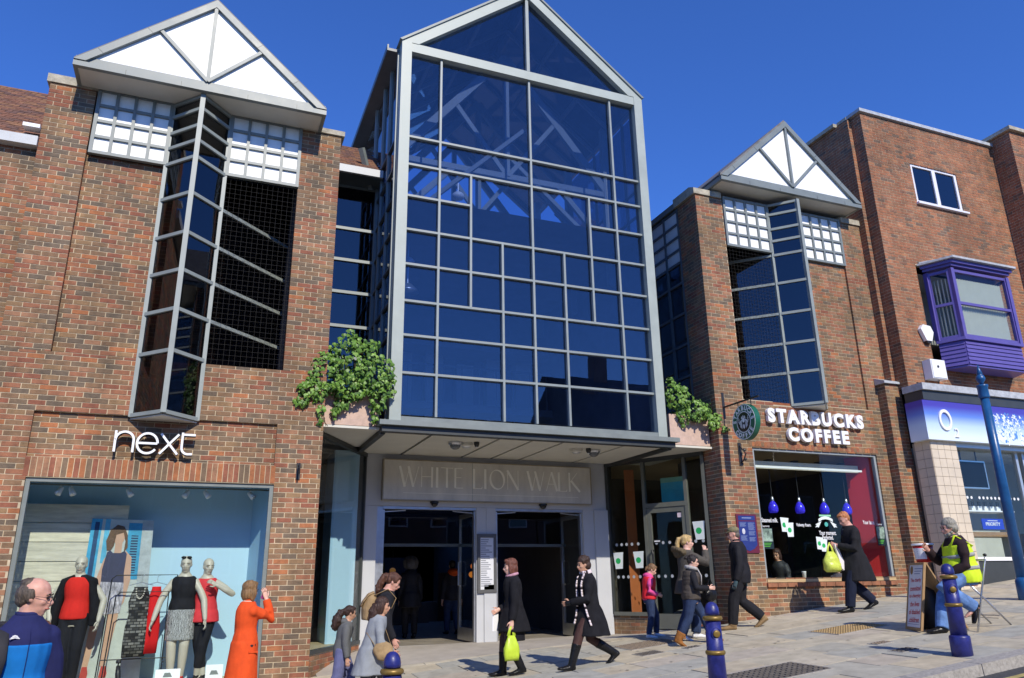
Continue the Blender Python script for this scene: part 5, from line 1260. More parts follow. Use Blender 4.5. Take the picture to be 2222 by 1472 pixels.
def fused(mb, name, mats, parent, vox=0.013, it=3, fold=0.0, fscale=9.0, extra=None, fold_dir=(1, 1, 0.45), label=None):
    """one continuous skin grown over all the pieces in mb, with optional cloth folds"""
    me = bpy.data.meshes.new(name); me.from_pydata(mb.v, [], mb.f); me = evald(me, vox, it)
    vs = [v.co.copy() for v in me.vertices]; fs = [list(p.vertices) for p in me.polygons]
    if fold:
        fd = V(fold_dir)
        for v, co in zip(me.vertices, vs):
            q = V((co.x * fd.x, co.y * fd.y, co.z * fd.z)) * fscale
            h = noise.noise(q) * 0.7 + noise.noise(q * 2.3 + V((3, 1, 7))) * 0.4
            co += v.normal * (fold * h)
    bpy.data.meshes.remove(me)
    out = MB(); out.v = vs; out.f = fs; out.m = [0] * len(fs)
    if extra and extra.v: out.add(extra.v, extra.f, 0)
    return out.build(name, mats, parent, smooth=True)
def ik(a, t, l1, l2, pole):
    d = t - a; L = d.length
    if L > (l1 + l2) * 0.995: t = a + d * ((l1 + l2) * 0.995 / L); d = t - a; L = d.length
    if L < abs(l1 - l2) + 0.01: L = abs(l1 - l2) + 0.01
    x = (l1 * l1 - l2 * l2 + L * L) / (2 * L); h = math.sqrt(max(0, l1 * l1 - x * x)); n = d.normalized()
    p = V(pole); p = p - n * p.dot(n); p.normalize()
    return a + n * x + p * h, t
class Man:
    PROF = [(-0.25, .088, .072), (0.0, .097, .080), (0.2, .090, .074), (0.40, .076, .062), (0.60, .086, .070), (0.78, .092, .070), (0.88, .086, .062), (0.94, .068, .052), (1.0, .046, .045), (1.06, .035, .039)]
    def __init__(s, label, pos, head_deg, H, feet=((0.18, .09, 0), (-0.18, -.09, 25)), lean=4, head=(0, 0), hands=None, skin='pale', sit=None, wide=1.0, hk=1.0, group=None, vox=0.0125, z0=None, name='person', cat='person', crouch=0.0, poles=None, twist=0, face=True, neck=.014):
        a = math.radians(head_deg); s.H = H; s.F = V((math.cos(a), math.sin(a), 0)); s.L = V((-math.sin(a), math.cos(a), 0)); s.U = V((0, 0, 1)); s.wide = wide; s.vox = vox
        x, y = pos; gz = G(x, y) if z0 is None else z0; s.base = V((x, y, gz)); s.gz = gz; s.z0 = z0
        s.t = thing(name, (x, y, gz), label, cat, group); s.skin = SK[skin]; h = H
        t1, t2 = .245 * h, .247 * h; s.hip, s.knee, s.ank, s.fdir, s.fup = [], [], [], [], []
        P = V((x, y, 0)); lat = (.052 * h * wide, -.052 * h * wide); ank = []
        for i, (f, l, p) in enumerate(feet):
            g = P + s.F * f + s.L * l; r = math.radians(p); zz = (G(g.x, g.y) if z0 is None else z0)
            fd = s.F * math.cos(r) - s.U * math.sin(r); fu = s.U * math.cos(r) + s.F * math.sin(r)
            k = .042 * h * math.cos(r) + (.080 * h * math.sin(r) if p >= 0 else -.04 * h * math.sin(r))
            if len(feet[i]) > 3: pass
            g.z = zz + k; ank.append(g); s.fdir.append(fd); s.fup.append(fu)
        if sit is None:
            pz = 99
            for i in (0, 1):
                hp = P + s.L * lat[i]; d = (V((hp.x, hp.y, 0)) - V((ank[i].x, ank[i].y, 0))).length
                pz = min(pz, ank[i].z + math.sqrt(max(0.01, ((t1 + t2) * .992) ** 2 - d * d)))
            s.P = V((x, y, pz - crouch * h))
        else:
            s.P = V(sit[0]); 
            for i in (0, 1):
                if sit[1][i] is not None: ank[i] = V(sit[1][i])
        for i in (0, 1):
            hp = s.P + s.L * lat[i]; pole = s.F + s.U * 0.25 + s.L * (0.12 if i == 0 else -0.12)
            k, t = ik(hp, ank[i], t1, t2, pole); s.hip.append(hp); s.knee.append(k); s.ank.append(t)
        ln = math.radians(lean); d1 = s.U * math.cos(ln * .6) + s.F * math.sin(ln * .6); d2 = s.U * math.cos(ln * 1.3) + s.F * math.sin(ln * 1.3)
        s.mid = s.P + d1 * (.15 * h); s.nb = s.mid + d2 * (.155 * h); s.d1, s.d2 = d1, d2
        tw = math.radians(twist); s.SL = (s.L * math.cos(tw) + s.F * math.sin(tw)); s.SF = (s.F * math.cos(tw) - s.L * math.sin(tw))
        s.sh = [s.nb - d2 * (.050 * h) + s.SL * (.097 * h * wide), s.nb - d2 * (.050 * h) - s.SL * (.097 * h * wide)]
        hands = hands or ((0.02, .04, -.33 * 1.0), (0.02, .04, -.33)); s.elb, s.wr, s.hd = [], [], []
        poles = poles or ((-.8, .35, -.3), (-.8, .35, -.3))
        for i in (0, 1):
            sg = 1 if i == 0 else -1; f, l, u = hands[i]
            if len(hands[i]) == 3 and isinstance(hands[i], V): tg = V(hands[i])
            else: tg = s.sh[i] + s.F * (f * h) + s.L * (sg * l * h) + s.U * (u * h)
            po = poles[i]; e, t = ik(s.sh[i], tg, .172 * h, .155 * h, s.F * po[0] + s.L * (sg * po[1]) + s.U * po[2])
            s.elb.append(e); s.wr.append(t); s.hd.append((t - e).normalized())
        yw, pt = math.radians(head[0]), math.radians(head[1]); hf = s.F * math.cos(yw) + s.L * math.sin(yw); s.hl = s.L * math.cos(yw) - s.F * math.sin(yw)
        s.hf = hf * math.cos(pt) - s.U * math.sin(pt); s.hu = s.U * math.cos(pt) + hf * math.sin(pt); s.hh = .136 * h * hk
        s.ho = s.nb + d2 * (neck * h) + (s.hf * 0.012 + s.hu * 0.0) * h               # origin on the head's axis at chin level
        s.rot = Matrix((s.hf, s.hl, s.hu)).transposed()
        s.body(face)
    def q(s, f, l, u): return s.ho + (s.hf * f + s.hl * l + s.hu * u) * s.hh     # head units
    def w(s, f, l, u): return s.P + s.F * f + s.L * l + s.U * u                  # metres from the pelvis
    def spine(s, u):
        h = s.H
        if u < 0: return s.P + s.U * (u * .305 * h)
        if u < .49: return s.P.lerp(s.mid, u / .49)
        return s.mid.lerp(s.nb, (u - .49) / .51)
    def prof(s, u):
        p = s.PROF
        if u <= p[0][0]: return p[0][1], p[0][2]
        for (a, b) in zip(p, p[1:]):
            if u <= b[0]:
                k = (u - a[0]) / (b[0] - a[0]); return a[1] + (b[1] - a[1]) * k, a[2] + (b[2] - a[2]) * k
        return p[-1][1], p[-1][2]
    def torso(s, mb, t=0.0, u0=-.25, u1=1.06, n=12, fat=1.0, belly=0.0):
        pts, rr = [], []
        for i in range(n + 1):
            u = u0 + (u1 - u0) * i / n; a, b = s.prof(u); bl = belly * math.exp(-((u - .3) / .3) ** 2)
            pts.append(s.spine(u) + s.F * (bl * .6)); rr.append((a * s.H * s.wide * fat + t, b * s.H * fat + t + bl))
        return mb.tube(pts, rr, 16, hint=s.SL)
    def leg(s, mb, i, t=0.0, r=None, to=1.0, n=10):
        h = s.H; r = r or (.056, .050, .039, .037, .024)
        a = s.hip[i] + s.U * .02 * h; k, e = s.knee[i], s.knee[i].lerp(s.ank[i], to)
        pts = [a, a.lerp(k, .5), k, k.lerp(s.ank[i], min(.35, to * .6)), e]
        return mb.tube(pts, [x * h + t for x in r], n, hint=s.L)
    def arm(s, mb, i, t=0.0, to=1.0, r=(.034, .030, .027, .025, .0175)):
        h = s.H; e = s.elb[i]; w_ = e.lerp(s.wr[i], to)
        st = s.sh[i] + (s.SL if i == 0 else -s.SL) * (-.02 * h)
        return mb.tube([st, s.sh[i].lerp(e, .5), e, e.lerp(s.wr[i], .4 * to), w_], [x * h + t for x in r], 10, hint=s.U if abs(s.hd[i].z) < .8 else s.F).ell(s.sh[i] - s.U * (.010 * h) - (s.SL if i == 0 else -s.SL) * (.008 * h), (r[0] * h * .92 + t * .7,) * 3)
    def hand(s, i, extra, spread=0.35, curl=0.5, palm_in=None):
        """palm and five jointed fingers; returns pieces for the fused skin (palm) and adds fingers to extra"""
        h = s.H; d = s.hd[i]; sg = 1 if i == 0 else -1
        inn = V(palm_in) if palm_in else -s.L * sg; inn = inn - d * inn.dot(d)
        if inn.length < .05: inn = s.F
        inn.normalize(); side = d.cross(inn) * (1 if True else -1)
        if side.dot(s.F) < 0: side = -side                                         # towards the thumb
        w_ = s.wr[i]; palm = MB(); palm.tube([w_ - d * .01, w_ + d * (.025 * h), w_ + d * (.05 * h)], [(.017 * h, .012 * h), (.023 * h, .0115 * h), (.022 * h, .010 * h)], 10, hint=side)
        for k, (o, L) in enumerate(((.016, .040), (.0055, .045), (-.0055, .042), (-.016, .033))):
            p0 = w_ + d * (.046 * h) + side * (o * h); dd = (d + side * (o * 6 * spread)).normalized(); c = curl
            p1 = p0 + dd * (L * .45 * h); d2 = (dd * math.cos(c) + inn * math.sin(c)); p2 = p1 + d2 * (L * .33 * h); d3 = (dd * math.cos(c * 2) + inn * math.sin(c * 2)); p3 = p2 + d3 * (L * .27 * h)
            extra.tube([p0 - dd * .006, p1, p2, p3], [.0052 * h, .0050 * h, .0046 * h, .0032 * h], 7)
        p0 = w_ + d * (.014 * h) + side * (.017 * h); dd = (d * .75 + side * .75 + inn * .35).normalized()
        extra.tube([p0 - dd * .006, p0 + dd * (.020 * h), p0 + (dd * .75 + d * .4).normalized() * (.042 * h)], [.0072 * h, .0060 * h, .0040 * h], 7)
        return palm
    def body(s, face):
        h = s.H; mb = MB(); ex = MB(); s.torso(mb)
        for i in (0, 1):
            s.leg(mb, i); s.arm(mb, i); c_, p_ = getattr(s, 'curl', (0.55, 0.55)), None
            pm = s.hand(i, ex, curl=0.55); mb.add(pm.v, pm.f)
            an, fd, fu = s.ank[i], s.fdir[i], s.fup[i]; lo = an - fu * (.018 * h)
            mb.tube([lo - fd * (.028 * h), lo + fd * (.02 * h), lo + fd * (.075 * h) - fu * (.01 * h), lo + fd * (.11 * h) - fu * (.013 * h)], [(.018 * h, .018 * h), (.021 * h, .02 * h), (.026 * h, .012 * h), (.016 * h, .007 * h)], 10, hint=s.L)
        mb.tube([s.nb - s.d2 * (.03 * h), s.nb + s.d2 * (.02 * h), s.q(-.06, 0, .30)], [.040 * h, .033 * h, .034 * h], 12)
        hh = s.hh
        E = lambda f, l, u, a, b, c: mb.ell(s.q(f, l, u), (a * hh, b * hh, c * hh), 14, 10, rot=s.rot)
        E(-.05, 0, .66, .41, .33, .36); E(.05, 0, .48, .33, .285, .38); E(.09, 0, .27, .25, .225, .27); E(.19, 0, .10, .13, .13, .095); E(.24, 0, .60, .14, .22, .12)
        for sg in (-1, 1): E(.22, sg * .15, .40, .12, .10, .10); E(-.03, sg * .315, .47, .07, .035, .12)
        mb.tube([s.q(.33, 0, .56), s.q(.40, 0, .44), s.q(.45, 0, .36)], [.035 * hh, .05 * hh, .065 * hh], 8); E(.40, 0, .335, .06, .09, .045)
        E(.335, 0, .225, .055, .11, .05)
        bd = fused(mb, 'body', s.skin, s.t, vox=min(s.vox, .0105 * (h / 1.7)), it=2, extra=ex); s.bodyo = bd
        if face:
            EY, LP = (EYE, LIP) if face is True else (MEYE, MLIP)
            for sg in (-1, 1):
                MB().ell(s.q(.345, sg * .145, .515), (.045 * hh, .062 * hh, .032 * hh), 8, 6, rot=s.rot).build('eye', EY, s.t, smooth=True)
                MB().tube([s.q(.375, sg * .05, .59), s.q(.385, sg * .15, .615), s.q(.33, sg * .24, .58)], .018 * hh, 6).build('eyebrow', EY, s.t, smooth=True)
            MB().tube([s.q(.335, -.11, .225), s.q(.39, 0, .225), s.q(.335, .11, .225)], [.012 * hh, .028 * hh, .012 * hh], 6).build('mouth', LP, s.t, smooth=True)
    # ---- clothing
    def flare(s, mb, d, a, b_, sh, top):
        rs = []
        for k in range(8):
            u = k / 7 * 1.0; z = .03 - (d + .03) * u; e = u ** .8
            ra, rb = top[0] + (a - top[0]) * e, top[1] + (b_ - top[1]) * e
            wob = .035 * u
            rs.append([s.P + s.U * (z * s.H) + s.F * (sh * s.H * u + rb * math.sin(q) * (1 + wob * math.sin(5 * q + s.H * 9))) + s.L * (ra * math.cos(q) * (1 + wob * math.sin(4 * q))) for q in [2 * math.pi * j / 24 for j in range(24)]])
        mb.rings(rs)
    def trousers(s, m, t=.010, flare=0.0, to=.97, name='trousers', fold=.010, top=.22):
        mb = MB(); s.torso(mb, t, -.22, top, 6)
        for i in (0, 1): s.leg(mb, i, t, (.058, .053, .043 + flare * .3, .040 + flare * .6, .030 + flare), to)
        return fused(mb, name, m, s.t, s.vox, 2, fold, 7.0)
    def jacket(s, m, t=.022, hem=-.05, name='jacket', sleeves=1.0, fold=.008, neck=1.03, skirt=None, fat=1.0, belly=0.0, r=None, skip=None, fscale=7.0):
        mb = MB(); s.torso(mb, t, hem, neck, 14, fat, belly)
        if sleeves:
            for i in (0, 1):
                if skip == i: continue
                s.arm(mb, i, t * .55, .96 * sleeves, r or (.038, .034, .031, .029, .023))
        if skirt:                                                         # (drop below pelvis in H, lateral, forward radii in H, forward shift)
            d, a, b_, sh = skirt; s.flare(mb, d, a * s.H + t, b_ * s.H + t, sh, (.098 * s.H * fat * s.wide + t, .084 * s.H * fat + t))
        return fused(mb, name, m, s.t, s.vox, 7, fold, fscale)
    def skirt(s, m, d, a, b_, t=.012, sh=0.0, name='skirt', top=.3):
        mb = MB(); s.flare(mb, d, a * s.H, b_ * s.H, sh, (.098 * s.H * s.wide + t, .084 * s.H + t)); s.torso(mb, t, -.05, top, 5)
        return fused(mb, name, m, s.t, s.vox, 2, .004, 9)
    def shoes(s, m, name='shoe', boot=0.0, t=.006, sole=None, bulk=1.0):
        h = s.H
        for i in (0, 1):
            an, fd, fu = s.ank[i], s.fdir[i], s.fup[i]; lo = an - fu * (.020 * h); mb = MB(); b = bulk
            mb.tube([lo - fd * (.036 * h), lo - fd * (.02 * h), lo + fd * (.03 * h), lo + fd * (.080 * h) - fu * (.008 * h), lo + fd * (.125 * h) - fu * (.010 * h)],
                    [(.016 * h * b + t, .016 * h + t * .5), (.022 * h * b + t, .021 * h + t * .5), (.025 * h * b + t, .021 * h + t * .5), (.029 * h * b + t, .014 * h + t * .5), (.018 * h * b + t, .009 * h + t * .5)], 12, hint=s.L)
            k = an.lerp(s.knee[i], boot) if boot else an + (s.knee[i] - an).normalized() * .03
            if boot: mb.tube([an - fu * .01, an.lerp(k, .5), k], [.030 * h * b + t, .034 * h * b + t, (.041 if boot > .5 else .036) * h * b + t], 12)
            else: mb.tube([an - fu * .012, k], [.026 * h + t, .026 * h + t], 10)
            o = fused(mb, name, m, s.t, s.vox * .9, 2, .002, 20)
            if sole:
                q = MB(); so_ = lo - fu * (.024 * h); q.tube([so_ - fd * (.042 * h), so_ - fd * (.02 * h), so_ + fd * (.08 * h), so_ + fd * (.135 * h)], [(.016 * h, .006), (.026 * h, .008), (.034 * h, .008), (.016 * h, .006)], 10, hint=s.L)
                q.build('sole', sole, o, smooth=True)
    def hair(s, m, style='short', tail=None, name='hair'):
        mb = MB(); hh = s.hh; E = lambda f, l, u, a, b, c: mb.ell(s.q(f, l, u), (a * hh, b * hh, c * hh), 14, 10, rot=s.rot)
        rg = random.Random(int(s.H * 1000))
        if style == 'short': E(-.10, 0, .72, .41, .365, .35); E(-.20, 0, .50, .28, .33, .28); E(.14, 0, .88, .22, .26, .13)
        elif style == 'balding': E(-.20, 0, .60, .31, .365, .30); E(-.25, 0, .44, .22, .31, .24); [E(-.06, k * .30, .55, .14, .06, .20) for k in (-1, 1)]; E(-.22, 0, .86, .25, .26, .16)
        elif style == 'cap': E(-.10, 0, .74, .40, .365, .34); E(-.22, 0, .46, .25, .32, .28)
        elif style == 'bob': E(-.09, 0, .72, .44, .39, .37); E(-.22, 0, .38, .30, .38, .42); [E(-.05, k * .31, .36, .20, .11, .42) for k in (-1, 1)]; E(.20, 0, .90, .18, .28, .13)
        elif style == 'tied': E(-.09, 0, .72, .42, .36, .35); E(-.22, 0, .52, .26, .32, .28); E(.14, 0, .88, .22, .26, .12); [E(.02, k * .29, .62, .20, .06, .18) for k in (-1, 1)]
        elif style == 'wild': E(-.09, 0, .73, .44, .40, .39); E(-.22, 0, .46, .33, .40, .36); [E(-.10 + rg.uniform(-.25, .15), rg.uniform(-.33, .33), rg.uniform(.5, .95), .14, .14, .12) for k in range(10)]
        elif style == 'long': E(-.09, 0, .72, .44, .38, .37); E(-.24, 0, .30, .30, .40, .55); [E(-.06, k * .31, .40, .20, .10, .40) for k in (-1, 1)]
        if tail:
            pts = [s.q(*p) for p in tail[0]]; n = len(pts); rr = tail[1]
            mb.tube(pts, [r * hh for r in rr], 10)
            if len(tail) > 2:                                            # curly: lumps along the tail
                for k in range(tail[2]):
                    u = rg.random() * (n - 1); i = min(n - 2, int(u)); p = pts[i].lerp(pts[i + 1], u - i); r = (rr[i] + (rr[i + 1] - rr[i]) * (u - i)) * hh
                    o = V((rg.gauss(0, 1), rg.gauss(0, 1), rg.gauss(0, 1))).normalized() * r * .8
                    mb.ell(p + o, (r * .5,) * 3, 8, 6)
        return fused(mb, name, m, s.t, max(.008, s.vox * .7), 1, .008, 45, fold_dir=(1, 1, .22))
def ring_scarf(p, m, name='scarf', r0=.060, t=.028, tilt=.0):
    mb = MB(); n = 14; c = p.nb + p.d2 * (.012 * p.H)
    pts = [c + p.SL * (math.cos(2 * math.pi * k / n) * r0 * p.H / 1.7 * 1.7) + p.SF * (math.sin(2 * math.pi * k / n) * r0 * p.H) + p.U * (-.02 * math.sin(2 * math.pi * k / n)) for k in range(n)]
    for k in range(n): mb.tube([pts[k], pts[(k + 1) % n]], t, 8); mb.ell(pts[k], (t, t, t), 8, 6)
    return fused(mb, name, m, p.t, .012, 2, .006, 18)
def carrier(name, lab, c, m, w=.26, hgt=.34, thick=.10, yaw=0.0, handle=.12, cat='bag', group=None, seed=1):
    """limp carrier bag hanging from its two handles; c is the point where it is held"""
    rg = random.Random(seed); t = thing(name, c, lab, cat, group); a = V((math.cos(yaw), math.sin(yaw), 0)); b = V((-math.sin(yaw), math.cos(yaw), 0)); mb = MB(); c = V(c); rs = []
    for k in range(9):
        u = k / 8; z = -handle - hgt * u; ww = w / 2 * (.45 + .55 * min(1, u * 2.2)) * (1 - .12 * max(0, u - .8) * 5); th = thick / 2 * (.35 + .9 * math.sin(min(1, u * 1.1) * 2.2)) * (0.35 if k == 8 else 1)
        rs.append([c + V((0, 0, z)) + a * (ww * math.copysign(abs(math.cos(q)) ** .7, math.cos(q)) * (1 + .06 * rg.uniform(-1, 1))) + b * (th * math.sin(q) * (1 + .3 * rg.uniform(-1, 1))) for q in [2 * math.pi * j / 16 for j in range(16)]])
    mb.rings(rs, True); mb.build('bag', m, t, smooth=True)
    for sg in (-1, 1):
        h_ = MB(); h_.tube([c + V((0, 0, 0)) + b * .01 * sg, c + a * (w * .12 * sg) + V((0, 0, -handle * .5)), c + a * (w * .20 * sg) + V((0, 0, -handle * 1.08))], [(.006, .012), (.006, .02), (.006, .03)], 8, hint=b); h_.build('handle', m, t, smooth=True)
    return t
LIME = mat('lime_plastic', (0.50, 0.66, 0.045), 0.35, var=0.10, scale=8, bump=0.3, bscale=25); WBAG = mat('white_plastic', (0.78, 0.74, 0.76), 0.4, var=0.06, bump=0.3, bscale=20)
TANB = cloth('tan_canvas', (0.33, 0.225, 0.115), 0.85, var=0.2)

# --- man in the blue fleece, close by at the left edge
NB = cloth('navy_fleece', (0.022, 0.026, 0.10), 0.9, var=0.15); BB = cloth('bright_blue_fleece', (0.010, 0.17, 0.52), 0.85, var=0.12)
m1 = Man('balding man in two tone blue fleece with glasses, cut off at the left edge', (-1.10, -5.50), -68, 1.98, feet=((.02, .11, 0), (.02, -.11, 0)), lean=2, head=(62, 4), hands=((.02, .02, -.32), (.15, .05, -.13)), skin='ruddy', wide=.95, vox=.010, neck=.010, hk=.97)
m1.trousers(cloth('grey_trousers', (0.06, 0.06, 0.065)))
fl = m1.jacket(NB, .018, -.10, 'fleece_jacket', neck=1.06, fold=.012)
mb = MB(); m1.torso(mb, .031, -.08, .74, 12, .985); fused(mb, 'blue_body_panel', BB, m1.t, .012, 3, .006, 7.0)
mb = MB(); mb.tube([m1.nb - m1.d2 * .02, m1.nb + m1.d2 * .055], [(.075, .078), (.082, .085)], 14, hint=m1.L); fused(mb, 'collar', NB, m1.t, .011, 2, .004)
a, c_ = m1.spine(.05) + m1.F * .185, m1.spine(.98) + m1.F * .105
MB().tube([m1.spine(u) + m1.SF * (m1.prof(u)[1] * m1.H + .046) for u in (.05, .2, .4, .6, .75, .9)], .0025, 6).build('zip', NB, m1.t)
lg = MB()
for k, (w_, z_) in enumerate(((.030, 0), (.024, .008), (.016, .016))): 
    p = m1.spine(.80) - m1.SL * .085 + m1.SF * (m1.prof(.8)[1] * m1.H * .80 + .034); lg.tube([p + m1.SL * (-w_) + m1.U * z_, p + m1.U * (z_ + .006), p + m1.SL * w_ + m1.U * z_], .0035, 6)
lg.build('chest_emblem', M['white'], m1.t)
m1.hair(hairmat('grey_brown', (0.10, 0.075, 0.055)), 'balding'); m1.shoes(LEA)
gl_ = MB(); hh = m1.hh
for sg in (-1, 1):
    c = m1.q(.43, sg * .155, .50); pts = [c + (m1.hl * math.cos(2 * math.pi * k / 12) * .12 + m1.hu * math.sin(2 * math.pi * k / 12) * .075) * hh for k in range(13)]; gl_.tube(pts, .0016, 5); gl_.tube([m1.q(.43, sg * .27, .52), m1.q(.2, sg * .33, .53), m1.q(-.03, sg * .335, .54)], .0018, 5)
gl_.tube([m1.q(.43, -.04, .51), m1.q(.43, .04, .51)], .0018, 5); gl_.build('glasses', M['black'], m1.t)
rs_ = thing('rucksack', m1.nb + m1.F * -.2, 'black rucksack with a wide strap on the shoulder of the man in blue', 'rucksack')
MB().tube([m1.sh[1] + m1.SL * .03 - m1.F * .13 - m1.U * .05, m1.sh[1] + m1.SL * .035 + m1.U * .065 - m1.F * .02, m1.sh[1] + m1.SL * .04 + m1.F * .10 + m1.U * .01, m1.sh[1] + m1.SL * .03 + m1.F * .165 - m1.U * .15, m1.sh[1] + m1.SL * .0 + m1.F * .14 - m1.U * .38], [(.035, .008)] * 5, 10, hint=m1.SL).build('strap', cloth('black_nylon', (0.03, 0.03, 0.035), .6), rs_, smooth=True)
mb = MB(); mb.tube([m1.nb - m1.F * .24 - m1.U * .02, m1.nb - m1.F * .27 - m1.U * .2, m1.nb - m1.F * .27 - m1.U * .48], [(.13, .07), (.16, .11), (.15, .10)], 14, hint=m1.SL); fused(mb, 'pack', _cl['black_nylon'], rs_, .015, 3, .008)
# --- woman with long red hair, mostly hidden behind him
m2 = Man('woman with long auburn hair half hidden behind the man in blue', (-1.27, -3.75), 75, 1.60, vox=.014, head=(10, 8))
m2.jacket(cloth('grey_green_coat', (0.10, 0.11, 0.09)), .022, -.15); m2.trousers(JEAN); m2.shoes(LEA)
m2.hair(hairmat('auburn', (0.17, 0.06, 0.03)), 'long', ([(-.25, 0, .5), (-.36, 0, .0), (-.34, .02, -.5), (-.30, .04, -.95)], [.34, .36, .30, .16], 14))
# --- woman on the phone in the orange coat
ORG = cloth('orange_wool', (0.72, 0.085, 0.018), 0.85, var=0.10)
m3 = Man('woman in a bright orange coat talking on a phone beside the brick pier', (0.66, -1.45), 26, 1.70, feet=((.05, .07, 0), (-.06, -.07, 0)), lean=0, head=(12, 2), hands=((.10, .02, -.30), (.115, -.035, .075)), poles=((-.8, .35, -.3), (.55, .12, -1.0)), wide=.95)
m3.jacket(ORG, .018, -.05, 'coat', skirt=(.235, .112, .100, -.01), fold=.010)
mb = MB(); mb.tube([m3.nb - m3.d2 * .015, m3.nb + m3.d2 * .045], [(.068, .070), (.062, .064)], 14, hint=m3.L); fused(mb, 'collar', ORG, m3.t, .011, 2, .003)
MB().obox(m3.w(.02, -.19, -.06), m3.F * .062, m3.L * .006, m3.U * .010).build('pocket_flap', ORG, m3.t)
m3.skirt(BLK2, .30, .092, .085, .012); m3.trousers(cloth('dark_tights', (0.035, 0.026, 0.026), .6), .003, name='tights', fold=0); m3.shoes(LEA)
m3.hair(hairmat('blonde_brown', (0.24, 0.135, 0.055)), 'bob')
ph = thing('mobile_phone', m3.wr[1], 'small pink mobile phone held to the ear of the woman in orange', 'phone'); MB().obox(m3.wr[1] + m3.hd[1] * .055 + m3.hl * .025, m3.hu * .055 + m3.hf * .02, m3.hl * .006, m3.hf * .024 - m3.hu * .008).build('handset', mat('pink_case', (0.30, 0.05, 0.22), .4), ph)
# --- mother and two girls with a pushchair
m4 = Man('woman in black with brown ponytail leaning forward, tan backpack on her back', (2.34, -1.62), -8, 1.66, feet=((.28, .08, 0), (-.25, -.08, 30)), lean=9, head=(-2, 26), hands=((.05, -.01, -.315), (.06, -.01, -.31)), skin='ruddy')
m4.jacket(BLK2, .022, -.12, 'jacket', skirt=(.16, .115, .125, -.01)); m4.trousers(BLK2); m4.shoes(LEA)
m4.hair(hairmat('chestnut', (0.085, 0.032, 0.016)), 'tied', ([(-.42, 0, .72), (-.62, 0, .60), (-.66, .02, .20), (-.60, .04, -.25), (-.52, .05, -.60)], [.12, .20, .22, .20, .08], 26))
bp = thing('backpack', m4.spine(.8) - m4.F * .2, 'tan canvas backpack with flap and buckles on the woman in black', 'backpack')
mb = MB(); c = [m4.spine(u) - m4.SF * (.085 * m4.H + .055) for u in (.28, .55, .82, .95)]; mb.tube(c, [(.125, .07), (.14, .10), (.135, .085), (.09, .05)], 14, hint=m4.SL); fused(mb, 'pack', TANB, bp, .013, 3, .007)
mb = MB(); c = [m4.spine(u) - m4.SF * (.085 * m4.H + o) for u, o in ((.98, .03), (.92, .10), (.74, .155), (.60, .165))]; mb.tube(c, [(.10, .02), (.13, .02), (.135, .014), (.11, .01)], 12, hint=m4.SL); fused(mb, 'flap', TANB, bp, .012, 2, .004)
for sg in (-1, 1):
    MB().tube([m4.spine(.9) - m4.SF * .17 + m4.SL * sg * .09, m4.spine(1.0) + m4.SL * sg * .10 + m4.SF * .0 + m4.U * .03, m4.spine(.82) + m4.SF * .125 + m4.SL * sg * .10, m4.spine(.5) + m4.SF * .08 + m4.SL * sg * .14], [(.022, .006)] * 4, 8, hint=m4.SL).build('strap', TANB, bp, smooth=True)
    MB().obox(m4.spine(.56) - m4.SF * (.085 * m4.H + .172) + m4.SL * sg * .06, m4.SL * .012, m4.SF * .004, m4.U * .05).build('buckle_strap', LEA, bp)
GRY1 = cloth('light_grey_jersey', (0.27, 0.29, 0.31), .9, var=.12); GRY2 = cloth('mid_grey_hoodie', (0.12, 0.125, 0.13), .9, var=.12)
m5 = Man('girl in a light grey tunic with long curly brown hair and tan shoulder bag', (2.10, -2.22), -4, 1.36, feet=((.20, .07, 0), (-.22, -.07, 28)), lean=14, head=(-10, 4), hands=((.13, -.02, -.25), (.13, .0, -.26)), skin='tan', hk=1.08)
m5.jacket(GRY1, .024, -.05, 'tunic', skirt=(.20, .125, .135, -.03), fold=.014); m5.trousers(cloth('patterned_leggings', (0.10, 0.10, 0.11), .9, var=.6, scale=50), .008); m5.shoes(LEA)
m5.hair(hairmat('dark_brown', (0.050, 0.022, 0.013)), 'long', ([(-.30, 0, .55), (-.42, 0, .1), (-.46, .0, -.35), (-.44, .0, -.80)], [.36, .38, .34, .16], 40))
sb_ = thing('shoulder_bag', m5.w(.05, -.2, 0), 'tan fringed shoulder bag at the hip of the girl in light grey', 'bag')
c = m5.w(.12, -.185, .02); mb = MB(); mb.ell(c, (.13, .06, .10), 14, 10); mb.ell(c + V((.02, -.02, -.05)), (.12, .05, .08)); fused(mb, 'pouch', TANB, sb_, .011, 2, .010, 18)
MB().tube([c + m5.F * .09 + m5.U * .06, m5.spine(.6) + m5.SF * .12 - m5.SL * .03, m5.sh[0] + m5.SF * .06 - m5.SL * .05 + m5.U * .03, m5.sh[0] - m5.SF * .08 - m5.SL * .05, m5.spine(.5) - m5.SF * .10 - m5.SL * .05, c - m5.F * .1 + m5.U * .05], [(.014, .004)] * 6, 8, hint=m5.SL).build('strap', TANB, sb_, smooth=True)
for k in range(7): MB().tube([c + V((.10, -.04, -.02 - .012 * k)), c + V((.17 + .008 * k, -.05, -.05 - .016 * k))], .005, 5).build('fringe', TANB, sb_)
m6 = Man('small girl in grey hoodie and lilac trousers with curly ponytail', (1.92, -1.20), -8, 1.22, feet=((.15, .07, 0), (-.15, -.07, 22)), lean=9, head=(14, 10), skin='tan', hk=1.10)
m6.jacket(GRY2, .024, -.22, 'hoodie', fold=.008); m6.trousers(cloth('lilac_trousers', (0.13, 0.14, 0.27), .9), .020, .016); m6.shoes(WHT)
mb = MB(); mb.ell(m6.nb - m6.SF * .05 + m6.U * .0, (.07, .09, .05)); fused(mb, 'hood', GRY2, m6.t, .012, 2, .004)
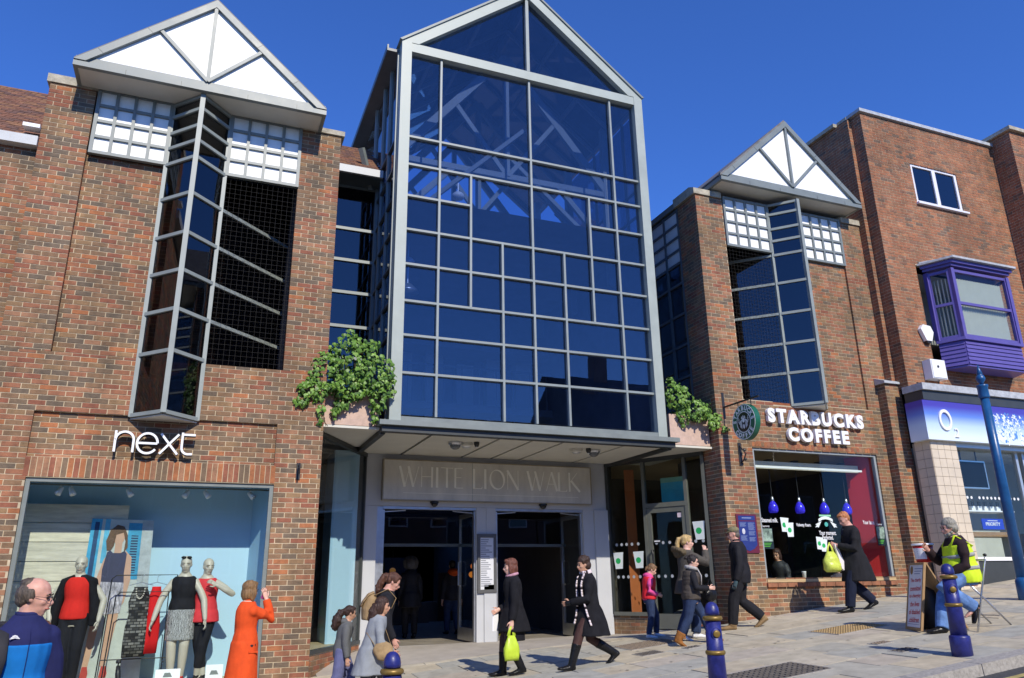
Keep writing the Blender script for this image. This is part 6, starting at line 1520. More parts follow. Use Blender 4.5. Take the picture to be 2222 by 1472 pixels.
m6.hair(hairmat('dark_curly', (0.035, 0.016, 0.010)), 'tied', ([(-.42, 0, .70), (-.72, 0, .42), (-.86, .0, -.05), (-.90, .02, -.50), (-.80, .02, -.78)], [.14, .26, .34, .30, .10], 46))
# --- woman in black coat with the lime bag
m7 = Man('woman in short black coat walking with a lime green carrier bag', (4.34, -1.36), 168, 1.63, feet=((-.10, .05, 8), (.16, -.07, 0)), lean=2, head=(-2, 3), hands=((.03, .03, -.325), (.12, -.05, -.23)), skin='pale')
m7.jacket(BLK, .022, -.05, 'coat', skirt=(.16, .125, .135, .0), fold=.012)
m7.skirt(BLK2, .235, .10, .095); m7.trousers(cloth('sheer_tights', (0.07, 0.035, 0.030), .55), .003, name='tights', fold=0, to=.9); m7.shoes(LEA, 'boot', .62)
ring_scarf(m7, cloth('pink_scarf', (0.50, 0.27, 0.33), .9, var=.25), 'pink_scarf', .048, .024)
m7.hair(hairmat('red_brown', (0.15, 0.05, 0.030)), 'bob')
hw = m7.wr[0] + m7.hd[0] * .06
carrier('carrier_bag', 'lime green carrier bag hanging from the hand of the woman in short black coat', hw, LIME, .24, .33, .09, math.radians(8), .13, group=None, seed=4)
pa = thing('papers', m7.wr[1], 'folded white papers held in front by the woman with the lime bag', 'papers'); MB().obox(m7.wr[1] + V((-.05, 0, -.16)), (.01, .02, .13), (.004, -.002, .0), (.05, .03, 0)).build('sheet', M['white'], pa)
# --- woman with the striped scarf
m8 = Man('woman in black coat and long striped scarf striding left', (5.36, -1.78), 174, 1.63, feet=((.33, .06, -2), (-.38, -.06, 34)), lean=5, head=(8, 6), hands=((.17, -.07, -.19), (.15, -.05, -.19)), poles=((-.6, .55, -.3), (-.8, .5, -.3)), skin='tan')
m8.jacket(BLK, .024, -.05, 'coat', skirt=(.215, .140, .155, -.01), fold=.013)
mb = MB(); mb.tube([m8.nb - m8.d2 * .015, m8.nb + m8.d2 * .05], [(.064, .066), (.068, .070)], 14, hint=m8.L); fused(mb, 'collar', BLK, m8.t, .011, 2, .004)
m8.trousers(_cl['sheer_tights'], .003, name='tights', fold=0, to=.9); m8.shoes(LEA, 'boot', .72)
for i in (0, 1): mb = MB(); ex = MB(); pm = m8.hand(i, ex, curl=.7); mb.add(pm.v, pm.f); mb.tube([m8.wr[i] - m8.hd[i] * .04, m8.wr[i] + m8.hd[i] * .06], [.035, .036], 10); fused(mb, 'glove', LEA, m8.t, .010, 2)
m8.hair(hairmat('dark_curls', (0.048, 0.024, 0.015)), 'wild')
SCW = cloth('scarf_white', (0.74, 0.64, 0.64), .9); SCD = cloth('scarf_dark', (0.035, 0.025, 0.03), .9)
for sg, hang in ((1, [(.03, .055, 1.02), (.085, .085, .90), (.125, .09, .70), (.135, .10, .42), (.12, .13, .15), (.10, .165, -.12), (.06, .20, -.42)]), (-1, [(.03, -.055, 1.02), (.10, -.075, .90), (.145, -.05, .70), (.160, -.04, .42), (.17, -.03, .15), (.20, -.02, -.12), (.235, -.02, -.38)])):
    pts = [m8.P + m8.F * f + m8.L * l + m8.U * (u * .305 * m8.H) + (m8.spine(max(u, 0)) - m8.spine(0) - m8.U * (max(u, 0) * .305 * m8.H)) for f, l, u in hang]
    fine = [pts[int(k / 4)].lerp(pts[min(len(pts) - 1, int(k / 4) + 1)], (k % 4) / 4) for k in range(4 * (len(pts) - 1) + 1)]
    half = thingpart('scarf_end', m8.t)
    for k in range(len(fine) - 1): MB().tube([fine[k], fine[k + 1]], [(.056, .015)] * 2, 10, hint=m8.L * .8 + m8.F * .4).build('stripe', SCW if k % 4 != 1 else SCD, half, smooth=True)
mb = MB(); n = 12; c = m8.nb + m8.d2 * .02
for k in range(n):
    a0, a1 = 2 * math.pi * k / n, 2 * math.pi * (k + 1) / n; f = lambda a_: c + m8.L * (math.cos(a_) * .085) + m8.F * (math.sin(a_) * .080 - .005) + m8.U * (-.018 * math.sin(a_))
    if math.sin((a0 + a1) / 2) < .8: MB().tube([f(a0), f(a1)], [(.014, .036)] * 2, 10, hint=(f(a0) - c)).build('scarf_wrap', SCW if k % 3 else SCD, m8.t, smooth=True)
# --- the party by the cafe door
PNK = cloth('pink_fleece', (0.66, 0.085, 0.28), .9, var=.1); RED = cloth('red_gilet', (0.62, 0.022, 0.035), .55, var=.12)
m9 = Man('little girl in red gilet and pink sleeves looking down by the cafe door', (7.38, -0.12), -20, 1.23, feet=((.10, .06, 0), (-.06, -.06, 0)), lean=4, head=(-6, 28), hands=((.09, -.01, -.20), (.10, -.02, -.21)), poles=((-.9, .4, -.3), (-.9, .5, -.2)), hk=1.12)
m9.trousers(JEAN, .010); m9.shoes(WHT, bulk=1.1)
m9.jacket(PNK, .018, -.10, 'fleece', fold=.004); mb = MB(); m9.torso(mb, .034, -.05, .93, 12); fused(mb, 'gilet', RED, m9.t, .012, 3, .008, 12.0)
mb = MB(); mb.ell(m9.nb + m9.U * .005 - m9.SF * .025, (.085, .085, .045)); fused(mb, 'collar', PNK, m9.t, .011, 2, .006, 20)
m9.hair(hairmat('light_brown', (0.20, 0.11, 0.05)), 'tied', ([(-.42, 0, .62), (-.55, 0, .45), (-.52, 0, .15)], [.10, .13, .05]))
PRK = cloth('grey_parka', (0.085, 0.075, 0.062), .75, var=.2); FUR = cloth('brown_fur', (0.13, 0.10, 0.06), .95, var=.5, scale=60, bump=.9, bscale=120)
m10 = Man('blonde woman in grey fur hooded parka raising a hand to her face', (7.60, -1.00), -14, 1.68, feet=((.10, .07, 0), (-.20, -.07, 14)), lean=3, head=(-10, 0), hands=((.05, .03, -.31), (.175, -.045, .045)), poles=((-.8, .35, -.3), (.5, .6, -.8)), skin='pale')
m10.trousers(JEAN, .016, .010); m10.shoes(WHT); m10.jacket(PRK, .032, -.05, 'parka', skirt=(.10, .120, .115, 0), fold=.012)
mb = MB(); c = m10.nb - m10.SF * .11 - m10.U * .04; mb.ell(c, (.10, .15, .09), 12, 8)
rg_ = random.Random(4)
for k in range(26): t_ = 2 * math.pi * k / 26; mb.ell(c + m10.SL * (math.cos(t_) * .155) - m10.SF * (.03 + .08 * math.sin(t_)) + m10.U * (.045 * math.sin(t_) + .03), (rg_.uniform(.03, .05),) * 3, 7, 5)
fused(mb, 'fur_hood', FUR, m10.t, .011, 1, .012, 45)
m10.hair(hairmat('blonde', (0.52, 0.36, 0.15)), 'tied', ([(-.42, 0, .80), (-.62, 0, .78), (-.74, 0, .40), (-.72, 0, -.02), (-.62, 0, -.25)], [.10, .15, .17, .14, .05], 6))
GLT = cloth('brown_grey_gilet', (0.075, 0.062, 0.052), .6, var=.2); SUE = cloth('tan_suede', (0.30, 0.125, 0.035), .9, var=.3)
m11 = Man('dark haired girl in grey quilted gilet, jeans and fringed tan boots', (7.32, -1.48), -24, 1.38, feet=((.28, .06, -4), (-.26, -.06, 30)), lean=5, head=(-14, 12), hands=((.16, .0, -.17), (.17, .02, -.16)), poles=((-.8, .4, -.4), (-.8, .4, -.4)), skin='pale', hk=1.05)
m11.trousers(JEAN, .010); m11.shoes(SUE, 'boot', .34, .014, bulk=1.15)
m11.jacket(BLK2, .018, -.05, 'top', fold=.005); mb = MB(); m11.torso(mb, .042, -.10, .92, 12); fused(mb, 'gilet', GLT, m11.t, .012, 2, .014, 13.0, fold_dir=(.4, .4, 2.0))
ring_scarf(m11, cloth('grey_scarf', (0.42, 0.40, 0.38), .9, var=.2), 'grey_scarf', .055, .032)
for sg in (-1, 1): MB().tube([m11.nb + m11.SF * .09 + m11.SL * sg * .03, m11.spine(.75) + m11.SF * .15 + m11.SL * sg * .04, m11.spine(.4) + m11.SF * .155 + m11.SL * sg * .05], [(.032, .014), (.036, .014), (.034, .012)], 10, hint=m11.SL).build('scarf_end', _cl['grey_scarf'], m11.t, smooth=True)
m11.hair(hairmat('near_black', (0.018, 0.012, 0.010)), 'tied', ([(-.42, 0, .72), (-.56, 0, .70), (-.60, 0, .60)], [.12, .19, .12], 8))
for i in (0, 1):
    for k in range(9):
        a_ = 2 * math.pi * k / 9; p = m11.ank[i].lerp(m11.knee[i], .26) + m11.F * (.062 * math.cos(a_)) + m11.L * (.062 * math.sin(a_)); MB().tube([p, p + V((.004, .002, -.075))], .006, 5).build('fringe', SUE, m11.t)
hb2 = thing('handbag', m11.wr[0], 'glossy black handbag between the blonde woman and the girl in gilet', 'bag'); mb = MB(); c = m11.w(.33, .08, .02); mb.ell(c, (.12, .05, .10)); fused(mb, 'pouch', LEA, hb2, .012, 2, .008, 20); MB().tube([c + V((-.08, 0, .08)), c + V((0, 0, .26)), c + V((.08, 0, .08))], .009, 6).build('strap', LEA, hb2)
# --- man in the cap
m12 = Man('man in black jacket and khaki cap walking past the brick pier', (8.80, -0.86), 147, 1.75, feet=((.22, .05, 0), (-.30, -.10, 34)), lean=3, head=(2, 5), hands=((.05, .03, -.315), (-.06, .03, -.31)), skin='ruddy', wide=1.02)
m12.trousers(BLK2, .018, .008); m12.shoes(cloth('tan_boot', (0.26, 0.17, 0.085), .8), 'boot', .16, .012, sole=cloth('boot_sole', (0.30, 0.25, 0.18)), bulk=1.1)
m12.jacket(cloth('black_softshell', (0.014, 0.014, 0.018), .7), .034, -.28, 'jacket', fold=.015)
mb = MB(); mb.tube([m12.nb - m12.d2 * .02, m12.nb + m12.d2 * .06], [(.072, .075), (.066, .070)], 14, hint=m12.L); fused(mb, 'collar', _cl['black_softshell'], m12.t, .011, 2, .004)
for i in (0, 1): mb = MB(); ex = MB(); pm = m12.hand(i, ex, curl=.5); mb.add(pm.v, pm.f); mb.tube([m12.wr[i] - m12.hd[i] * .03, m12.wr[i] + m12.hd[i] * .03, m12.wr[i] + m12.hd[i] * .10], [.035, .040, .030], 10); fused(mb, 'glove', cloth('teal_glove', (0.05, 0.085, 0.10), .8), m12.t, .010, 2, extra=ex)
m12.hair(hairmat('grey', (0.13, 0.11, 0.09)), 'cap')
CAPM = cloth('khaki_cap', (0.20, 0.18, 0.10), .9); mb = MB(); hh = m12.hh; mb.ell(m12.q(-.05, 0, .80), (.45 * hh, .385 * hh, .28 * hh), 16, 10, rot=m12.rot); fused(mb, 'cap_crown', CAPM, m12.t, .009, 2, .003)
MB().tube([m12.q(.25, 0, .72), m12.q(.48, 0, .70), m12.q(.68, 0, .64)], [(.30 * hh, .03 * hh), (.27 * hh, .025 * hh), (.12 * hh, .02 * hh)], 12, hint=m12.hl).build('cap_peak', CAPM, m12.t, smooth=True)
# --- red haired man in the overcoat
m13 = Man('ginger man in dark overcoat looking into a yellow carrier bag', (11.19, -1.10), 160, 1.83, feet=((.24, .06, 0), (-.27, -.08, 22)), lean=3, head=(6, 26), hands=((.165, -.07, -.135), (.155, -.07, -.13)), poles=((-.7, .5, -.6), (-.7, .5, -.6)), skin='ruddy', wide=1.08)
m13.trousers(NAVY, .016, .010); m13.shoes(LEA)
OVC = cloth('charcoal_overcoat', (0.016, 0.016, 0.019), .85, var=.25)
m13.jacket(OVC, .030, -.05, 'overcoat', skirt=(.225, .128, .150, -.015), fold=.012)
MB().tube([m13.nb + m13.SF * .06 + m13.d2 * .03, m13.spine(.9) + m13.SF * .118, m13.spine(.72) + m13.SF * .155], [(.030, .01), (.045, .012), (.012, .008)], 10, hint=m13.SL).build('shirt_front', cloth('pale_blue_shirt', (0.45, 0.50, 0.70)), m13.t, smooth=True)
mb = MB(); mb.tube([m13.nb - m13.d2 * .01, m13.nb + m13.d2 * .045], [(.064, .066), (.060, .062)], 14, hint=m13.L); fused(mb, 'shirt_collar', _cl['pale_blue_shirt'], m13.t, .010, 2)
MB().tube([m13.spine(1.0) + m13.SF * .09, m13.spine(.88) + m13.SF * .135, m13.spine(.70) + m13.SF * .166], [(.012, .008), (.020, .008), (.026, .006)], 8, hint=m13.SL).build('tie', NAVY, m13.t, smooth=True)
m13.hair(hairmat('ginger', (0.50, 0.19, 0.07)), 'short')
hc = (m13.wr[0] + m13.wr[1]) / 2 + (m13.hd[0] + m13.hd[1]) * .04
LIME2 = mat('yellow_green_plastic', (0.60, 0.68, 0.10), 0.35, var=0.16, scale=18, bump=0.4, bscale=30)
carrier('carrier_bag', 'bulging yellow green carrier bag held up by the ginger man', hc + V((-.10, -.03, .03)), LIME2, .34, .36, .18, 0.0, .16, seed=9)
wb = thing('carrier_bag', hc + V((.05, -.03, -.2)), 'folded white carrier bag hanging beside the yellow green one', 'bag'); MB().prism([hc + V(p) for p in ((-.02, -.04, 0.0), (.04, -.04, -.02), (.18, -.05, -.42), (.17, -.05, -.50), (.07, -.05, -.44))], (0, -.035, .01)).build('bag', WBAG, wb)
# --- man in the hi-vis vest on a high stool
sx, sy, sz = 10.18, -4.08, -0.02
m14 = Man('bearded grey haired man in yellow high visibility vest sitting on a high stool', (sx, sy), 150, 1.76, feet=((.0, .06, 30), (.45, -.10, 0)), sit=((sx, sy, sz), (V((10.06, -4.22, -.42)), V((9.75, -3.92, G(9.75, -3.92) + .075)))), lean=7, head=(4, 8), hands=((.13, -.05, -.24), V((9.90, -3.78, .355))), poles=((-.9, .5, -.3), (-.3, .5, -.8)), skin='ruddy', wide=1.30)
m14.fdir[0] = (V((-.45, 0, -.89))).normalized(); m14.fup[0] = V((-.89, 0, .45))
m14.trousers(JEAN2, .016, .010, 1.04); m14.shoes(LEA, 'shoe', .10, t=.012, bulk=1.1)
JKT = cloth('brown_black_jacket', (0.030, 0.018, 0.020), .85, var=.25); HV = cloth('hi_vis_yellow', (0.62, 0.82, 0.03), .7, var=.08); RFL = cloth('reflective_tape', (0.36, 0.37, 0.35), .4)
m14.jacket(JKT, .034, -.12, 'jacket', fold=.010, belly=.05)
hv = MB(); m14.torso(hv, .052, -.16, .80, 14, 1.0, .05); fused(hv, 'vest', HV, m14.t, .012, 3, .010, 8.0)
for sg in (-1, 1): MB().tube([m14.spine(.76) + m14.SL * sg * .13 + m14.SF * .14, m14.spine(.97) + m14.SL * sg * .115 + m14.SF * .03 + m14.U * .035, m14.spine(.76) + m14.SL * sg * .14 - m14.SF * .155], [(.055, .014), (.05, .014), (.06, .014)], 10, hint=m14.SL).build('vest_shoulder', HV, m14.t, smooth=True)
for u in (.20, .52):
    rr = [m14.spine(u + du) for du in (-.045, .045)]; A_, B_ = m14.prof(u); bl = .05 * math.exp(-((u - .3) / .3) ** 2)
    MB().tube([p + m14.F * (bl * .6) for p in rr], [(A_ * m14.H * m14.wide + .060, B_ * m14.H + .060 + bl)] * 2, 28, hint=m14.SL).build('reflective_band', RFL, m14.t, smooth=True)
mb = MB(); mb.tube([m14.nb - m14.d2 * .03, m14.nb + m14.d2 * .05], [(.085, .088), (.078, .082)], 14, hint=m14.L); fused(mb, 'collar', cloth('grey_collar', (0.08, 0.08, 0.09)), m14.t, .011, 2, .005)
GH = hairmat('silver_grey', (0.30, 0.28, 0.23)); m14.hair(GH, 'wild')
mb = MB(); hh = m14.hh
for f, l, u, r in ((.22, 0, .08, .16), (.15, .14, .12, .14), (.15, -.14, .12, .14), (.30, 0, .17, .09), (.22, .0, -.04, .13), (.02, .26, .22, .10), (.02, -.26, .22, .10)): mb.ell(m14.q(f, l, u), (r * hh,) * 3)
fused(mb, 'beard', GH, m14.t, .009, 1, .006, 40)
# --- people inside
m15 = Man('person in a dark fur hooded coat walking into the shopping hall', (4.42, 4.9), 86, 1.68, z0=-1.13, feet=((.1, .08, 0), (-.12, -.08, 12)), vox=.016, face=False)
m15.jacket(cloth('black_padded', (0.02, 0.02, 0.024), .6), .04, -.05, 'coat', skirt=(.15, .125, .12, 0), fold=.012); m15.trousers(BLK2, .014); m15.shoes(LEA)
mb = MB(); c = m15.nb + m15.U * .10
for k in range(18): t_ = 2 * math.pi * k / 18; mb.ell(c + m15.L * (math.cos(t_) * .135) + m15.U * (.13 * math.sin(t_) + .06) + m15.F * .02, (.045,) * 3, 7, 5)
mb.ell(c + m15.U * .05, (.13, .13, .16)); fused(mb, 'fur_hood', cloth('grey_fur', (0.10, 0.10, 0.11), .95, var=.5, scale=60), m15.t, .015, 1, .010, 40)
m16 = Man('person with a bright orange hood walking into the shopping hall', (5.60, 5.6), 92, 1.66, z0=-1.13, feet=((.14, .08, 0), (-.14, -.08, 14)), vox=.016, face=False)
m16.jacket(cloth('dark_anorak', (0.022, 0.022, 0.028), .6), .036, -.25, 'jacket', fold=.010); m16.trousers(JEAN, .014); m16.shoes(LEA); m16.hair(HAIRM['near_black'], 'short')
mb = MB(); mb.ell(m16.nb - m16.F * .07 - m16.U * .01, (.13, .19, .10)); mb.ell(m16.nb + m16.U * .0, (.10, .16, .07)); fused(mb, 'orange_hood', cloth('orange_hood', (0.70, 0.10, 0.02), .7), m16.t, .015, 2, .008)
m17 = Man('customer with long dark hair sitting inside the coffee shop window', (11.05, .75), 200, 1.64, z0=-.62, sit=((11.05, .75, -.18), (V((10.75, .70, -.54)), V((10.75, .85, -.54)))), feet=((.3, .08, 0), (.3, -.08, 0)), vox=.016, lean=8, head=(10, 12), hands=((.16, -.02, -.18), (.16, -.02, -.18)), skin='tan')
m17.jacket(cloth('charcoal_leather', (0.035, 0.037, 0.04), .4), .03, -.1, 'jacket'); m17.trousers(BLK2); m17.shoes(LEA); m17.hair(HAIRM['dark_brown'], 'long')
m18 = Man('fair haired child sitting low inside the coffee shop window', (12.62, .85), 230, 1.30, z0=-.62, sit=((12.62, .85, -.33), (V((12.45, .70, -.56)), V((12.45, .85, -.56)))), feet=((.2, .06, 0), (.2, -.06, 0)), vox=.016, lean=6, head=(0, 10), skin='pale', hk=1.1)
m18.jacket(cloth('child_top', (0.12, 0.10, 0.12)), .02, -.1, 'top'); m18.trousers(JEAN); m18.shoes(WHT); m18.hair(hairmat('fair_brown', (0.16, 0.10, 0.06)), 'bob')
for x, y, z in ((11.05, .75, -.29), (12.62, .85, -.42)):
    st = thing('cafe_stool', (x, y, -.62), 'dark stool under the ' + ('dark haired customer' if x < 12 else 'child') + ' inside the coffee shop', 'stool', 'stools inside the coffee shop'); MB().lathe((x, y, z), [(.17, 0), (.17, .03), (.15, .04)], 16).build('seat', M['black'], st); MB().lathe((x, y, -.619), [(.14, 0), (.14, .015), (.03, .03), (.03, z + .62)], 12).build('pedestal', M['black'], st)

# --- mannequins in the fashion window
mk = dict(skin='manikin', name='mannequin', cat='mannequin', face='soft', group='mannequins in the window', z0=-1.30 + .0)
ZEB = cloth('zebra_print', (0.5, 0.5, 0.5))
def stripes(name, dark, light, scale=26, bands='X'):
    m = bpy.data.materials.new(name); m.use_nodes = True; nt = m.node_tree; b = nt.nodes['Principled BSDF']; b.inputs['Roughness'].default_value = .85
    tc = nt.nodes.new('ShaderNodeTexCoord'); w_ = nt.nodes.new('ShaderNodeTexWave'); w_.inputs['Scale'].default_value = scale; w_.inputs['Distortion'].default_value = 6.0; w_.inputs['Detail'].default_value = 2; w_.inputs['Detail Scale'].default_value = 1.6
    mp = nt.nodes.new('ShaderNodeMapping'); mp.inputs['Scale'].default_value = (1, 1, .35); cr_ = nt.nodes.new('ShaderNodeValToRGB'); cr_.color_ramp.interpolation = 'CONSTANT'
    cr_.color_ramp.elements[0].color = (*dark, 1); cr_.color_ramp.elements[1].position = .5; cr_.color_ramp.elements[1].color = (*light, 1)
    nt.links.new(tc.outputs['Object'], mp.inputs[0]); nt.links.new(mp.outputs[0], w_.inputs['Vector']); nt.links.new(w_.outputs['Color'], cr_.inputs[0]); nt.links.new(cr_.outputs[0], b.inputs['Base Color']); return m
ZEB = stripes('zebra_print', (0.02, 0.02, 0.02), (0.62, 0.62, 0.60)); ZEBB = stripes('zebra_print_blue', (0.04, 0.04, 0.16), (0.66, 0.64, 0.74), 22)
q1 = Man('mannequin with a black jacket over a red jumper and black trousers', (-1.50, .48), -100, 1.77, feet=((.0, .07, 0), (.06, -.04, 0)), head=(6, 0), hands=((.03, .09, -.29), (.05, .06, -.28)), poles=((-.3, .9, -.2), (-.3, .9, -.2)), **mk)
q1.trousers(BLK2, .006, name='trousers', fold=.003); q1.shoes(LEA); q1.jacket(cloth('scarlet_knit', (0.72, 0.030, 0.022), .9, var=.08), .026, -.08, 'jumper', sleeves=0, neck=.97, fold=.007)
mb = MB()
for i, sg in ((0, 1), (1, -1)): mb.tube([q1.nb + q1.SL * sg * .03, q1.sh[i] + q1.SL * sg * .005 + q1.U * .01, q1.sh[i] + q1.SL * sg * .055 - q1.U * .20, q1.sh[i] + q1.SL * sg * .085 - q1.U * .40, q1.sh[i] + q1.SL * sg * .07 - q1.U * .58], [(.030, .085), (.062, .095), (.068, .09), (.072, .09), (.05, .07)], 12, hint=q1.SL)
mb.tube([q1.spine(.95) - q1.SF * .05, q1.spine(.5) - q1.SF * .09, q1.spine(-.1) - q1.SF * .10], [(.12, .04), (.16, .04), (.17, .04)], 14, hint=q1.SL); fused(mb, 'jacket', BLK, q1.t, .012, 3, .006)
mb = MB()
for k in range(15): t_ = math.pi * k / 14; mb.ell(q1.nb + q1.SL * (math.cos(t_) * .06) + q1.SF * (.05 + .05 * math.sin(t_)) - q1.U * (.02 + .075 * math.sin(t_)), (.011, .011, .011), 6, 5)
mb.build('necklace', M['alu'], q1.t, smooth=True)
q2 = Man('mannequin in black vest and zebra print skirt with sunglasses on its head', (-.13, .46), -98, 1.76, feet=((.0, .07, 0), (.03, -.06, 0)), head=(4, 2), hands=((.07, .10, -.30), (.08, .10, -.30)), poles=((-.2, .9, -.1), (-.2, .9, -.1)), **mk)
q2.skirt(ZEB, .205, .112, .092, .016); mb = MB(); q2.torso(mb, .026, .10, .965, 14); fused(mb, 'vest', BLK2, q2.t, .012, 3, .006, 12); q2.shoes(cloth('red_sandal', (0.6, 0.03, 0.03), .5), t=.0)
mb = MB(); hh = q2.hh
for sg in (-1, 1): mb.ell(q2.q(.27, sg * .16, .92), (.05 * hh, .15 * hh, .09 * hh), 10, 8, rot=q2.rot)
mb.build('sunglasses', LEA, q2.t, smooth=True)
q3 = Man('mannequin in sheer red top and cropped black trousers with one arm bent up', (.18, .50), -112, 1.74, feet=((.02, -.02, 0), (-.02, .06, 0)), head=(38, 2), hands=((.10, .03, -.02), (-.05, .03, -.29)), poles=((-.1, .9, -.6), (-.6, .7, -.2)), **mk)
q3.trousers(BLK2, .008, to=.72, name='trousers', fold=.003); q3.jacket(cloth('sheer_red', (0.72, 0.05, 0.06), .6, var=.1), .022, -.10, 'top', sleeves=0, neck=.96, skirt=(.06, .115, .10, 0), fold=.008); q3.shoes(LEA, t=.0)
# ================================================================== signs
nx = thing('shop_letters', (-.74, -.09, 2.0), 'thin white standing letters spelling next above the fashion shop window', 'sign')
M['letter_side'] = mat('letter_side_grey', (0.30, 0.30, 0.32), 0.5, var=0.05)
def arc(cx, cz, rx, rz_, a0, a1, n=14): return [(cx + rx * math.cos(math.radians(a0 + (a1 - a0) * i / n)), cz + rz_ * math.sin(math.radians(a0 + (a1 - a0) * i / n))) for i in range(n + 1)]
W_ = .031
for nm, strokes in (('n', [[(-1.255, 1.845), (-1.255, 2.150)], [(-1.255, 2.02)] + arc(-1.135, 2.020, .118, .118, 180, 0) + [(-1.017, 1.845)]]),
                    ('e', [arc(-.835, 1.985, .135, .145, 2, 325, 26), [(-.965, 1.985), (-.703, 1.985)]]),
                    ('x', [[(-.665, 2.135), (-.425, 1.840)], [(-.425, 2.135), (-.665, 1.840)]]),
                    ('t', [[(-.375, 2.165), (-.375, 1.96)] + arc(-.285, 1.945, .09, .095, 180, 275, 8)[1:] + [(-.225, 1.853)], [(-.375, 2.135), (-.20, 2.135)]])):
    lt = MB()
    for k, st in enumerate(strokes): lt.ribbon(st, W_, lambda a, c, k=k: (a, -.135 - .0012 * k, c), (0, .012, 0))
    lt.build('letter', M['white'], nx)
    sb = MB()
    for k, st in enumerate(strokes): sb.ribbon(st, W_ * 1.12, lambda a, c, k=k: (a, -.1215 + .0012 * k, c), (0, .10, 0))
    sb.build('letter_return', mat('letter_back', (0.03, 0.03, 0.035), .5, var=0) if 'lb' not in M else M['lb'], nx)
cs = thing('shop_letters', (11.73, -.06, 3.0), 'bold white standing letters spelling STARBUCKS COFFEE above the cafe window', 'sign')
def bold_line(word, x0, x1, z0, z1, parent, off=.05, y=-.10, depth=.075):
    vs, fs = text_mesh(word, 1.0, .5, off, 1.30)
    ax = min(v.x for v in vs); bx = max(v.x for v in vs); az = min(v.y for v in vs); bz = max(v.y for v in vs)
    # one object per letter: split the mesh into its islands by x overlap
    adj = {}
    for f in fs:
        for a in f: adj.setdefault(a, set()).update(f)
    seen = set(); isl = []
    for i in range(len(vs)):
        if i in seen or i not in adj: continue
        stack = [i]; comp = set()
        while stack:
            k = stack.pop()
            if k in comp: continue
            comp.add(k); stack += [j for j in adj[k] if j not in comp]
        seen |= comp; isl.append(comp)
    isl.sort(key=lambda c: min(vs[k].x for k in c))
    for comp in isl:
        mp = {k: n for n, k in enumerate(sorted(comp))}; mb = MB()
        mb.add([(x0 + (vs[k].x - ax) / (bx - ax) * (x1 - x0), y + (0.5 - vs[k].z) * depth, z0 + (vs[k].y - az) / (bz - az) * (z1 - z0)) for k in sorted(comp)], [[mp[k] for k in f] for f in fs if f[0] in comp])
        mb.build('letter', M['white'], parent)
bold_line('STARBUCKS', 10.46, 13.0, 3.00, 3.30, cs); bold_line('COFFEE', 10.93, 12.53, 2.64, 2.93, cs)
# round hanging sign
rsn = thing('hanging_sign', (9.46, -.64, 2.83), 'round green and black hanging sign lettered STARBUCKS COFFEE on a wall bracket', 'sign')
sc_ = V((9.46, -.64, 2.83)); SR = .345
M['sb_green'] = mat('sign_green', (0.012, 0.115, 0.065), .35, var=.05); M['sb_black'] = mat('sign_black', (0.010, 0.012, 0.012), .3, var=0)
MB().lathe(sc_ + V((.06, 0, 0)), [(SR - .01, 0), (SR, .01), (SR, .11), (SR - .01, .12)], 40, axis=(-1, 0, 0)).build('disc', M['sb_green'], rsn)
def ringmesh(r0, r1, x, m, nm):
    mb = MB(); n = 40; rr = [[sc_ + V((xx, math.cos(2 * math.pi * k / n) * r, math.sin(2 * math.pi * k / n) * r)) for k in range(n)] for r, xx in ((r0, x), (r0, x - .004), (r1, x - .004), (r1, x))]; mb.rings(rr, False); return mb.build(nm, m, rsn)
ringmesh(SR - .012, SR - .024, -.060, M['white'], 'ring'); ringmesh(.205, .190, -.060, M['white'], 'ring')
MB().lathe(sc_ + V((-.060, 0, 0)), [(.189, 0), (.189, .003)], 36, axis=(-1, 0, 0)).build('centre', M['sb_black'], rsn)
def ring_text(s, r, a_mid, step, flip):
    for i, ch in enumerate(s):
        if ch == ' ': continue
        a = math.radians(a_mid + (i - (len(s) - 1) / 2) * step * (-1 if not flip else 1))
        # seen from the left (-x): screen right is -y
        cy_, cz_ = -math.cos(a) * r, math.sin(a) * r
        up = V((0, -math.cos(a), math.sin(a))) * (1 if not flip else -1); rt = up.cross(V((-1, 0, 0)))
        rt = V((0, -up.z, up.y)) if True else rt
        mb = MB(); vs, fs = text_mesh(ch, 1, .5, .04); 
        x0 = (min(v.x for v in vs) + max(v.x for v in vs)) / 2; y0 = (min(v.y for v in vs) + max(v.y for v in vs)) / 2; k = .115
        c = sc_ + V((-.060, cy_, cz_)); mb.add([c + rt * ((v.x - x0) * k) + up * ((v.y - y0) * k) + V((-.002 - .002 * (v.z + .5), 0, 0)) for v in vs], fs); mb.build('letter', M['white'], rsn)
ring_text('STARBUCKS', .265, 90, 20.5, False); ring_text('COFFEE', .265, 270, 20.5, True)
em = MB(); e3 = lambda y, z: sc_ + V((-.0635, -y, z))
def blob(cx_, cz_, a, b, n=14): em.prism([e3(cx_ + a * math.cos(2 * math.pi * k / n), cz_ + b * math.sin(2 * math.pi * k / n)) for k in range(n)], (-.002, 0, 0))
blob(0, .035, .036, .048)
for k, (x, z) in enumerate(((-.045, .09), (0, .105), (.045, .09))): em.prism([e3(x - .02, z - .02), e3(x + .02, z - .02), e3(x, z + .03)], (-.002, 0, 0))
for sg in (-1, 1):
    for k in range(4): em.ribbon([(sg * (.045 + .014 * k), .06 - .01 * k), (sg * (.06 + .018 * k), 0), (sg * (.05 + .016 * k), -.06), (sg * (.06 + .016 * k), -.12 + .012 * k)], .009, lambda a, c: e3(a, c), (-.002, 0, 0))
    for k in range(3): em.ribbon([(sg * .115, -.03 + .04 * k), (sg * .15, .03 + .04 * k)], .008, lambda a, c: e3(a, c), (-.002, 0, 0))
blob(0, -.085, .022, .045); em.build('emblem', M['white'], rsn)
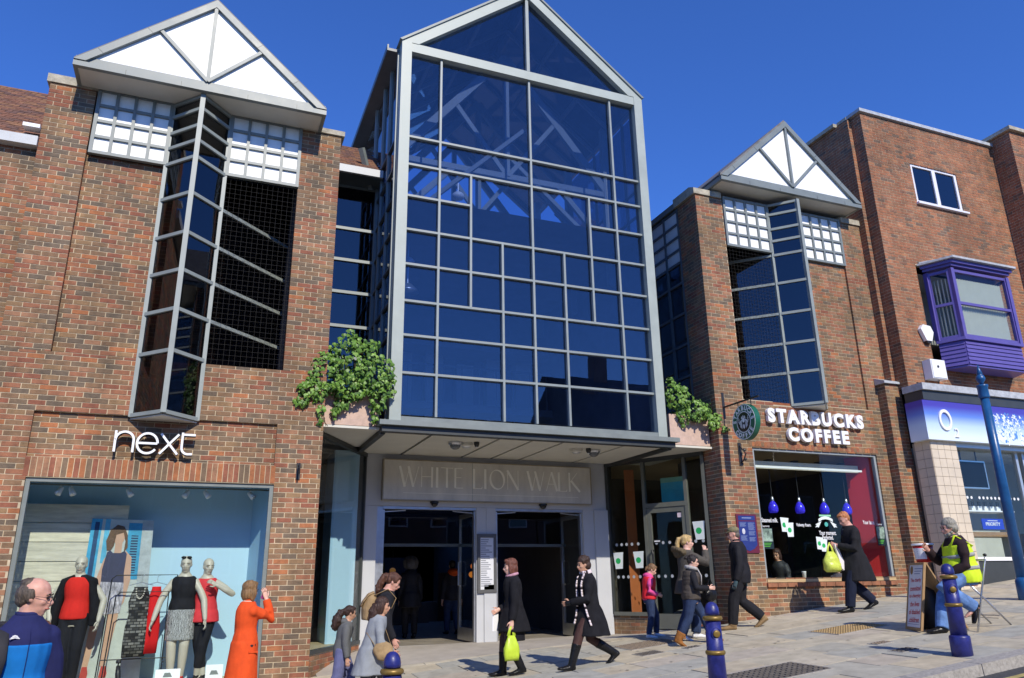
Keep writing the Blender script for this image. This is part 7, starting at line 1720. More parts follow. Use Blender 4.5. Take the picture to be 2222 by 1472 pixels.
MB().box(9.43, 9.49, -.012, -.002, 3.02, 3.55).build('wall_plate', M['black'], rsn)
MB().box(9.447, 9.473, -1.06, -.0125, 3.235, 3.265).build('arm', M['black'], rsn)
for y in (-.45, -.83): MB().box(9.455, 9.465, y - .006, y + .006, 3.10, 3.2345).build('hanger', M['black'], rsn)
lf = thing('wall_bracket', (9.78, -.1, 2.35), 'small ornate black iron bracket with fittings below the hanging sign', 'bracket')
MB().tube([(9.74, -.02, 2.15), (9.74, -.10, 2.2), (9.76, -.16, 2.32), (9.74, -.08, 2.42), (9.74, -.02, 2.5)], .014, 6).build('scroll', M['black'], lf); MB().box(9.70, 9.78, -.014, -.003, 2.1, 2.55).build('back_plate', M['black'], lf)
for z in (2.22, 2.40): MB().ell((9.78, -.10, z), (.03, .03, .035), 8, 6).build('fitting', M['black'], lf)
# history plaque on the pier
pq = thing('wall_plaque', (9.71, -.02, .8), 'burgundy framed history plaque with blue shield panel on the cafe pier', 'plaque')
MB().prism([(9.475, -.004, .45), (9.475, -.004, 1.17), (9.945, -.004, 1.17), (9.945, -.004, .45)], (0, -.022, 0)).build('board', mat('burgundy', (0.13, 0.018, 0.045), .4, var=.06), pq)
MB().prism([(9.515, -.027, .60), (9.515, -.027, 1.035), (9.905, -.027, 1.035), (9.905, -.027, .60), (9.83, -.027, .53), (9.71, -.027, .485), (9.59, -.027, .53)], (0, -.003, 0)).build('shield', mat('plaque_blue', (0.022, 0.040, 0.20), .4, var=.05), pq)
MB().box(9.515, 9.905, -.030, -.027, 1.055, 1.14).build('title_panel', bpy.data.materials['plaque_blue'], pq)
pqm = mat('plaque_print', (0.20, 0.26, 0.45), .5, var=.25, scale=30); mb = MB()
for x0, x1, z0, z1 in ((9.54, 9.69, .93, 1.01), (9.73, 9.885, .88, 1.01), (9.73, 9.885, .78, .85), (9.54, 9.69, .68, .77), (9.73, 9.88, .66, .74)):
    k = 0
    while z1 - k * .016 > z0: mb.box(x0, x1 - (k * 37 % 5) * .008, -.0312, -.0301, z1 - k * .016 - .007, z1 - k * .016); k += 1
mb.box(9.60, 9.82, -.0312, -.0301, 1.09, 1.11); mb.build('print', pqm, pq, kind='stuff')
MB().ell((9.615, -.0302, .85), (.036, .002, .055), 14, 8).build('crest', mat('crest_print', (0.55, 0.55, 0.6), .5), pq)

# ================================================================== window stickers, posters and pendants of the cafe
WX = .052
def sticker_text(s, x0, x1, z, h, parent, m='white'):
    mb = MB(); text_on(mb, s, x1 - x0, h, lambda x, y, zz: ((x0 + x1) / 2 + x, WX + .010 - zz, z + y), .0012, offset=.01); return mb.build('lettering', M[m], parent)
M['cup_green'] = mat('sticker_green', (0.015, 0.40, 0.10), .5, var=0); M['cup_white'] = mat('sticker_white', (0.74, 0.80, 0.78), .5, var=.03)
def cup(c, u, h, lab, tilt=0.0, group='paper cup stickers on the cafe glass', nrm=(0, -1, 0)):
    c, u, n_ = V(c), V(u), V(nrm); t = thing('cup_sticker', c, lab, 'sticker', group); ca, sa = math.cos(tilt), math.sin(tilt)
    p = lambda x, z, o=0.0: c + u * (x * ca - z * sa) + Z * (x * sa + z * ca) + n_ * o; w = h * .36
    MB().prism([p(-w * .72, -h / 2), p(w * .72, -h / 2), p(w, h * .42), p(-w, h * .42)], n_ * .0015).build('cup', M['cup_white'], t)
    MB().prism([p(-w * 1.08, h * .42), p(w * 1.08, h * .42), p(w * 1.02, h * .5), p(-w * 1.02, h * .5)], n_ * .0018).build('lid', M['cup_white'], t)
    MB().prism([p(.25 * w * math.cos(a) * 2.0 - .1 * w, .25 * w * math.sin(a) * 2.0 - .02 * h, .0016) for a in [2 * math.pi * k / 16 for k in range(16)]], n_ * .0012).build('logo_dot', M['cup_green'], t); return t
wd = thing('window_lettering', (11.6, .05, 1.0), 'white sticker lettering Steamed milk, Velvety foam, Your moment Perfected on the cafe window', 'sticker')
sticker_text('Steamed milk.', 10.14, 10.53, 1.075, .085, wd); sticker_text('Velvety foam.', 10.975, 11.35, .985, .085, wd); sticker_text('Your moment.', 11.53, 11.97, .845, .085, wd); sticker_text('Perfected.', 11.60, 11.88, .755, .085, wd); sticker_text('Your latte.', 12.72, 13.04, 1.065, .08, wd)
cup((10.68, WX, .99), X, .27, 'upper cup sticker of the pair left of the words Velvety foam', -.06); cup((10.795, WX - .004, .895), X, .27, 'lower cup sticker of the pair left of the words Velvety foam', .02)
cup((11.50, WX, .64), X, .24, 'upper cup sticker of the pair under the words Your moment', -.12); cup((11.60, WX - .004, .60), X, .24, 'lower cup sticker of the pair under the words Your moment', -.05)
for s_, z_, hh_, lb in ((.714, .394, .33, 'cup sticker on the glass beside the cafe door handle'), (.226, .389, .33, 'cup sticker on the glass nearest the entrance jamb'), (2.116, .914, .35, 'cup sticker high on the narrow pane by the brick pier')):
    cup(on1(s_, z_, .0085), -e1 if e1.x < 0 else e1, hh_, lb, .03, nrm=n1)
rb = thing('ribbon_sticker', (11.73, .05, 1.07), 'white and green ribbon badge sticker in the middle of the cafe window', 'sticker')
MB().prism([(11.50 + x * .46, WX, 1.0 + z * .16) for x, z in ((.10, .35), (.30, .62), (.5, .70), (.70, .62), (.90, .35), (.90, .72), (.70, .98), (.5, 1.06), (.30, .98), (.10, .72))], (0, -.002, 0)).build('band', M['cup_white'], rb)
for sg in (0, 1):
    f = (lambda x: 11.50 + x * .46) if not sg else (lambda x: 11.96 - x * .46)
    MB().prism([(f(x), WX + .003, 1.0 + z * .16) for x, z in ((.12, .30), (-.10, .02), (-.02, -.02), (-.12, -.32), (.0, -.25), (.06, -.35), (.26, .45))][:7], (0, -.002, 0)).build('tail', M['cup_white'], rb)
MB().box(11.58, 11.88, WX - .001, WX + .002, 1.165, 1.20).build('top_band', mat('pale_green_sticker', (0.30, 0.62, 0.40), .5), rb)
MB().lathe((11.73, WX - .003, 1.01), [(.045, 0), (.045, .002)], 18, axis=(0, -1, 0)).build('badge', mat('badge_teal', (0.08, 0.42, 0.36), .5), rb)
for (x0, x1, z0, z1, lb) in ((10.07, 10.36, .53, .92, 'Opportunity poster with green captions beside the cafe window edge'), (13.04, 13.27, .60, .99, 'Opportunity poster against the red wall at the cafe window corner')):
    po = thing('window_poster', ((x0 + x1) / 2, .05, z0), lb, 'poster')
    MB().box(x0, x1, WX, WX + .004, z0, z1).build('sheet', mat('poster_dark', (0.012, 0.025, 0.03), .4), po)
    MB().box(x0 + .01, x1 - .01, WX - .001, WX - .0002, z0 + .14, z1 - .01).build('picture', mat('poster_photo', (0.22, 0.30, 0.24), .4, var=.85, scale=11), po)
    mb = MB()
    for k in range(3): mb.box(x0 + .02, x1 - .05 - .02 * k, WX - .002, WX - .0006, z0 + .10 - .03 * k, z0 + .113 - .03 * k)
    mb.build('caption', mat('caption_green', (0.10, 0.42, 0.05), .5), po)
    mb = MB(); text_on(mb, 'Opportunity', (x1 - x0) * .62, .045, lambda x, y, zz: ((x0 + x1) / 2 + x, WX + .002 - zz, z1 + .035 + y), .001); mb.build('lettering', M['white'], po)
M['blue_glass'] = mat('blue_glass_shade', (0.05, 0.035, 0.60), .15, var=.5, scale=30); M['blue_glass'].node_tree.nodes['Principled BSDF'].inputs['Emission Color'].default_value = (0.03, 0.02, 0.7, 1); M['blue_glass'].node_tree.nodes['Principled BSDF'].inputs['Emission Strength'].default_value = .35
for i, x in enumerate((10.83, 11.52, 12.17, 12.79)):
    lp_ = thing('blue_pendant', (x, .5, 1.37), ('leftmost blue glass pendant lamp', 'blue pendant lamp second from the left', 'blue pendant lamp above the ribbon sticker', 'blue pendant lamp behind the ginger man')[i] + ' in the cafe window', 'lamp', 'blue pendant lamps in the cafe window')
    MB().lathe((x, .5, 1.26), [(.075, 0), (.098, .04), (.095, .12), (.06, .20), (.03, .235)], 18).build('shade', M['blue_glass'], lp_, smooth=True); MB().lathe((x, .5, 1.49), [(.03, 0), (.036, .02), (.024, .09), (.01, .10)], 12).build('cap', M['alu'], lp_, smooth=True)
    MB().tube([(x, .5, 1.58), (x, .5, 2.33)], .007, 6).build('cord', M['black'], lp_); MB().lathe((x, .5, 2.338), [(.09, 0), (.09, -.02), (.02, -.03)], 14).build('ceiling_rose', M['black'], lp_)
dt = thing('glass_dots', on1(.8, .7, 0.01), 'two rows of round frosted safety dots across the cafe corner glass', 'sticker'); mb = MB()
for z in (.71, .06):
    for s_ in (.20, .32, .44, .57, .72, 1.15, 1.30, 1.45, 1.62, 2.02, 2.18): mb.lathe(on1(s_, z, .009 if not .97 < s_ < 1.86 else .013), [(.032, 0), (.032, .001)], 12, axis=n1)
mb.build('dots', mat('dot_frost', (0.42, 0.45, 0.47), .6), dt, kind='stuff')
ops = thing('door_notice', on1(1.2, .75, .02), 'small framed notice at eye level on the cafe door', 'notice'); MB().obox(on1(1.17, .745, .014), e1 * .085, n1 * .004, Z * .032).build('plate', M['black'], ops); MB().obox(on1(1.17, .745, .0195), e1 * .065, n1 * .0008, Z * .012).build('print', M['white'], ops)
stk = thing('door_sticker', on1(1.72, 1.25, .02), 'little white and pink square sticker in the top corner of the cafe door', 'sticker'); MB().obox(on1(1.71, 1.235, .012), e1 * .045, n1 * .001, Z * .045).build('sheet', mat('pinkish_white', (0.72, 0.60, 0.66), .5), stk)
pst = thing('hanging_poster', on1(1.45, 1.85, -.3), 'turquoise poster hanging inside above the cafe door', 'poster'); MB().obox(on1(1.42, 1.80, -.35), e1 * .27, n1 * .004, Z * .25).build('sheet', mat('turquoise', (0.03, 0.36, 0.48), .5), pst); MB().obox(on1(1.42, 2.0, -.345), e1 * .27, n1 * .004, Z * .05).build('heading', mat('pale_green', (0.20, 0.45, 0.32), .5), pst)
cu_ = thing('paper_cup', (11.45, .35, -.03), 'white paper cup on the sill inside the coffee shop window', 'cup'); MB().lathe((11.25, .32, -.028), [(.028, 0), (.042, .12), (.045, .125), (.045, .14)], 14).build('body', M['white'], cu_, smooth=True); MB().lathe((11.32, .36, -.028), [(.09, 0), (.10, .012)], 16).build('saucer', M['white'], cu_)

# ================================================================== street furniture
M['bollard_blue'] = mat('bollard_blue_paint', (0.020, 0.025, 0.17), .40, var=.40, scale=11, bump=.25, bscale=22); M['gold'] = mat('gold_paint', (0.24, 0.155, 0.035), .42, .35, var=.25, scale=18)
def bollard(x, y, lab, H=1.04):
    z = G(x, y); t = thing('bollard', (x, y, z), lab, 'bollard', 'blue and gold bollards along the kerb')
    L_ = lambda nm, pr, m: MB().lathe((x, y, z), [(r * .70, h * H / 1.04) for r, h in pr], 24).build(nm, m, t, smooth=True)
    L_('base', [(.165, -.03), (.165, .20), (.158, .215), (.135, .225)], M['bollard_blue']); L_('shaft', [(.133, .226), (.122, .55), (.108, .865)], M['bollard_blue'])
    for h in (.545, .865): L_('gold_ring', [(.105, h - .004), (.132, h), (.142, h + .014), (.142, h + .024), (.132, h + .038), (.105, h + .042)], M['gold'])
    L_('cap', [(.104, .915), (.104, .945), (.096, .985), (.070, 1.02), (.035, 1.037), (.006, 1.04)], M['bollard_blue'])
    d = (CAM - V((x, y, 0))); d.z = 0; d.normalize(); d = (d + V((.35, 0, 0))).normalized(); c = V((x, y, z + .74)) + d * .0805
    MB().lathe(c, [(.036, 0), (.036, .008), (.026, .012)], 16, axis=d).build('crest', M['gold'], t, smooth=True)
    w_ = Z.cross(d); mb = MB(); mb.tube([c + w_ * (math.cos(a) * .046) + Z * (math.sin(a) * .058) - d * .004 for a in [2 * math.pi * k / 20 for k in range(21)]], .004, 5); mb.build('crest_ring', M['bollard_blue'], t)
bollard(1.61, -5.42, 'blue bollard at the bottom edge in front of the woman in black'); bollard(4.89, -5.38, 'blue bollard in front of the party by the cafe door'); bollard(8.52, -5.18, 'blue bollard in front of the man in the yellow vest, base in view')
M['post_blue'] = mat('post_blue_paint', (0.012, 0.085, 0.24), .35, var=.2, scale=6, bump=.2, bscale=18)
px_, py_ = 13.17, -2.78; pz_ = G(px_, py_)
lpst = thing('sign_post', (px_, py_, pz_), 'tall blue painted post with ball and spike finial by the phone shop', 'post')
top = pz_ + 4.12
MB().lathe((px_, py_, pz_), [(.12, -.05), (.12, .3), (.095, .36)], 18).build('base', M['post_blue'], lpst, smooth=True); MB().lathe((px_, py_, pz_), [(.092, .361), (.080, 2.2), (.074, 3.50)], 18).build('shaft', M['post_blue'], lpst, smooth=True)
MB().lathe((px_, py_, pz_), [(.088, 3.501), (.092, 3.53), (.088, 3.70), (.100, 3.72), (.100, 3.75), (.05, 3.765)], 18).build('collar', M['post_blue'], lpst, smooth=True); MB().lathe((px_, py_, pz_), [(.035, 3.766), (.04, 3.80), (.075, 3.85), (.08, 3.88), (.065, 3.93), (.04, 3.95), (.052, 3.965), (.03, 4.05), (.004, 4.15)], 16).build('finial', M['post_blue'], lpst, smooth=True)
# sandwich board
ab = thing('sandwich_board', (9.95, -3.4, G(9.95, -3.4)), 'wooden sandwich board with red handwriting about a children charity', 'sign')
a0 = V((9.86, -3.22, 0)); a1_ = V((9.63, -3.69, 0)); ud = (a1_ - a0).normalized(); nb_ = V((-ud.y, ud.x, 0)); nb_ = nb_ if nb_.x < 0 else -nb_
# board: leans; its face looks left (-x)
W2 = (a1_ - a0).length; gz = G(9.75, -3.45)
def bd(s, v, o=0.0): p = a0 + ud * s + nb_ * (o - .20 * v / .93) ; p.z = gz + v + .01; return p
M['board_wood'] = mat('board_wood', (0.36, 0.22, 0.10), .6, var=.25, stretch=(8, 8, 1)); M['board_white'] = mat('board_white', (0.74, 0.74, 0.76), .5, var=.04)
def bquad(s0, s1, v0, v1, o0, o1, nm, m): mb = MB(); mb.add([bd(s0, v0, o0), bd(s1, v0, o0), bd(s1, v1, o0), bd(s0, v1, o0), bd(s0, v0, o1), bd(s1, v0, o1), bd(s1, v1, o1), bd(s0, v1, o1)], [(0, 3, 2, 1), (4, 5, 6, 7), (0, 1, 5, 4), (1, 2, 6, 5), (2, 3, 7, 6), (3, 0, 4, 7)]); return mb.build(nm, m, ab)
bquad(0.03, W2 - .03, .04, .90, 0.0, .012, 'panel', M['board_white'])
for s0, s1, v0, v1 in ((0, .03, 0, .93), (W2 - .03, W2, 0, .93), (.03, W2 - .03, 0, .04), (.03, W2 - .03, .90, .93)): bquad(s0, s1, v0, v1, -.012, .022, 'frame', M['board_wood'])
def back(s, v): p = a0 + ud * s - nb_ * (.62 - .42 * v / .93); p.z = G(p.x, p.y) * (1 - v / .93) + (gz + .93) * (v / .93) + .005; return p
mb = MB(); pts = [back(0, 0), back(W2, 0), back(W2, .92), back(0, .92)]; mb.add(pts + [p - nb_ * .02 for p in pts], [(0, 3, 2, 1), (4, 5, 6, 7), (0, 1, 5, 4), (1, 2, 6, 5), (2, 3, 7, 6), (3, 0, 4, 7)]); mb.build('back_board', M['board_wood'], ab)
red = mat('red_marker', (0.55, 0.02, 0.03), .6, var=0); mb = MB(); k_ = W2 / 2
for i, (s, wd_) in enumerate((('The charity', .36), ('committed', .36), ('to changing', .38), ('the lives', .30), ('of disabled', .37), ('children', .32))):
    text_on(mb, s, wd_, .068, lambda x, y, zz, i=i: bd(W2 / 2 + x * (1 if True else -1), .68 - i * .108 + y + x * .04, .0135 + .001 * zz), .5, offset=.012, shear=.15)
mb.build('handwriting', red, ab)
mb = MB()
for k in range(3): mb.add([bd(.20, .84 - k * .035, .0135), bd(.47 - .04 * k, .84 - k * .035, .0135), bd(.47 - .04 * k, .852 - k * .035, .0135), bd(.20, .852 - k * .035, .0135)], [(0, 1, 2, 3)])
for k in range(2): mb.add([bd(.06, .105 - k * .03, .0135), bd(.44, .105 - k * .03, .0135), bd(.44, .112 - k * .03, .0135), bd(.06, .112 - k * .03, .0135)], [(0, 1, 2, 3)])
mb.build('small_print', mat('print_blue_grey', (0.25, 0.27, 0.40), .6, var=0), ab); mb = MB(); mb.add([bd(.105 + .05 * math.cos(a), .825 + .06 * math.sin(a), .0137) for a in [2 * math.pi * q / 16 for q in range(16)]], [list(range(16))]); mb.build('badge', mat('badge_brown', (0.24, 0.13, 0.04), .5), ab)
# collecting bucket on top of the board
bkc = bd(W2 * .52, .93, -.11); bkz = gz + .945
bu = thing('collecting_bucket', (bkc.x, bkc.y, bkz), 'red charity bucket with white label and lid on top of the sandwich board', 'bucket')
M['bucket_red'] = mat('bucket_red', (0.62, 0.012, 0.014), .3, var=.04)
MB().lathe((bkc.x, bkc.y, bkz), [(.108, 0), (.114, .02), (.138, .235)], 28).build('pail', M['bucket_red'], bu, smooth=True); MB().lathe((bkc.x, bkc.y, bkz), [(.138, .236), (.152, .240), (.154, .258), (.145, .265), (.10, .268)], 28).build('lid', M['white'], bu, smooth=True)
mb = MB(); d = (CAM - V((bkc.x, bkc.y, 0))); an0 = math.atan2(d.y, d.x) - .15; rows = []
for zz in (.045, .20): rows.append([V((bkc.x, bkc.y, bkz + zz)) + V((math.cos(an0 + q * .14), math.sin(an0 + q * .14), 0)) * (.1145 + .024 * zz / .235 + .0035) for q in range(-9, 4)])
mb.add(rows[0] + rows[1], [(i, i + 1, i + 14, i + 13) for i in range(12)]); mb.build('label', M['white'], bu)
mb = MB()
for q in range(5):
    z_ = .175 - q * .026; mb.add([V((bkc.x, bkc.y, bkz + z_ + dz)) + V((math.cos(an0 + a), math.sin(an0 + a), 0)) * (.1145 + .024 * z_ / .235 + .005) for a, dz in ((-.95, 0), (-.5, 0), (.1, 0), (.1, .008), (-.5, .008), (-.95, .008))], [(0, 1, 4, 5), (1, 2, 3, 4)])
mb.build('label_print', mat('print_grey2', (0.45, 0.35, 0.38), .6, var=0), bu)
bgg = thing('black_bag', (10.15, -3.55, G(10.15, -3.55)), 'black bag standing in shade under the sandwich board', 'bag'); mb = MB()
gb = G(10.12, -3.62); mb.tube([(10.02, -3.56, gb), (10.02, -3.56, gb + .28), (10.0, -3.54, gb + .50), (9.97, -3.52, gb + .56)], [(.20, .15), (.21, .16), (.15, .10), (.05, .04)], 14, hint=ud); mb.build('sack', mat('black_nylon_bag', (0.012, 0.012, 0.014), .6, var=.3, bump=.4, bscale=30), bgg, smooth=True)
# high folding stool
stl = thing('folding_stool', (10.25, -4.1, G(10.25, -4.1)), 'tall folding metal stool with crossed tubular legs under the seated man', 'stool')
sxx, syy = 10.22, -4.08; szz = -.10
MB().lathe((sxx - .03, syy, szz - .03), [(.02, 0), (.175, 0), (.18, .02), (.16, .04), (.02, .045)], 22).build('seat', M['black'], stl, smooth=True)
T_ = mat('chrome_tube', (0.55, 0.56, 0.58), .28, .85, var=.06)
for yv in (-.17, .17):
    y_ = syy + yv
    MB().tube([(10.02 - .01, y_, G(9.95, y_) + .0), (10.40, y_, .14), (10.43, y_, .20), (10.44, y_ * 1.0, .26)], .013, 8).build('leg', T_, stl, smooth=True)
    MB().tube([(10.04, y_ + .02 * (1 if yv < 0 else -1), szz - .02), (10.72, y_ + .02 * (1 if yv < 0 else -1), G(10.72, y_))], .013, 8).build('leg', T_, stl, smooth=True)
    MB().ell((10.44, y_, .265), (.022, .03, .022), 8, 6).build('back_cap', M['black'], stl, smooth=True)
for xv, zv in ((10.135, -.40), (10.50, -.55)): MB().tube([(xv, syy - .17, zv), (xv, syy + .17, zv)], .009, 6).build('rung', T_, stl)
MB().tube([(10.43, syy - .17, .20), (10.43, syy + .17, .20)], .012, 8).build('back_rail', T_, stl)

# ================================================================== things in the fashion window
def wood_mat(name, c): return mat(name, c, .7, var=.22, scale=3.0, stretch=(1, 1, 9), bump=.15, bscale=12)
pk = thing('plank_screen', (-1.7, .86, -1.2), 'pale weathered plank screen standing at the left of the window display', 'screen')
pm_ = [wood_mat(f'pale_plank_{i}', c) for i, c in enumerate(((0.62, 0.58, 0.47), (0.66, 0.62, 0.50), (0.58, 0.55, 0.46)))]
for k in range(9):
    z0 = 1.19 - (k + 1) * .272; MB().box(-2.38, -1.03, .84 + (k % 2) * .004, .875, z0 + .007, z0 + .272 - .003).build('plank', pm_[k % 3], pk)
for x in (-2.2, -1.2): MB().box(x, x + .05, .876, .91, -1.29, 1.17).build('batten', pm_[0], pk)
po = thing('photo_banner', (-1.05, .75, -1.25), 'tall photo poster of a woman in navy vest and zebra skirt by blue shutters', 'poster')
PB = V((-1.53, .775, -1.28)); PT = V((-1.50, .80, .985)); PBr = V((-.60, .775, -1.28)); PTr = V((-.665, .80, .965))
def pw(u, v, o=0.0): a = PB.lerp(PT, v); b = PBr.lerp(PTr, v); p = a.lerp(b, u); p.y -= o; return p
def pq_(pts, m, o, nm): mb = MB(); mb.prism([pw(u, v, o) for u, v in pts], (0, .0006, 0)); return mb.build(nm, m, po)
MB().prism([pw(0, 0), pw(1, 0), pw(1, 1), pw(0, 1)], (0, .02, 0)).build('board', mat('poster_wall', (0.50, 0.55, 0.52), .6, var=.14, scale=6), po)
for n_, (u0, u1, v0, v1, c) in enumerate(((0, .17, .45, 1, (0.05, 0.36, 0.60)), (.06, .13, .55, .98, (0.012, 0.06, 0.16)), (.22, .30, .72, 1, (0.10, 0.42, 0.62)), (.60, .82, .62, .98, (0.04, 0.30, 0.50)), (.66, .77, .66, .90, (0.012, 0.05, 0.12)), (.82, 1, .30, 1, (0.40, 0.45, 0.46)))):
    pq_([(u0, v0), (u1, v0), (u1, v1), (u0, v1)], mat(f'poster_blue_{n_}', c, .6, var=.2, scale=12), .001 + .0004 * n_, 'print')
mb = MB()
for k in range(14): mb.prism([pw(.66, .665 + k * .017, .0042), pw(.77, .665 + k * .017, .0042), pw(.77, .671 + k * .017, .0042), pw(.66, .671 + k * .017, .0042)], (0, .0004, 0))
mb.build('print', mat('poster_slat', (0.09, 0.36, 0.52), .6), po)
psk = mat('poster_skin', (0.55, 0.34, 0.24), .6, var=.08)
for n_, poly in enumerate(([(.18, .05), (.25, .06), (.36, .40), (.40, .44), (.24, .44), (.20, .25)], [(.42, .10), (.50, .10), (.60, .40), (.58, .44), (.44, .44), (.44, .28)], [(.20, .62), (.27, .74), (.35, .80), (.36, .60), (.27, .52), (.20, .46), (.14, .48), (.19, .54)], [(.60, .80), (.70, .76), (.72, .62), (.66, .48), (.60, .44), (.58, .47), (.62, .54), (.60, .66)], [(.42, .78), (.53, .78), (.53, .86), (.42, .86)])): pq_(poly, psk, .006 + .0004 * n_, 'figure_print')
pq_([(.47 + .085 * math.cos(a), .888 + .052 * math.sin(a)) for a in [2 * math.pi * q / 18 for q in range(18)]], psk, .0095, 'figure_print')
pq_([(.30, .80), (.27, .86), (.32, .93), (.42, .965), (.53, .955), (.60, .90), (.62, .82), (.565, .79), (.575, .86), (.53, .915), (.42, .90), (.40, .83), (.36, .80)], mat('poster_hair', (0.13, 0.075, 0.045), .7, var=.3, scale=40), .0102, 'figure_print')
pq_([(.28, .60), (.27, .68), (.31, .79), (.36, .80), (.40, .785), (.52, .785), (.58, .80), (.62, .78), (.61, .66), (.625, .595)], mat('poster_vest', (0.045, 0.05, 0.10), .7, var=.15, scale=30), .0106, 'figure_print')
ZP = bpy.data.materials.new('poster_zebra'); ZP = None
pz_m = mat('poster_zebra', (0.30, 0.28, 0.42), .7, var=.9, scale=34, stretch=(1, 1, .3), tint=(0.72, 0.70, 0.80))
pq_([(.22, .41), (.26, .56), (.28, .605), (.625, .60), (.64, .50), (.62, .415), (.42, .405)], pz_m, .0110, 'figure_print')
for u in (.17, .43): pq_([(u, .035), (u + .10, .035), (u + .11, .06), (u + .09, .10), (u + .02, .10)], mat('poster_red', (0.45, 0.05, 0.04), .6), .0114, 'figure_print')
rl = thing('clothes_rail', (-.73, .38, -1.28), 'thin black angular clothes rail frame holding two dresses in the window', 'rail')
for yv, x0, x1, zt in ((.42, -1.09, -.24, .17), (.30, -1.00, -.33, -.06)):
    MB().tube([(x0 - .05, yv, -1.29), (x0 - .005, yv, zt - .05), (x0 + .05, yv, zt), (x1, yv, zt), (x1 + .02, yv, -1.29)], .009, 6).build('frame', M['black'], rl)
MB().tube([(-1.11, .42, -.95), (-.22, .42, -.95)], .008, 6).build('rail', M['black'], rl)
for xv in (-1.04, -.30): MB().tube([(xv, .30, -1.0), (xv, .42, -1.0)], .007, 6).build('rail', M['black'], rl)
def dress(nm, lab, x, y, z, m, w0, w1, L, yaw=0.0):
    t = thing(nm, (x, y, z), lab, 'dress', 'dresses on the window rail'); a = V((math.cos(yaw), math.sin(yaw), 0)); mb = MB()
    prof = [(0, .62, .03), (.03, .60, .04), (.10, .78, .05), (.22, .95, .055), (.40, .80, .05), (.58, .98, .055), (.8, 1.02, .05), (1.0, .98, .03)]
    rs = [[V((x, y, z - u * L)) + a * (w0 * k * math.copysign(abs(math.cos(q)) ** .8, math.cos(q))) + V((-a.y, a.x, 0)) * (th * math.sin(q) * (1 + .25 * math.sin(3 * q + u * 4))) for q in [2 * math.pi * j / 18 for j in range(18)]] for u, k, th in prof]
    mb.rings(rs); mb.build('dress', m, t, smooth=True)
    hg = MB(); hg.tube([V((x, y, z + .02)) - a * .16, V((x, y, z + .06)), V((x, y, z + .02)) + a * .16], .005, 5); hg.tube([V((x, y, z + .06)), V((x, y, z + .13)), V((x + .02, y, z + .165)), V((x + .035, y, z + .15))], .004, 5); hg.build('hanger', M['alu'], t); return t
def blocks_mat():
    m = bpy.data.materials.new('block_print'); m.use_nodes = True; nt = m.node_tree; b = nt.nodes['Principled BSDF']; b.inputs['Roughness'].default_value = .85
    tc = nt.nodes.new('ShaderNodeTexCoord'); mp = nt.nodes.new('ShaderNodeMapping'); br = nt.nodes.new('ShaderNodeTexBrick'); mp.inputs['Rotation'].default_value = (math.radians(90), 0, 0)
    br.inputs['Scale'].default_value = 6.5; br.inputs['Mortar Size'].default_value = .035; br.inputs['Color1'].default_value = (.30, .29, .26, 1); br.inputs['Color2'].default_value = (.015, .015, .016, 1); br.inputs['Mortar'].default_value = (.012, .012, .012, 1); br.inputs['Bias'].default_value = .15
    nt.links.new(tc.outputs['Object'], mp.inputs[0]); nt.links.new(mp.outputs[0], br.inputs['Vector']); nt.links.new(br.outputs['Color'], b.inputs['Base Color']); return m
dress('dress', 'black dress with grey block print hanging on the window rail', -.70, .36, .01, blocks_mat(), .155, .15, .93, .35)
dress('dress', 'plain scarlet sleeveless dress hanging behind the block print dress', -.50, .44, .01, cloth('scarlet_dress', (0.68, 0.018, 0.020), .8, var=.06) if 'cloth' in globals() else mat('scarlet_dress', (0.68, 0.018, 0.020), .8, var=.06, bump=.2, bscale=200), .105, .10, .90, .5)
nk = thing('necklace', (-.70, .29, -.05), 'cream bead necklace hung round the neck of the block print dress', 'necklace'); mb = MB()
for k in range(13): a = math.pi * (k / 12); mb.ell((-.70 + .055 * math.cos(a), .295 - .006, -.02 - .13 * math.sin(a)), (.011, .011, .011), 6, 5)
mb.build('beads', mat('bead_cream', (0.6, 0.55, 0.45), .4), nk, smooth=True)
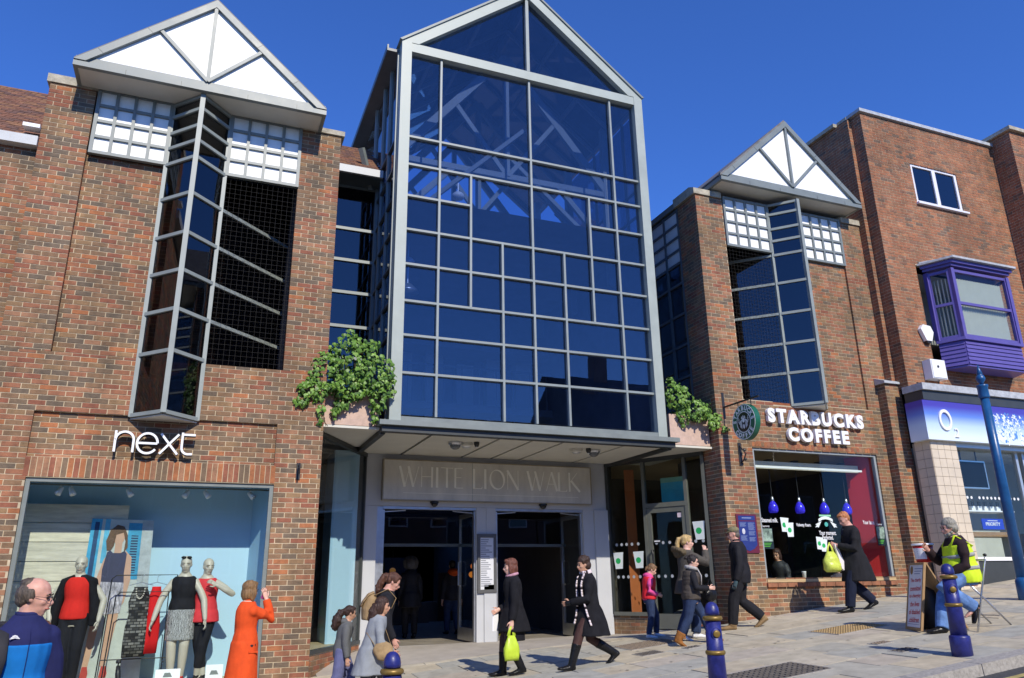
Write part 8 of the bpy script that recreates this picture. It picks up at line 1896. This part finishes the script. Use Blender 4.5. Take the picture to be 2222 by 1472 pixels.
for i, x in enumerate((-1.907, -1.763, -1.022, -.241, .031, .668)):
    sp = thing('spotlight', (x, .33, 1.33), ('leftmost', 'second from the left', 'third from the left', 'fourth from the left', 'fifth from the left', 'rightmost')[i] + ' of the small white spotlights along the window ceiling', 'spotlight', 'spotlights in the fashion window')
    d = V(((-.3, .35, .5, -.4, .6, .8)[i], -.35, -.8)).normalized(); c = V((x, .33, 1.34))
    MB().tube([c - d * .05, c - d * .03, c + d * .05, c + d * .075], [.022, .034, .042, .044], 12).build('head', M['white'], sp, smooth=True); MB().tube([(x, .315, 1.40), c - d * .03], .009, 6).build('stem', M['white'], sp)
for i, (x0, x1, z0, z1) in enumerate(((-.38, -.06, -1.29, -1.09), (.27, .50, -1.29, -1.06))):
    pcd = thing('price_card', ((x0 + x1) / 2, .2, z0), ('white price card with a shoe picture at the feet of the zebra skirt mannequin', 'white price card beside the sandals of the mannequin in red')[i], 'card')
    MB().prism([(x0, .20, z0), (x1, .20, z0), (x1, .24, z1), (x0, .24, z1)], (0, .008, 0)).build('card', M['white'], pcd); MB().prism([((x0 + x1) / 2 - .06, .2165, z0 + .10), ((x0 + x1) / 2 + .06, .2165, z0 + .10), ((x0 + x1) / 2 + .03, .222, z0 + .155), ((x0 + x1) / 2 - .04, .222, z0 + .155)], (0, .002, 0)).build('picture', M['frame_grey'], pcd)
hs_ = thing('high_heels', (-.86, .30, -1.3), 'pair of black ankle strap heels hung on the foot of the clothes rail', 'shoes'); mb = MB()
mb.tube([(-.86, .30, -1.02), (-.85, .28, -1.12), (-.83, .26, -1.24), (-.80, .24, -1.28)], [.025, .035, .035, .02], 8); mb.tube([(-.86, .32, -.98), (-.88, .34, -1.14)], .010, 6); mb.build('shoe', M['black'], hs_, smooth=True); MB().lathe((-.86, .30, -.99), [(.032, 0), (.036, .02), (.032, .04)], 10).build('strap', M['black'], hs_)
rbx = thing('red_cloth', (-.95, .3, -1.29), 'folded red cloth lying on the window floor below the rail', 'cloth'); MB().prism([(-1.10, .2, -1.295), (-.80, .2, -1.295), (-.86, .2, -1.20), (-1.0, .2, -1.20)], (0, .25, 0)).build('cloth', mat('red_felt', (0.6, 0.03, 0.04), .8), rbx)
